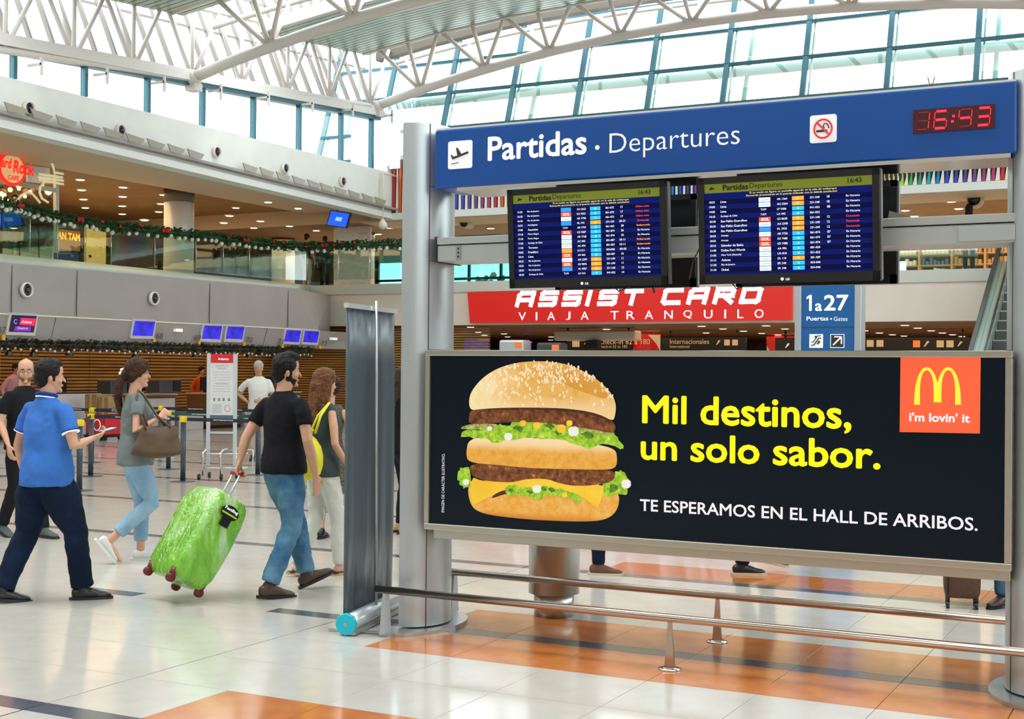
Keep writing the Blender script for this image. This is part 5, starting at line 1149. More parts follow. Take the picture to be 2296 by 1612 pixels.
for pp, mm in (([(1100, 200), (1300, 240), (1480, 340), (1570, 440), (1540, 470), (1380, 420), (1200, 350), (1080, 280)], printmat('print_toast', (.66, .30, .035), (.74, .38, .06), 12)), ([(820, 330), (1050, 310), (1230, 350), (1200, 420), (1000, 440), (850, 410)], MATS.get('x') or printmat('print_toast_soft', (.74, .42, .09), (.80, .48, .13), 12)), ([(430, 500), (470, 360), (600, 300), (640, 360), (560, 470), (500, 530)], printmat('print_crust_pale', (.86, .68, .34), (.88, .74, .44), 10))): adpoly(pp, mm, 'toast_print')
lay[0] -= .0004; b = MB(); rr = random.Random(11); n = 0
while n < 250:
    u = rr.uniform(400, 1620); v = 150+abs(rr.gauss(0, 1))*170
    top = 562-412*math.sqrt(max(0, 1-((u-1005)/622)**2))**1.0
    if v < top-4 or v > 520 or (v > 330 and rr.random() < .6 and 1000 < u < 1500): continue
    a = rr.uniform(.9, 2.2); ca, sa = math.cos(a), math.sin(a); L, w_ = rr.uniform(12, 19), rr.uniform(6, 9)
    pts = []
    for k in range(7):
        t_ = 2*PI*k/7; p = F1(u+L*math.cos(t_)*ca-w_*math.sin(t_)*sa, v+L*math.cos(t_)*sa+w_*math.sin(t_)*ca); pts.append((p[0], lay[0], p[2]))
    b.add(pts, [tuple(range(7))[::-1]]); n += 1
stuff(b.build('seed_print', PM_see, bb))
def adtext(s, ua, va, ub, vb, m, **k):
    A = F2(ua, va); B = F2(ub, vb); return tbox(bb, s, float(A[0]), float(B[0]), float(B[2]), float(A[2]), BYp-.0016, m, **k)
adtext('Mil destinos,', 103, 297, 1305, 520, M_yl, bold=.022)
adtext('un solo sabor.', 95, 512, 1472, 726, M_yl, bold=.022)
adtext('TE ESPERAMOS EN EL HALL DE ARRIBOS.', 90, 893, 2030, 1078, M_adw, bold=.014)
rd = adpoly([(1590, 72), (2050, 72), (2045, 517), (1585, 508)], mat('ad_red', (.86, .10, .035), .4, emit=.55), 'red_square', F2, 0)
yq = lay[0]-.0006
for xc in (1741, 1864):
    hw = 56; b = MB(); vs = []; n = 30
    for k in range(n+1):
        t_ = PI*k/n; wd = 19-9*math.sin(t_)
        for sgn in (-1, 1):
            u = xc-(hw+sgn*wd*.9)*math.cos(t_)+(3.5 if xc < 1800 else -3.5)*0; v = 350-(205+sgn*9)*abs(math.sin(t_))**.72
            if abs(math.cos(t_)) > .999: v = 352 if (k == 0) == (xc < 1800) else 338
            p = F2(u, v); vs.append((p[0], yq, p[2]))
    b.add(vs, [(2*i, 2*i+1, 2*i+3, 2*i+2) for i in range(n)]).build('arch_print', mat('ad_arch', (.92, .72, .05), .4, emit=.55), bb)
A = F2(1640, 395); B = F2(1988, 456); tbox(bb, "i'm lovin' it", A[0], B[0], B[2], A[2], yq, M_adw, bold=.03)
A = F1(148, 1418); B = F1(176, 925); b = MB(); put_text(b, 'IMAGEN DE CARACTER ILUSTRATIVO.', (A[0]+.022, BYp-.0016, A[2]), UZ, (-1, 0, 0), float(B[2]-A[2]), .02); 
b.f = [f[::-1] for f in b.f]; b.build('lettering', M_adw, bb)
# ---------------- hand rails
rl = thing('floor_rail', 'low polished steel double guard rail running along foot of the gantry', 'guard rail', (-2.6, 7.4, 0))
for Y, xe in ((7.0, -.55), (7.85, -.86)):
    MB().tube([(-4.53, Y, .285), (xe, Y, .285)], .0235, 16).build('rail_tube', M_railm, rl)
    for x in (-4.46,)+((-.74,) if Y < 7.5 else ()):
        b = MB(); b.hexa([(x-.012, Y-.05, .02), (x+.012, Y-.05, .02), (x+.012, Y+.05, .02), (x-.012, Y+.05, .02)], [(x-.012, Y-.015, .265), (x+.012, Y-.015, .265), (x+.012, Y+.025, .265), (x-.012, Y+.025, .265)]); b.build('bracket', M_steelp, rl)
for x, Y in ((-2.60, 7.0), (-2.61, 7.85)):
    MB().lathe((x, Y, 0), [(.02, 0), (.062, 0), (.062, .008), (.02, .012)], 24).build('foot_disc', M_steel2, rl)
    b = MB(); b.hexa([(x-.03, Y-.006, .01), (x+.03, Y-.006, .01), (x+.03, Y+.006, .01), (x-.03, Y+.006, .01)][::1], [(x-.011, Y-.006, .265), (x+.011, Y-.006, .265), (x+.011, Y+.006, .265), (x-.011, Y+.006, .265)]); b.build('rail_post', M_railm, rl)
    for k in range(4):
        a = PI/4+k*PI/2; MB().lathe((x+.045*math.cos(a), Y+.045*math.sin(a), .008), [(.006, 0), (.005, .004), (0, .005)], 8).build('bolt', M_dark, rl)
# ---------------- steel bin behind the billboard
t = thing('steel_bin', 'brushed steel cylinder bin standing behind billboard, narrower at its foot', 'bin', (-3.86, 8.16, 0))
c = (-3.86, 8.16, 0)
MB().lathe(c, [(.135, 0), (.135, .16)], 36).build('foot', M_steel, t)
MB().lathe(c, [(.14, .155), (.172, .155), (.172, 1.02), (.15, 1.04)], 40).build('body', mat('bin_steel', (.48, .47, .44), .3, .75), t)
MB().lathe(c, [(.15, 1.04), (.10, 1.06), (.095, 1.0), (.0, 1.0)], 30).build('lid', M_black, t)
# ---------------- roll-up banner
A = np.array([-4.694, 6.889, 0]); B = np.array([-4.884, 7.75, 0]); d = B-A; Lb = np.linalg.norm(d); d /= Lb; n = np.array([d[1], -d[0], 0])  # n towards the gantry
t = thing('rollup_banner', 'slate grey roll-up banner seen from behind with cyan end cap', 'roll-up banner', (A+B)/2)
M_bn = mat('banner_slate', (.055, .09, .115), .32, col2=(.08, .125, .155), vscale=1.2, aniso=(5, 5, .5), spec=.6)
b = MB(); N = 18; vs = []
for i in range(N+1):
    for z in (.10, .6, 1.2, 1.7, 2.03):
        w_ = .012*math.sin(i*1.1)*math.sin(PI*(z-.1)/1.93)+.004*math.sin(i*2.7)
        vs.append(A+d*(Lb*i/N)+n*w_+np.array([0, 0, z]))
b.add(vs, [(i*5+j, (i+1)*5+j, (i+1)*5+j+1, i*5+j+1) for i in range(N) for j in range(4)], True)
o = b.build('fabric', M_bn, t); sm = o.modifiers.new('thick', 'SOLIDIFY'); sm.thickness = .003
MB().obox((A+B)/2+np.array([0, 0, 2.04]), d, n, UZ, Lb+.02, .028, .03).build('top_rail', M_alu, t)
MB().tube([A+d*.0+n*.02+np.array([0, 0, .075]), B+n*.02+np.array([0, 0, .075])], [.058, .058], 8).build('cassette', M_alu, t)
MB().obox((A+B)/2+n*.03+np.array([0, 0, .02]), d, n, UZ, Lb, .1, .03).build('cassette_base', M_steel, t)
MB().lathe(A+n*.02-d*.02+np.array([0, 0, .072]), [(.066, 0), (.07, .006), (.07, .026)][::1], 8, d).build('end_cap', mat('cap_cyan', (.0, .52, .66), .35), t)
MB().lathe(A+n*.02-d*.024+np.array([0, 0, .072]), [(.012, 0), (.012, .006)], 10, d).build('end_screw', M_steel, t)
MB().tube([(A+B)/2+n*.05+np.array([0, 0, .06]), (A+B)/2+n*.03+np.array([0, 0, 2.09])], .009, 8).build('pole', M_alu, t)
for q in (.12, .62):
    p = A+d*Lb*q; MB().beam(p-n*.14+np.array([0, 0, .012]), p+n*.22+np.array([0, 0, .012]), .03, .008).build('foot', M_steel, t)
# ---------------- brown suitcase behind the billboard
def soft_box(C, U, V, Wv, su, sv, sw, r, n=6, wob=0., seed=0):
    """superellipsoid-like rounded box, returns MB; U, V, Wv unit axes"""
    b = MB(); nu, nv = 40, 24; e = r; vs = []
    f = lambda w, m: math.copysign(abs(w)**m, w)
    for i in range(1, nv):
        t_ = -PI/2+PI*i/nv
        for k in range(nu):
            a = 2*PI*k/nu
            x = f(math.cos(t_), e)*f(math.cos(a), e); y = f(math.cos(t_), e)*f(math.sin(a), e); z = f(math.sin(t_), e)
            p = C+U*x*su/2+V*y*sv/2+Wv*z*sw/2
            if wob:
                q = Vector(p)*7; dd = noise.noise(q+Vector((seed, 0, 0)))*wob+noise.noise(q*2.6)*wob*.4
                dirv = (U*x*su+V*y*sv+Wv*z*sw); p = p+dirv/np.linalg.norm(dirv)*dd
            vs.append(p)
    vs += [C+Wv*sw/2, C-Wv*sw/2]; T_ = (nv-1)*nu
    fs = [(i*nu+k, i*nu+(k+1) % nu, (i+1)*nu+(k+1) % nu, (i+1)*nu+k) for i in range(nv-2) for k in range(nu)]
    fs += [((nv-2)*nu+k, (nv-2)*nu+(k+1) % nu, T_) for k in range(nu)]+[(k, T_+1, (k+1) % nu) for k in range(nu)]
    b.add(vs, fs, True); return b
a_ = at_z(2082, 1348); c_ = at_z(2120, 1362); e_ = at_z(2173, 1365)
U_ = e_-c_; U_[2] = 0; U_ /= np.linalg.norm(U_); V_ = np.array([-U_[1], U_[0], 0])
C_ = c_+U_*.11+V_*.10; C_[2] = 0
t = thing('brown_suitcase', 'two-tone brown soft suitcase on black castors under billboard edge', 'suitcase', C_)
M_sb = mat('suit_brown', (.085, .035, .018), .5, bump=.3, bscale=60); M_sb2 = mat('suit_tan', (.21, .13, .085), .55)
soft_box(C_+np.array([0, 0, .35]), U_, V_, np.array([0, 0, 1.]), .25, .32, .56, .25).build('shell', M_sb, t)
soft_box(C_-V_*.0-U_*.0+np.array([0, 0, .45]), U_, V_, np.array([0, 0, 1.]), .256, .326, .36, .2).build('upper_panel', M_sb2, t)
MB().tube([C_-V_*.163-U_*.10+np.array([0, 0, z]) for z in (.1, .6)], .008, 6).build('zip', M_black, t)
for su in (-1, 1):
    for sv in (-1, 1):
        p = C_+U_*.095*su+V_*.12*sv; MB().tube([p+np.array([0, 0, .10]), p+np.array([0, 0, .05])], .014, 8).build('castor_fork', M_black, t)
        MB().lathe(p+np.array([0, 0, .026])-U_*.012, [(.008, 0), (.026, 0), (.026, .024), (.008, .024)], 14, U_).build('castor', M_black, t)
b = MB(); b.tube([C_-U_*.06+np.array([0, 0, .62]), C_-U_*.06+np.array([0, 0, .95]), C_+U_*.06+np.array([0, 0, .95]), C_+U_*.06+np.array([0, 0, .62])], .008, 6); b.build('pull_handle', M_steel, t)
# ---------------- green film-wrapped suitcase
A_ = np.array([.924, -.382, 0]); Pl_ = np.array([.382, .924, 0]); th = math.radians(31)
L_x = Pl_*math.sin(th)+np.array([0, 0, math.cos(th)]); T_x = -Pl_*math.cos(th)+np.array([0, 0, math.sin(th)])
c2 = np.array([-6.571, 7.495, .045]); SO = c2+L_x*.03
t = thing('green_suitcase', 'tilted large suitcase wrapped in glossy lime green film with dark red wheels', 'suitcase', (-6.4, 7.5, 0))
m = bpy.data.materials.new('lime_film'); m.use_nodes = True; nt = m.node_tree; bsd = nt.nodes['Principled BSDF']
tc = nt.nodes.new('ShaderNodeTexCoord'); n1 = nt.nodes.new('ShaderNodeTexNoise'); n1.inputs['Scale'].default_value = 2.4; n1.inputs['Detail'].default_value = 6; n1.inputs['Distortion'].default_value = 1.2
mp = nt.nodes.new('ShaderNodeMapping'); mp.inputs['Rotation'].default_value = (.5, .3, .4); mp.inputs['Scale'].default_value = (2.2, 2.2, .7)
nt.links.new(tc.outputs['Object'], mp.inputs[0]); nt.links.new(mp.outputs[0], n1.inputs['Vector'])
cr = nt.nodes.new('ShaderNodeValToRGB'); nt.links.new(n1.outputs['Fac'], cr.inputs[0])
for e_, (p_, c_) in zip([cr.color_ramp.elements[0], cr.color_ramp.elements[1], cr.color_ramp.elements.new(.52)], ((.3, (.10, .36, .004, 1)), (.74, (.42, .72, .10, 1)), (.52, (.22, .60, .01, 1)))): e_.position = p_; e_.color = c_
nt.links.new(cr.outputs[0], bsd.inputs['Base Color']); bsd.inputs['Roughness'].default_value = .22; bsd.inputs['Coat Weight'].default_value = 1; bsd.inputs['Coat Roughness'].default_value = .06
n2 = nt.nodes.new('ShaderNodeTexNoise'); n2.inputs['Scale'].default_value = 9; n2.inputs['Detail'].default_value = 4; n2.inputs['Distortion'].default_value = 1.5; nt.links.new(mp.outputs[0], n2.inputs['Vector'])
bp_ = nt.nodes.new('ShaderNodeBump'); bp_.inputs['Strength'].default_value = .8; bp_.inputs['Distance'].default_value = .03; nt.links.new(n2.outputs['Fac'], bp_.inputs['Height']); nt.links.new(bp_.outputs[0], bsd.inputs['Normal']); nt.links.new(bp_.outputs[0], bsd.inputs['Coat Normal'])
soft_box(SO+L_x*.34+A_*.205+T_x*.135, A_, T_x, L_x, .50, .34, .70, .36, wob=.02, seed=3).build('film_shell', m, t)
M_wr = mat('wheel_red', (.16, .01, .015), .35)
for (a, q) in ((.03, .02), (.38, .02), (.03, .27), (.38, .27)):
    p = SO+A_*a+T_x*q
    MB().tube([p+L_x*.06, p], [.028, .02], 10).build('wheel_housing', M_wr, t)
    MB().lathe(p-L_x*.012-A_*.018, [(.01, 0), (.032, .003), (.032, .033), (.01, .036)], 16, A_).build('wheel', M_wr, t)
HE = SO+L_x*.88+A_*.2+T_x*.10
for s in (-1, 1): MB().tube([SO+L_x*.64+A_*(.2+s*.055)+T_x*.10, HE+A_*s*.055], .009, 8).build('handle_rod', M_alu, t)
MB().tube([HE-A_*.075, HE+A_*.075], .016, 10).build('handle_grip', mat('grip_red', (.35, .01, .03), .4), t)
# strap badge on the upper right of the side towards the viewer
bc = SO+L_x*.56+A_*.462+T_x*.14
NB = A_
b = MB(); pts = []
for k in range(20):
    a = 2*PI*k/20; pts.append(bc+T_x*.075*math.cos(a)+L_x*.05*math.sin(a))
b.prism(pts, NB*.006); b.obox(bc-L_x*.075, T_x, L_x, NB, .075, .06, .006); b.build('badge', M_black, t)
b = MB(); put_text(b, 'FastBag', bc-(-T_x)*.058+L_x*.006+NB*.009, -T_x, L_x, .116, .028, bold=.03); b.build('badge_lettering', M_w, t)
MB().obox(bc-L_x*.012+NB*.005, T_x, L_x, NB, .13, .012, .006).build('badge_stripe', mat('lime_stripe', (.5, .75, .02), .4), t)
# ================================================================ PEOPLE
def ell(path, side=(1, 0, 0), n=16, b=None, round0=True, round1=True):
    """closed tapered tube: path = [(point, r_side, r_other), ...]"""
    b = b or MB(); P = [np.array(p[0], float) for p in path]; R = [(p[1], p[2]) for p in path]
    if round0: d = P[0]-P[1]; d /= np.linalg.norm(d)+1e-9; r = min(R[0]); P = [P[0]+d*r*.62, P[0]+d*r*.4]+P; R = [(R[0][0]*.25, R[0][1]*.25), (R[0][0]*.75, R[0][1]*.75)]+R
    if round1: d = P[-1]-P[-2]; d /= np.linalg.norm(d)+1e-9; r = min(R[-1]); P = P+[P[-1]+d*r*.4, P[-1]+d*r*.62]; R = R+[(R[-1][0]*.75, R[-1][1]*.75), (R[-1][0]*.25, R[-1][1]*.25)]
    vs = []; s0 = np.array(side, float)
    for i, p in enumerate(P):
        d = P[min(i+1, len(P)-1)]-P[max(i-1, 0)]; d = d/(np.linalg.norm(d)+1e-9)
        u = s0-d*(s0@d); u /= np.linalg.norm(u)+1e-9; w = np.cross(d, u)
        for k in range(n):
            a = 2*PI*k/n; vs.append(p+u*math.cos(a)*R[i][0]+w*math.sin(a)*R[i][1])
    fs = [(i*n+k, i*n+(k+1) % n, (i+1)*n+(k+1) % n, (i+1)*n+k) for i in range(len(P)-1) for k in range(n)]
    b.add(vs, fs+[tuple(range(n))[::-1], tuple((len(P)-1)*n+k for k in range(n))], True); return b
_tex = {}
def clouds(sz, name='folds'):
    if sz not in _tex: t = bpy.data.textures.new(name, 'CLOUDS'); t.noise_scale = sz; t.noise_depth = 2; _tex[sz] = t
    return _tex[sz]
def meld(b, name, m, parent, vox, disp=0., dsz=.12, it=4, xf=None):
    if xf: b.v = [tuple(xf(np.array(p))) for p in b.v]
    o = b.build(name, m, parent)
    r = o.modifiers.new('meld', 'REMESH'); r.mode = 'VOXEL'; r.voxel_size = vox; r.use_smooth_shade = True
    if it: s = o.modifiers.new('soft', 'SMOOTH'); s.factor = .5; s.iterations = it
    if disp:
        d = o.modifiers.new('folds', 'DISPLACE'); d.texture = clouds(dsz); d.strength = disp; d.mid_level = .5; d.texture_coords = 'LOCAL'
    return o
M_skin = mat('skin', (.62, .33, .21), .45, var=.05, vscale=20); M_skin2 = mat('skin_tan', (.50, .25, .15), .45, var=.05, vscale=20)
M_lip = mat('lip', (.42, .13, .10), .4); M_eye = mat('eye_white', (.75, .73, .70), .2); M_iris = mat('eye_dark', (.02, .012, .01), .15)
def V3(*a): return np.array(a, float)
def person(label, pos, fwd, h, sp, group=None):
    s = h/1.75; z0 = sp.get('z', 0)
    f = np.array([fwd[0], fwd[1], 0], float); f /= np.linalg.norm(f); r = np.array([f[1], -f[0], 0])
    pos = np.array([pos[0], pos[1], z0], float)
    xf = lambda p: pos+r*p[0]*s+f*p[1]*s+np.array([0, 0, 1.])*p[2]*s
    inv = lambda q: (lambda d: np.array([d@r, d@f, d[2]])/s)(np.array(q, float)-pos)
    t = thing('person', label, 'person', pos, group)
    vox = sp.get('vox', .011); fem = sp.get('f', 0); wd = sp.get('w', 1.); lean = sp.get('lean', 0)
    skin = sp.get('skin', M_skin)
    hz = sp.get('hip', .93); dz = hz-.93
    L = lambda x, y, z: V3(x, y+(z-.93)*lean, z+dz)
    shx = (.155 if fem else .18)*wd**.5
    legs = sp.get('legs', {'R': (V3(.09, .05, .50), V3(.09, .0, .09), V3(0, 1, 0)), 'L': (V3(-.09, .05, .50), V3(-.09, -.0, .09), V3(0, 1, 0))})
    arms = sp.get('arms', {'R': (V3(.25, -.02, 1.13), V3(.26, .08, .88), V3(0, .2, -1)), 'L': (V3(-.25, -.02, 1.13), V3(-.26, .08, .88), V3(0, .2, -1))})
    if 'handL' in sp:
        w = inv(sp['handL']); sh = L(-shx, 0, 1.40); e = (w+sh)/2+V3(-.03, -.04, -.02); dr = (w-e)/np.linalg.norm(w-e); arms = dict(arms); w2 = w-dr*.075; arms['L'] = (e, w2, dr)
    # ---- body, one continuous surface
    b = MB()
    tw = wd
    ell([(L(0, 0, .86), .13*tw, .09*tw), (L(0, 0, .97), .13*tw, .09*tw), (L(0, .0, 1.1), .11*tw, .085*tw), (L(0, .0, 1.25), .13*tw, .095*tw), (L(0, -.005, 1.36), .12, .075), (L(0, -.01, 1.43), .07, .05)], b=b)
    ell([(L(0, -.02, 1.40), .055, .055), (L(0, -.012, 1.48), .052 if fem else .058, .055), (L(0, .004, 1.57), .048 if fem else .056, .052)], b=b)
    for sd, k in (('R', 1), ('L', -1)):
        kn, an, td = legs[sd]; hp = V3(.085*k, 0, .90+dz)
        hp = hp*V3(.85, 1, 1); ell([(hp, .06*wd, .07*wd), (hp*.5+kn*.5, .058*wd, .062*wd), (kn, .052, .054), (kn*.6+an*.4+V3(0, -.012, 0), .05, .055), (kn*.2+an*.8, .034, .036), (an, .032, .036)], b=b)
        td = td/np.linalg.norm(td)
        ell([(an-td*.03+V3(0, 0, -.04), .03, .032), (an+td*.06+V3(0, 0, -.045), .034, .026), (an+td*.15+V3(0, 0, -.06)*1., .036, .016)], b=b)
        el, wr, hd = arms[sd]; sh = L(shx*k, -.005, 1.405)
        ell([(L(shx*k*.6, 0, 1.385), .035, .035), (sh-V3(.012*k,0,.02), .042 if not fem else .036, .042 if not fem else .036), (sh*.5+el*.5, .043 if not fem else .037, .045 if not fem else .038), (el, .037 if not fem else .032, .037 if not fem else .032), (el*.65+wr*.35, .038 if not fem else .032, .036 if not fem else .031), (wr, .024, .019)], b=b)
        # hand: palm, four unequal curled fingers and a thumb
        hd = hd/np.linalg.norm(hd); pn = sp.get('palm'+sd, V3(-k, 0, 0)); pn = pn-hd*(pn@hd); pn /= np.linalg.norm(pn)+1e-9; ss = np.cross(hd, pn)
        if sp.get('hands', 1):
            cu = sp.get('curl'+sd, .35); W0 = wr
            ell([(W0, .024, .018), (W0+hd*.035, .034, .016), (W0+hd*.085, .040, .014)], side=ss, b=b, n=10)
            fw = V3(0, 1, 0); sgn = 1 if ss@fw > 0 else -1
            for j in range(4):
                o_ = (j-1.5)*.0205; q = W0+hd*.085+ss*o_; ln = [.066, .078, .074, .058][j if sgn < 0 else 3-j]
                a1, a2, a3 = cu*.9, cu*2.0, cu*2.8; pp = [q]
                for aa, fr in ((a1, .45), (a2, .3), (a3, .25)): pp.append(pp[-1]+(hd*math.cos(aa)+pn*math.sin(aa))*ln*fr*1.15)
                ell([(pp[0], .0095, .0095), (pp[1], .009, .009), (pp[2], .008, .008), (pp[3], .007, .007)], side=ss, b=b, n=8)
            tq = W0+hd*.025+ss*sgn*.028
            ell([(tq, .014, .013), (tq+ss*sgn*.024+hd*.025+pn*.008, .0115, .0115), (tq+ss*sgn*.034+hd*.055+pn*(.012+cu*.03), .0095, .0095)], b=b, n=8)
    # head in its own frame
    hy = math.radians(sp.get('yaw', 0)); hp_ = sp.get('pitch', 0.); hc = L(0, .012, 1.515)
    def HD(x, y, z):
        y2 = y*math.cos(hp_)-z*math.sin(hp_)*-1*0; z2 = z-y*math.sin(hp_)
        return hc+V3(x*math.cos(hy)+y2*math.sin(hy), -x*math.sin(hy)+y2*math.cos(hy), z2)
    hs = V3(math.cos(hy), -math.sin(hy), 0)
    prof = [(0.004, .048, .020, .018), (.02, .036, .040, .043), (.05, .02, .055, .066), (.085, .010, .064, .083), (.12, .004, .070, .090), (.15, -.001, .073, .095), (.185, -.004, .071, .091), (.21, -.006, .060, .076), (.226, -.006, .040, .052), (.233, -.006, .018, .024)]
    if fem: prof = [(z, y, rx*.95, ry*.95) for z, y, rx, ry in prof]
    ell([(HD(0, y, z), rx, ry) for z, y, rx, ry in prof], side=hs, b=b, n=22)
    hk = 1 if not fem else .93
    ell([(HD(0, .086*hk, .118), .007, .007), (HD(0, .101*hk, .092), .009, .010), (HD(0, .108*hk, .076), .013, .010)], side=hs, b=b, n=10)
    b.ball(HD(0, .078*hk, .05), .022, 10, (1, .8, .55)); b.ball(HD(0, .074*hk, .012), .018, 10)
    for k in (-1, 1):
        b.ball(HD(.072*k*hk, -.004, .10), .026, 10, (.38, .75, 1.15)); b.ball(HD(.028*k, .075*hk, .132), .018, 8, (1.2, .6, .6)); b.ball(HD(.035*k, .062*hk, .082), .024, 8)
    o = meld(b, 'body', skin, t, sp.get('vskin', vox*.62), it=2, xf=xf)
    if vox < .02:
        for k in (-1, 1):
            MB().ball(xf(HD(.030*k, .0770*hk, .117)), .0092*s, 10).build('eye', M_eye, t); MB().ball(xf(HD(.031*k, .0842*hk, .117)), .0042*s, 8).build('iris', M_iris, t)
            MB().tube([xf(HD(.014*k, .093*hk, .134)), xf(HD(.032*k, .091*hk, .139)), xf(HD(.048*k, .08*hk, .134))], .0038*s, 6).build('eyebrow', sp.get('hairm', M_iris), t)
        MB().tube([xf(HD(-.022, .084*hk, .048)), xf(HD(0, .0935*hk, .050)), xf(HD(.022, .084*hk, .048))], [.002*s, .0045*s, .002*s], 8).build('mouth', M_lip, t)
    # ---- hair
    hm = sp.get('hairm', M_iris); b = MB(); hr = sp.get('hair', 'short')
    if hr == 'bald':
        b.ball(HD(0, -.05, .11), .07, 14, (1.06, .75, .95)); b.ball(HD(0, -.022, .175), .08, 14, (.93, 1.08, .80))
        for k in (-1, 1): b.ball(HD(.062*k, -.012, .14), .04, 10, (.4, .8, 1))
    else:
        b.ball(HD(0, -.012, .163), .1, 22, (.85, 1.06, .92)); b.ball(HD(0, -.052, .098), .075, 16, (.92, .76, 1.0)); b.ball(HD(0, .034, .205), .058, 16, (1.05, .95, .62))
        for k in (-1, 1): b.ball(HD(.055*k, .026, .160), .056, 12, (.48, .80, .92)); b.ball(HD(.068*k, .018, .105), .026, 10, (.4, .5, 1.1))
        if hr == 'quiff': b.ball(HD(.0, .062, .218), .042, 12, (1.3, .9, .75)); b.ball(HD(.0, .02, .232), .05, 12, (1.3, 1.3, .6))
    if hr == 'long':
        ell([(HD(0, -.05, .2), .06, .05), (HD(0, -.085, .1), .075, .05), (HD(0, -.10, -.02), .08, .04), (HD(0, -.12, -.16), .075, .032), (HD(0, -.12, -.28), .045, .022)], side=hs, b=b)
        for k in (-1, 1): ell([(HD(.06*k, -.01, .17), .03, .05), (HD(.078*k, -.025, .08), .022, .045), (HD(.075*k, -.04, -.04), .022, .04), (HD(.07*k, -.06, -.14), .015, .03)], side=hs, b=b)
    if hr == 'tail':
        ell([(HD(0, -.05, .15), .06, .06), (HD(0, -.115, .10), .035, .04), (HD(-.02, -.155, .02), .045, .04), (HD(-.03, -.165, -.10), .05, .036), (HD(-.03, -.15, -.20), .035, .028), (HD(-.03, -.135, -.26), .016, .014)], side=hs, b=b)
        for k in (-1, 1): ell([(HD(.055*k, .03, .18), .025, .035), (HD(.070*k, -.005, .12), .016, .045), (HD(.055*k, -.06, .09), .02, .04)], side=hs, b=b)
    if hr == 'curly':
        b.ball(HD(0, -.02, .15), .125, 14)
    meld(b, 'hair', hm, t, max(vox*.6, .006), disp=.012 if hr != 'curly' else .03, dsz=.02, it=1, xf=xf)
    if sp.get('beard'):
        b = MB(); ell([(HD(0, .046, .006), .022, .022), (HD(0, .038, .024), .044, .046), (HD(0, .022, .05), .0575, .067)], side=hs, b=b); 
        for k in (-1, 1): ell([(HD(.055*k, .01, .05), .014, .03), (HD(.066*k, .004, .10), .010, .018)], side=hs, b=b, n=10)
        meld(b, 'beard', sp['beard'], t, .006, it=1, xf=xf)
    # ---- shirt
    sm = sp.get('shirt'); hem = sp.get('hem', .86)
    if sm:
        b = MB(); c = 1.04*wd
        hipw = .172 if not fem else .160; ws = .148 if not fem else .116; ch = .165 if not fem else .142
        rows = [(hem, -.004, hipw*c, .142*c), (max(hem+.05, .95), -.004, hipw*c*.985, .14*c), (1.10, .0, ws*c*1.04, .118*c), (1.24, .005, ch*c, .122*c), (1.33, 0, (shx+.0)*1.0, .118*wd**.5), (1.405, -.006, shx*.98, .094), (1.452, -.012, .118, .076), (1.488 if not fem else 1.46, -.014, .068, .060)]
        ell([(L(0, y, z), rx, ry) for z, y, rx, ry in rows], b=b, round0=False, round1=False, n=24)
        if fem: 
            for k in (-1, 1): b.ball(L(.062*k, .085, 1.27), .056, 12)
        fr = sp.get('sleeve', .62)
        if fr:
            for sd, k in (('R', 1), ('L', -1)):
                el, wr, hd = arms[sd]; sh = L(shx*k, -.005, 1.405); e2 = sh+(el-sh)*min(fr, 1)
                q = [(L(shx*k*.5, -.005, 1.39), .06, .06), (L(shx*k*.92, -.005, 1.385), .060*wd**.3, .062*wd**.3), (sh*.5+e2*.5, .058*wd**.3, .060*wd**.3), (e2, .057*wd**.3, .057*wd**.3)]
                if fr > 1: q += [(el, .05, .05), (wr*.9+el*.1, .036, .034)]
                ell(q, b=b, round1=False, n=16)
        meld(b, sp.get('shirtname', 'shirt'), sm, t, vox, disp=sp.get('fold', .014), dsz=.09, it=3, xf=xf)
    if sp.get('collar'):
        b = MB(); n = 26
        for (z_, rr_, m_, nm, th_) in ((1.505, .066, sp['collar'], 'collar', .016), (1.487, .078, M_w, 'collar_stripe', .0045)):
            MB().tube([xf(L(rr_*math.cos(2*PI*k/n), -.012+rr_*.95*math.sin(2*PI*k/n), z_-.012*math.sin(2*PI*k/n)-.010)) for k in range(n+1)], th_*s, 8).build(nm, m_, t)
        for sd, k in (('R', 1), ('L', -1)):
            el = arms[sd][0]; sh = L(shx*k, -.005, 1.405); e2 = sh+(el-sh)*sp.get('sleeve', .62); d = (el-sh)/np.linalg.norm(el-sh)
            for off, m_, nm, r_ in ((-.010, sp['collar'], 'cuff', .0595), (-.001, M_w, 'cuff_stripe', .0590)):
                q = e2+d*off; MB().lathe(xf(q), [(r_*s*wd**.3*.9, -.004), (r_*s*wd**.3*1.03, -.003), (r_*s*wd**.3*1.03, .003), (r_*s*wd**.3*.9, .004)], 22, r*d[0]+f*d[1]+V3(0, 0, 1)*d[2]).build(nm, m_, t)
    # ---- trousers
    pm = sp.get('pants')
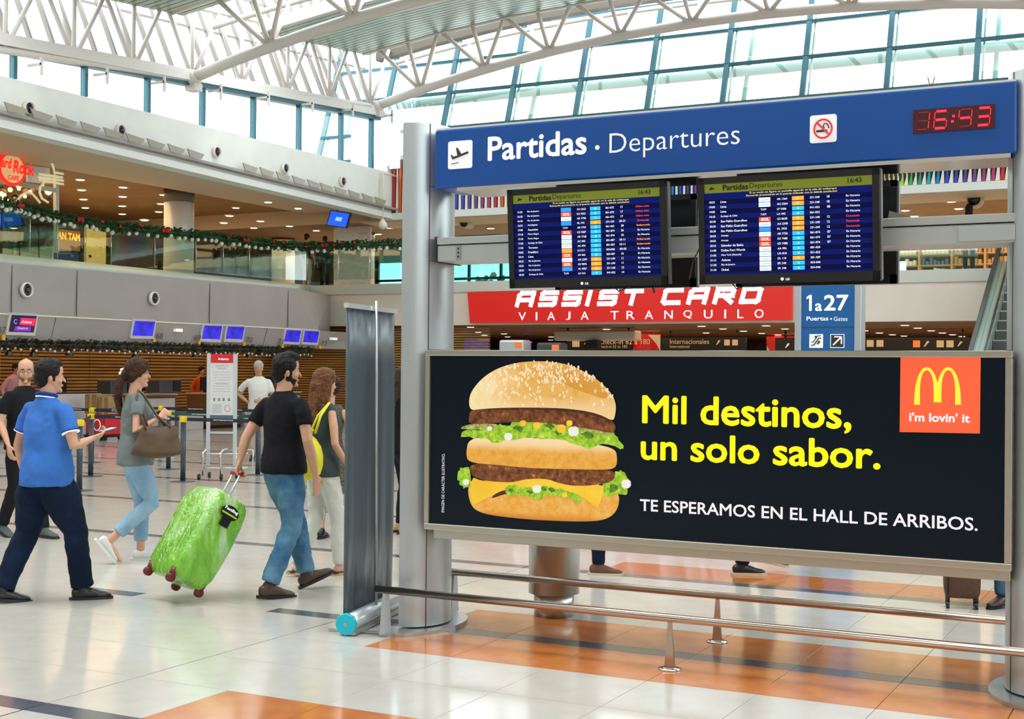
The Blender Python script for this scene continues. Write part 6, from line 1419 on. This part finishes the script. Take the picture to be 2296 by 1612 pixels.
    if pm:
        b = MB(); c = wd*(1.0 if not fem else .98)
        ell([(L(0, -.005, .80), .10*c, .08*c), (V3(0, -.012, .86+dz), .148*c, .112*c), (V3(0, -.008, .93+dz), .150*c, .115*c), (L(0, -.002, 1.0), .135*c, .098*c)], b=b, round1=False, n=22)
        lw = sp.get('legw', 1.)
        for sd, k in (('R', 1), ('L', -1)):
            kn, an, td = legs[sd]; hp = V3(.074*k*c, -.008, .89+dz); cut = sp.get('cut', 1.0); d = an-kn; e2 = kn+d*cut
            ell([(hp, .080*c, .098*c), (hp*.66+kn*.34, .088*c*lw, .094*c*lw), (hp*.3+kn*.7, .075*lw*c**.5, .08*lw*c**.5), (kn, .066*lw, .07*lw), (kn*.5+e2*.5+V3(0, -.006, 0), .061*lw, .066*lw), (e2, sp.get('cuffr', .054)*lw, sp.get('cuffr', .056)*lw)], b=b, round1=False, n=18)
        meld(b, sp.get('pantsname', 'trousers'), pm, t, vox, disp=sp.get('foldp', .014), dsz=.075, it=3, xf=xf)
        if sp.get('pockets'):
            for k in (-1, 1):
                MB().add([xf(V3(.082*k+a, -.131*c-.0, hz+z_)) for a, z_ in ((-.05, .02), (.05, .02), (.05, -.09), (0, -.12), (-.05, -.09))], [(0, 1, 2, 3, 4)]).build('back_pocket', sp['pockets'], t)
    if sp.get('skirt'):
        b = MB(); ell([(L(0, 0, .50), .20, .17), (L(0, 0, .8), .17, .14), (L(0, 0, 1.0), .13, .10)], b=b, round0=False, round1=False, n=22); meld(b, 'skirt', sp['skirt'], t, vox, disp=.02, it=2, xf=xf)
    # ---- shoes
    for sd in 'RL':
        kn, an, td = legs[sd]; td = td/np.linalg.norm(td); up_ = V3(0, 0, 1)-td*td[2]; up_ /= np.linalg.norm(up_); sx = np.cross(td, up_)
        b = MB(); a0 = an-up_*.09
        P_ = lambda y, z: a0+td*y+up_*z
        k = .92 if fem else 1.
        if sp.get('sandal'):
            ell([(P_(-.07, .02), .036, .014), (P_(.03, .018), .036, .012), (P_(.17, .015), .042, .010)], side=sx, b=b); b.tube([P_(.12, .02)+sx*.04, P_(.12, .06), P_(.12, .02)-sx*.04], .008, 6)
        else:
            ell([(P_(-.058*k, .048), .034*k, .042), (P_(-.01*k, .052), .040*k, .048), (P_(.06*k, .046), .042*k, .040), (P_(.12*k, .034), .047*k, .028), (P_(.165*k, .030), .042*k, .022), (P_(.195*k, .026), .026*k, .016)], side=sx, b=b, n=14)
            if sp.get('ankle', 1): ell([(an+V3(0, 0, .01), .042, .046), (P_(-.005, .05), .040, .05)], side=sx, b=b)
        meld(b, 'shoe', sp.get('shoe', M_black), t, min(vox, .009), it=2, xf=xf)
        so = MB(); pts = [P_(y, 0)+sx*x for y, x in ((-.085, .022), (-.095, 0), (-.085, -.022), (.0, -.036), (.1, -.046), (.17, -.042), (.215, -.018), (.215, .018), (.17, .042), (.1, .046), (.0, .036))]
        so.prism([p-up_*.0 for p in pts][::-1], up_*.022); so.v = [tuple(xf(np.array(p))) for p in so.v]; so.build('sole', sp.get('sole', M_black), t)
    t['pose'] = 1; del t['pose']
    return t, xf, L, HD
C = lambda n, c, r=.8, **k: mat(n, c, r, bump=k.pop('bump', .25), bscale=k.pop('bscale', 220), spec=.18, **k)
M_hblk = C('hair_black', (.012, .010, .010), .45, bump=.6, bscale=60); M_hbrn = C('hair_brown', (.025, .011, .008), .42, bump=.7, bscale=70, col2=(.07, .028, .014), vscale=20); M_hgry = C('hair_grey', (.42, .40, .38), .6); M_hbld = C('hair_blond', (.45, .26, .10), .5)
M_jean = C('jeans_mid', (.035, .13, .26), .85, col2=(.14, .29, .42), vscale=5); M_jdark = C('jeans_dark', (.004, .012, .036), .85, var=.3, vscale=6); M_jlight = C('jeans_light', (.20, .36, .50), .85, col2=(.30, .47, .60), vscale=6)
M_polo = C('polo_blue', (.045, .17, .55), .8, var=.12, vscale=5); M_polod = C('polo_collar', (.015, .05, .25), .8); M_tblk = C('tshirt_black', (.007, .007, .010), .8); M_tgry = C('tshirt_grey', (.16, .19, .19), .8, var=.12, vscale=6)
M_lea = mat('leather_brown', (.075, .035, .025), .38, var=.2, vscale=12); M_lwh = mat('sneaker_white', (.70, .71, .68), .5)
# 1 man in the blue polo shirt
A1 = {'R': (V3(.30, .0, 1.13), V3(.24, .20, 1.18), V3(.05, .95, .25)), 'L': (V3(-.30, -.03, 1.12), V3(-.31, .04, .87), V3(0, .15, -1))}
G1 = {'R': (V3(.16, .13, .50), V3(.17, .19, .088), V3(.62, .8, 0)), 'L': (V3(-.14, -.06, .49), V3(-.17, -.24, .10), V3(.4, .9, -.12))}
t1, xf1, L1, H1 = person('man in bright blue polo shirt and dark jeans walking away, holding a phone', (-7.2, 6.88), (.12, .99), 1.69, dict(yaw=28, w=1.22, legs=G1, arms=A1, shirt=M_polo, collar=M_polod, hem=.84, sleeve=.64, pants=M_jdark, legw=1.28, cuffr=.062, shoe=M_black, hairm=M_hblk, palmR=V3(-.5, 0, .8), curlR=.55, vox=.011, cut=.98, foldp=.018, fold=.016))
p = xf1(V3(.235, .345, 1.235)); o = MB().obox(p, (.12, .99, .2), (-.99, .12, 0), np.cross((.12, .99, .2), (-.99, .12, 0)), .13, .068, .008).build('mobile_phone', mat('phone_grey', (.05, .07, .08), .15), bevel=.003); tag(o, 'dark mobile phone held in the blue polo man\'s raised hand', 'phone')
MB().obox(p+np.array([0, 0, .006]), (.12, .99, .2), (-.99, .12, 0), np.cross((.12, .99, .2), (-.99, .12, 0)), .115, .056, .003).build('screen', mat('phone_screen', (.3, .4, .45), .1, emit=.4), o)
# 2 man in black with the suitcase
A2 = {'R': (V3(.27, -.02, 1.13), V3(.27, .06, .88), V3(.0, .25, -1)), 'L': (V3(-.26, -.05, 1.13), V3(-.2, -.15, .9), V3(0, 0, -1))}
G2 = {'R': (V3(.09, .0, .50), V3(.07, -.19, .095), V3(.3, 1, -.08)), 'L': (V3(-.07, .19, .51), V3(-.05, .27, .12), V3(.25, 1, .38))}
t2, xf2, L2, H2 = person('bearded man in black t-shirt and faded jeans pulling the green wrapped suitcase', (-5.93, 7.92), (.20, .98), 1.745, dict(yaw=28, w=1.06, legs=G2, arms=A2, handL=HE-np.array([0, 0, -.02]), palmL=V3(.3, 0, -1), curlL=.85, curlR=.3, shirt=M_tblk, hem=.885, sleeve=.6, pants=M_jean, legw=1.12, cuffr=.064, shoe=M_lea, hairm=M_hblk, hair='quiff', beard=M_hblk, vox=.011, foldp=.024, cut=.95))
# 3 woman in grey
A3 = {'R': (V3(.24, -.04, 1.14), V3(.17, .17, 1.25), V3(-.3, .6, .5)), 'L': (V3(-.21, .0, 1.14), V3(-.20, .12, .93), V3(0, .2, -1))}
G3 = {'R': (V3(.08, .13, .51), V3(.07, -.22, .20), V3(0, .62, -.78)), 'L': (V3(-.07, .07, .50), V3(-.07, .06, .09), V3(0, 1, 0))}
t3, xf3, L3, H3 = person('woman in grey t-shirt and light blue jeans striding with brown handbag, white hair clip', (-8.0, 8.62), (.62, .78), 1.71, dict(f=1, yaw=6, w=1.06, legs=G3, arms=A3, palmR=V3(-1, 0, -.2), curlR=.9, shirt=M_tgry, hem=.835, sleeve=.5, pants=M_jlight, cut=.80, cuffr=.058, shoe=M_lwh, sole=M_lwh, ankle=0, hairm=M_hbrn, hair='tail', vox=.011, fold=.016))
b = MB(); c = H3(-.02, -.125, .12)
for (dy, dz, r_) in ((-.02, -.01, .022), (-.01, .02, .02), (.015, .04, .014), (.02, -.03, .016)): b.ball(xf3(c+V3(.02, dy, dz)), r_, 8)
o = meld(b, 'hair_clip', mat('clip_cream', (.75, .76, .62), .35), None, .004, it=1); tag(o, 'cream claw clip in the brown ponytail of the woman in grey', 'hair clip')
b = MB()
for k in (-1, 1): b.tube([xf3(H3(.030*k+.02*math.cos(a), .098, .117+.015*math.sin(a))) for a in np.linspace(0, 2*PI, 12)], .0022, 5)
b.tube([xf3(H3(.05, .096, .12)), xf3(H3(.073, -.0, .115))], .0022, 5); o = b.build('glasses', M_black); tag(o, 'thin dark glasses on the woman in grey', 'glasses')
# her tote
hb = thing('handbag', 'large slouchy brown handbag hanging from the arm of the woman in grey', 'handbag', xf3(V3(.27, .13, .95)))
f3 = np.array([.62, .78, 0]); f3 /= np.linalg.norm(f3); r3 = np.array([f3[1], -f3[0], 0]); M_bag = mat('bag_brown', (.085, .048, .018), .55, bump=.2, bscale=25, var=.15, vscale=8)
b = MB(); N = 14
def bagpt(u, v, w):  # u 0..1 along, v 0..1 up
    wd_ = (.47-.19*v); y = .13+(u-.5)*wd_+.02*v; z = .93+v*.265+(.03*math.sin(u*PI)*(-1 if v < .5 else -1))+.0; th = (.085*(1-v)**.6+.012)*math.sin(PI*min(max(u, .02), .98))**.5
    return xf3(V3(.285+w*th, y, z))
vs = []; ring = [(0, -1), (.15, -1), (.3, -1), (.5, -1), (.7, -1), (.85, -1), (1, -1), (1, 1), (.85, 1), (.7, 1), (.5, 1), (.3, 1), (.15, 1), (0, 1)]
for j in range(9):
    for (u, w) in ring: vs.append(bagpt(u, j/8, w*(1 if j else .35)))
n = len(ring); b.add(vs, [(j*n+k, j*n+(k+1) % n, (j+1)*n+(k+1) % n, (j+1)*n+k) for j in range(8) for k in range(n)]+[tuple(range(n))[::-1], tuple(8*n+k for k in range(n))], True)
o = b.build('bag_body', M_bag, hb); ss_ = o.modifiers.new('soft', 'SUBSURF'); ss_.levels = 1; ss_.render_levels = 1; d_ = o.modifiers.new('folds', 'DISPLACE'); d_.texture = clouds(.06); d_.strength = .02; d_.mid_level = .5; d_.texture_coords = 'LOCAL'
for k, (ya, yb) in enumerate(((.06, .21), (.03, .24))):
    MB().tube([xf3(V3(.255+.05*k, ya, 1.16)), xf3(V3(.23, ya-.03, 1.28)), xf3(V3(.19, -.03, 1.42)), xf3(V3(.155, -.01, 1.485)), xf3(V3(.15, .04, 1.44)), xf3(V3(.215, .14, 1.27)), xf3(V3(.26+.04*k, yb, 1.17))], .010, 8).build('strap', mat('strap_brown', (.10, .05, .03), .5), hb)
# 4 man with glasses behind
A4 = {'R': (V3(.26, -.02, 1.13), V3(.27, .12, .92), V3(0, .3, -1)), 'L': (V3(-.26, 0, 1.13), V3(-.25, .12, .92), V3(0, .3, -1))}
G4 = {'R': (V3(.09, -.02, .5), V3(.09, -.2, .12), V3(0, 1, -.3)), 'L': (V3(-.09, .12, .5), V3(-.09, .2, .09), V3(0, 1, 0))}
t4, xf4, L4, H4 = person('balding man with glasses in black shirt walking behind blue polo man', (-10.06, 9.32), (.93, -.1), 1.71, dict(yaw=38, w=1.12, legs=G4, arms=A4, shirt=M_tblk, sleeve=.7, pants=C('trousers_black', (.012, .012, .014), .8), shoe=C('shoe_grey', (.10, .13, .12), .6), hairm=C('hair_thin', (.10, .06, .04), .6), hair='bald', beard=C('stubble', (.22, .12, .07), .7), vox=.014))
b = MB()
for k in (-1, 1): b.tube([xf4(H4(.031*k+.022*math.cos(a), .102, .115+.014*math.sin(a))) for a in np.linspace(0, 2*PI, 12)], .002, 5)
b.tube([xf4(H4(-.01, .104, .118)), xf4(H4(.01, .104, .118))], .002, 5)
for k in (-1, 1): b.tube([xf4(H4(.053*k, .10, .118)), xf4(H4(.076*k, .0, .112))], .002, 5)
o = b.build('glasses', M_black); tag(o, 'thin glasses of the balding man in black', 'glasses')
c = np.array([-10.25, 8.92, .78]); v1 = np.array([.7, .7, 0]); v2 = np.array([-.7, .7, 0])
t = thing('black_bag', 'long black garment bag hanging at the left picture edge', 'bag', c-np.array([0, 0, .45])); soft_box(c, v1, v2, np.array([.06, .06, 1.0])/1.004, .30, .16, .95, .6, wob=.03, seed=5).build('bag_body', M_tblk, t)
MB().tube([c+np.array([0, 0, .4]), c+np.array([.1, .1, .62]), c+np.array([.12, .14, .66])], .015, 6).build('strap', M_black, t)
# 5 woman with the yellow bag
A5 = {'R': (V3(.23, -.02, 1.12), V3(.22, .12, .92), V3(0, .3, -1)), 'L': (V3(-.23, -.02, 1.12), V3(-.23, .08, .9), V3(0, .2, -1))}
G5 = {'R': (V3(.08, .10, .5), V3(.08, .12, .09), V3(0, 1, 0)), 'L': (V3(-.07, -.02, .5), V3(-.07, -.20, .10), V3(0, 1, -.15))}
M_wp = C('trousers_cream', (.66, .66, .60), .8)
t5, xf5, L5, H5 = person('woman with long brown hair and cream trousers behind man in black t-shirt', (-6.22, 8.82), (.42, .91), 1.64, dict(f=1, legs=G5, arms=A5, shirt=C('top_charcoal', (.05, .07, .07), .8), hem=.84, sleeve=.0, pants=M_wp, foldp=.03, cuffr=.05, sandal=1, shoe=M_black, sole=C('sole_tan', (.55, .36, .18), .7), hairm=C('hair_chestnut', (.10, .035, .015), .42, bump=.6, bscale=70, col2=(.20, .08, .03), vscale=20), hair='long', vox=.013))
yb_ = thing('yellow_bag', 'slouchy yellow drawstring bag on the back of the brown haired woman', 'bag', xf5(V3(.17, -.17, .9)))
f5 = np.array([.42, .91, 0]); r5 = np.array([.91, -.42, 0]); M_yb = mat('bag_yellow', (.72, .66, .02), .5, bump=.25, bscale=14, aniso=(3, 3, .6))
b = MB(); n = 22; vs = []
for j, (z, rr_) in enumerate(((.83, .02), (.84, .075), (.88, .115), (.95, .135), (1.03, .135), (1.11, .112), (1.17, .07), (1.20, .035), (1.225, .04), (1.25, .06), (1.255, .02))):
    for k in range(n):
        a = 2*PI*k/n; q = rr_*(1+.09*math.sin(a*7+j*.3)); vs.append(xf5(V3(.15+q*1.05*math.cos(a), -.23+q*.8*math.sin(a), z)))
b.add(vs, [(j*n+k, j*n+(k+1) % n, (j+1)*n+(k+1) % n, (j+1)*n+k) for j in range(10) for k in range(n)]+[tuple(range(n))[::-1], tuple(10*n+k for k in range(n))], True); b.build('bag_body', M_yb, yb_)
for sx in (-.02, .06): MB().tube([xf5(V3(.15+sx, -.2, 1.22)), xf5(V3(.14+sx*.6, -.13, 1.36)), xf5(V3(.13, -.02, 1.47))], .010, 6).build('strap', M_yb, yb_)
MB().tube([xf5(V3(.12, -.24, 1.20)), xf5(V3(.13, -.29, 1.0)), xf5(V3(.15, -.26, .78))], .010, 6).build('cord', M_yb, yb_)
# 6 woman with dark curly hair, 7 figure behind the left post
q = at_z(738, 1208); person('dark curly haired woman in olive patterned dress half behind the slate banner', q[:2], (-.3, .95), 1.56, dict(f=1, shirt=C('dress_olive', (.16, .15, .10), .8, col2=(.05, .05, .04), vscale=60), sleeve=0, skirt=C('dress_olive', (.1, .1, .1)), hairm=M_hbrn, hair='curly', shoe=M_black, vox=.016))
q = at_z(903, 1195); person('person in black with bare arm seen in gap between slate banner and left post', q[:2], (.6, .7), 1.66, dict(f=1, shirt=M_tblk, sleeve=.3, pants=C('trousers_black', (.01, .01, .01)), hairm=M_hbrn, hair='long', shoe=C('sole_tan', (.5, .3, .15)), vox=.016))
# 8 older man in white, hand on hip
q = at_z(578, 1032); person('white haired man in white t-shirt standing with hand on hip beyond info stand', q[:2], (.45, -.75), 1.76, dict(yaw=-18, arms={'R': (V3(.38, -.12, 1.18), V3(.19, .02, 1.03), V3(-.8, .3, -.3)), 'L': (V3(-.25, .02, 1.13), V3(-.1, .22, 1.05), V3(.6, .5, 0))}, w=1.05, shirt=C('tshirt_white', (.72, .71, .66), .8), sleeve=.75, pants=C('trousers_sand', (.45, .40, .33), .8), hairm=M_hgry, shoe=M_black, vox=.016, skin=M_skin2))
# 9 wheelchair user, child
q = at_z(612, 1000); wc = q.copy()
t = thing('wheelchair', 'black wheelchair with white spoked wheels behind man in black', 'wheelchair', q)
fw_ = np.array([-.6, -.5, 0]); fw_ /= np.linalg.norm(fw_); rw_ = np.array([fw_[1], -fw_[0], 0])
WP = lambda x, y, z: wc+rw_*x+fw_*y+np.array([0, 0, z])
for k in (-1, 1):
    MB().tube([WP(.28*k, -.02+.29*math.cos(a), .31+.29*math.sin(a)) for a in np.linspace(0, 2*PI, 25)], .016, 6).build('wheel', M_black, t)
    b = MB()
    for a in np.linspace(0, 2*PI, 13)[:-1]: b.tube([WP(.28*k, -.02, .31), WP(.28*k, -.02+.28*math.cos(a), .31+.28*math.sin(a))], .004, 4)
    b.build('spokes', M_alu, t)
    MB().lathe(WP(.2*k, .42, .08)-rw_*.01, [(.02, 0), (.08, 0), (.08, .03), (.02, .03)], 14, rw_).build('castor', M_black, t)
    MB().tube([WP(.23*k, -.2, 1.0), WP(.23*k, -.2, .5), WP(.23*k, .25, .5), WP(.2*k, .42, .1)], .013, 6).build('frame', M_alu, t)
    MB().tube([WP(.25*k, -.2, .72), WP(.25*k, .2, .72)], .022, 6).build('armrest', M_black, t)
MB().obox(WP(0, .03, .5), rw_, fw_, UZ, .42, .44, .05).build('seat', M_black, t); MB().obox(WP(0, -.2, .75), rw_, fw_, UZ, .42, .03, .42).build('backrest', M_black, t)
person('seated woman with brown hair and pink top in the wheelchair', wc[:2]+fw_[:2]*.0, fw_[:2], 1.62, dict(f=1, hip=.60, legs={'R': (V3(.09, .42, .58), V3(.09, .46, .18), V3(0, 1, 0)), 'L': (V3(-.09, .42, .58), V3(-.09, .46, .18), V3(0, 1, 0))}, arms={'R': (V3(.24, .02, .82), V3(.2, .25, .76), V3(0, 1, 0)), 'L': (V3(-.24, .02, .82), V3(-.2, .25, .76), V3(0, 1, 0))}, shirt=C('top_pink', (.55, .28, .30), .8), hem=.50, sleeve=.6, pants=C('trousers_black', (.01, .01, .01)), hairm=M_hbrn, hair='long', vox=.018, hands=1))
q = at_z(588, 1012); person('small blond child standing beside the wheelchair', q[:2], (-.5, .4), 1.13, dict(shirt=C('top_rose', (.5, .2, .2), .8), pants=M_jdark, hairm=M_hbld, vox=.016, w=1.05))
# 10 agents
p = at_x(453, 900, -24.6); person('check-in agent in orange shirt behind the counter', (-24.7, p[1]), (1, -.2), 1.66, dict(shirt=C('shirt_orange', (.80, .12, .02), .7), sleeve=1.5, pants=M_tblk, hairm=M_hblk, vox=.02, skin=M_skin2, lean=.15))
p = at_x(36, 900, -24.7); person('check-in agent in pink shirt at the left picture edge', (-24.9, p[1]), (1, .1), 1.7, dict(shirt=C('shirt_pink', (.70, .38, .45), .7), sleeve=1.5, pants=M_tblk, hairm=M_hblk, vox=.02, skin=M_skin2, lean=.3))
# 11 gallery people
q = at_y(687, 628, 34.9); person('woman in black and sand top standing with her back turned on the gallery', (q[0], 34.9), (0, 1), 1.72, dict(z=4.2, f=1, shirt=M_tblk, hem=.95, sleeve=0, pants=C('trousers_sand', (.6, .5, .35)), hairm=M_hbrn, vox=.02))
q = at_y(728, 628, 36); person('dark clothed visitor with yellow lanyard on the gallery, left of map board', (q[0], 36), (-.5, .8), 1.75, dict(z=4.2, shirt=C('coat_petrol', (.02, .08, .09)), sleeve=1.5, pants=M_tblk, hairm=M_hblk, vox=.022))
q = at_x(32, 560, -26.3); person('dark haired diner in grey shirt behind the café glass', (-26.3, q[1]), (.7, -.6), 1.7, dict(z=4.22, shirt=C('shirt_slate', (.12, .16, .18)), sleeve=1.5, pants=M_tblk, hairm=M_hblk, vox=.02))
q = at_x(8, 560, -27.6); person('second diner in dark shirt behind the café glass, at picture edge', (-27.6, q[1]-.5), (.7, .5), 1.66, dict(z=4.22, shirt=C('shirt_ink', (.03, .05, .06)), sleeve=1.5, pants=M_tblk, hairm=M_hblk, vox=.022))
q = at_y(2172, 600, 35.0); person('dark haired visitor on gallery above right part of the cross beam', (q[0], 35.0), (0, 1), 1.70, dict(z=4.2, f=1, shirt=M_tblk, pants=M_tblk, hairm=M_hblk, hair='long', vox=.02))
# 12 people whose legs show under the billboard
GA = {'R': (V3(.09, .13, .5), V3(.08, .12, .09), V3(0, 1, 0)), 'L': (V3(-.09, .02, .5), V3(-.08, -.24, .11), V3(0, 1, -.3))}
q = at_z(1345, 1287); person('person with navy trousers and brown suede shoe walking behind billboard next to steel bin', (q[0]-.12, q[1]-.03), (.9, .35), 1.66, dict(legs=GA, shirt=M_tgry, pants=C('trousers_navy', (.006, .010, .035)), shoe=mat('suede_brown', (.16, .065, .03), .7), sole=mat('sole_cream', (.6, .55, .42), .6), hairm=M_hblk, vox=.014))
GB = {'R': (V3(.09, -.03, .5), V3(.08, -.13, .09), V3(0, 1, 0)), 'L': (V3(-.09, .14, .52), V3(-.08, .12, .17), V3(0, .95, -.2))}
q = at_z(1655, 1286); person('person in dark jeans and black shoes with white soles striding behind billboard', (q[0]+.12, q[1]+.07), (.88, .45), 1.66, dict(legs=GB, shirt=M_tblk, pants=M_jdark, legw=1.1, shoe=M_black, sole=mat('sole_cream', (.6, .55, .42), .6), hairm=M_hblk, vox=.014))
q = at_z(1820, 1256); person('person behind billboard of whom only a dark shoe sole shows', (q[0], q[1]+.1), (.9, .3), 1.64, dict(shirt=M_tgry, pants=M_jdark, shoe=M_black, hairm=M_hblk, vox=.018))
q = at_z(2262, 1365); person('person in mid blue jeans and brown shoes next to the brown suitcase', (q[0]+.03, q[1]+.05), (-.35, -.9), 1.66, dict(shirt=M_tgry, pants=M_jean, legw=1.1, shoe=M_lea, hairm=M_hblk, vox=.014))
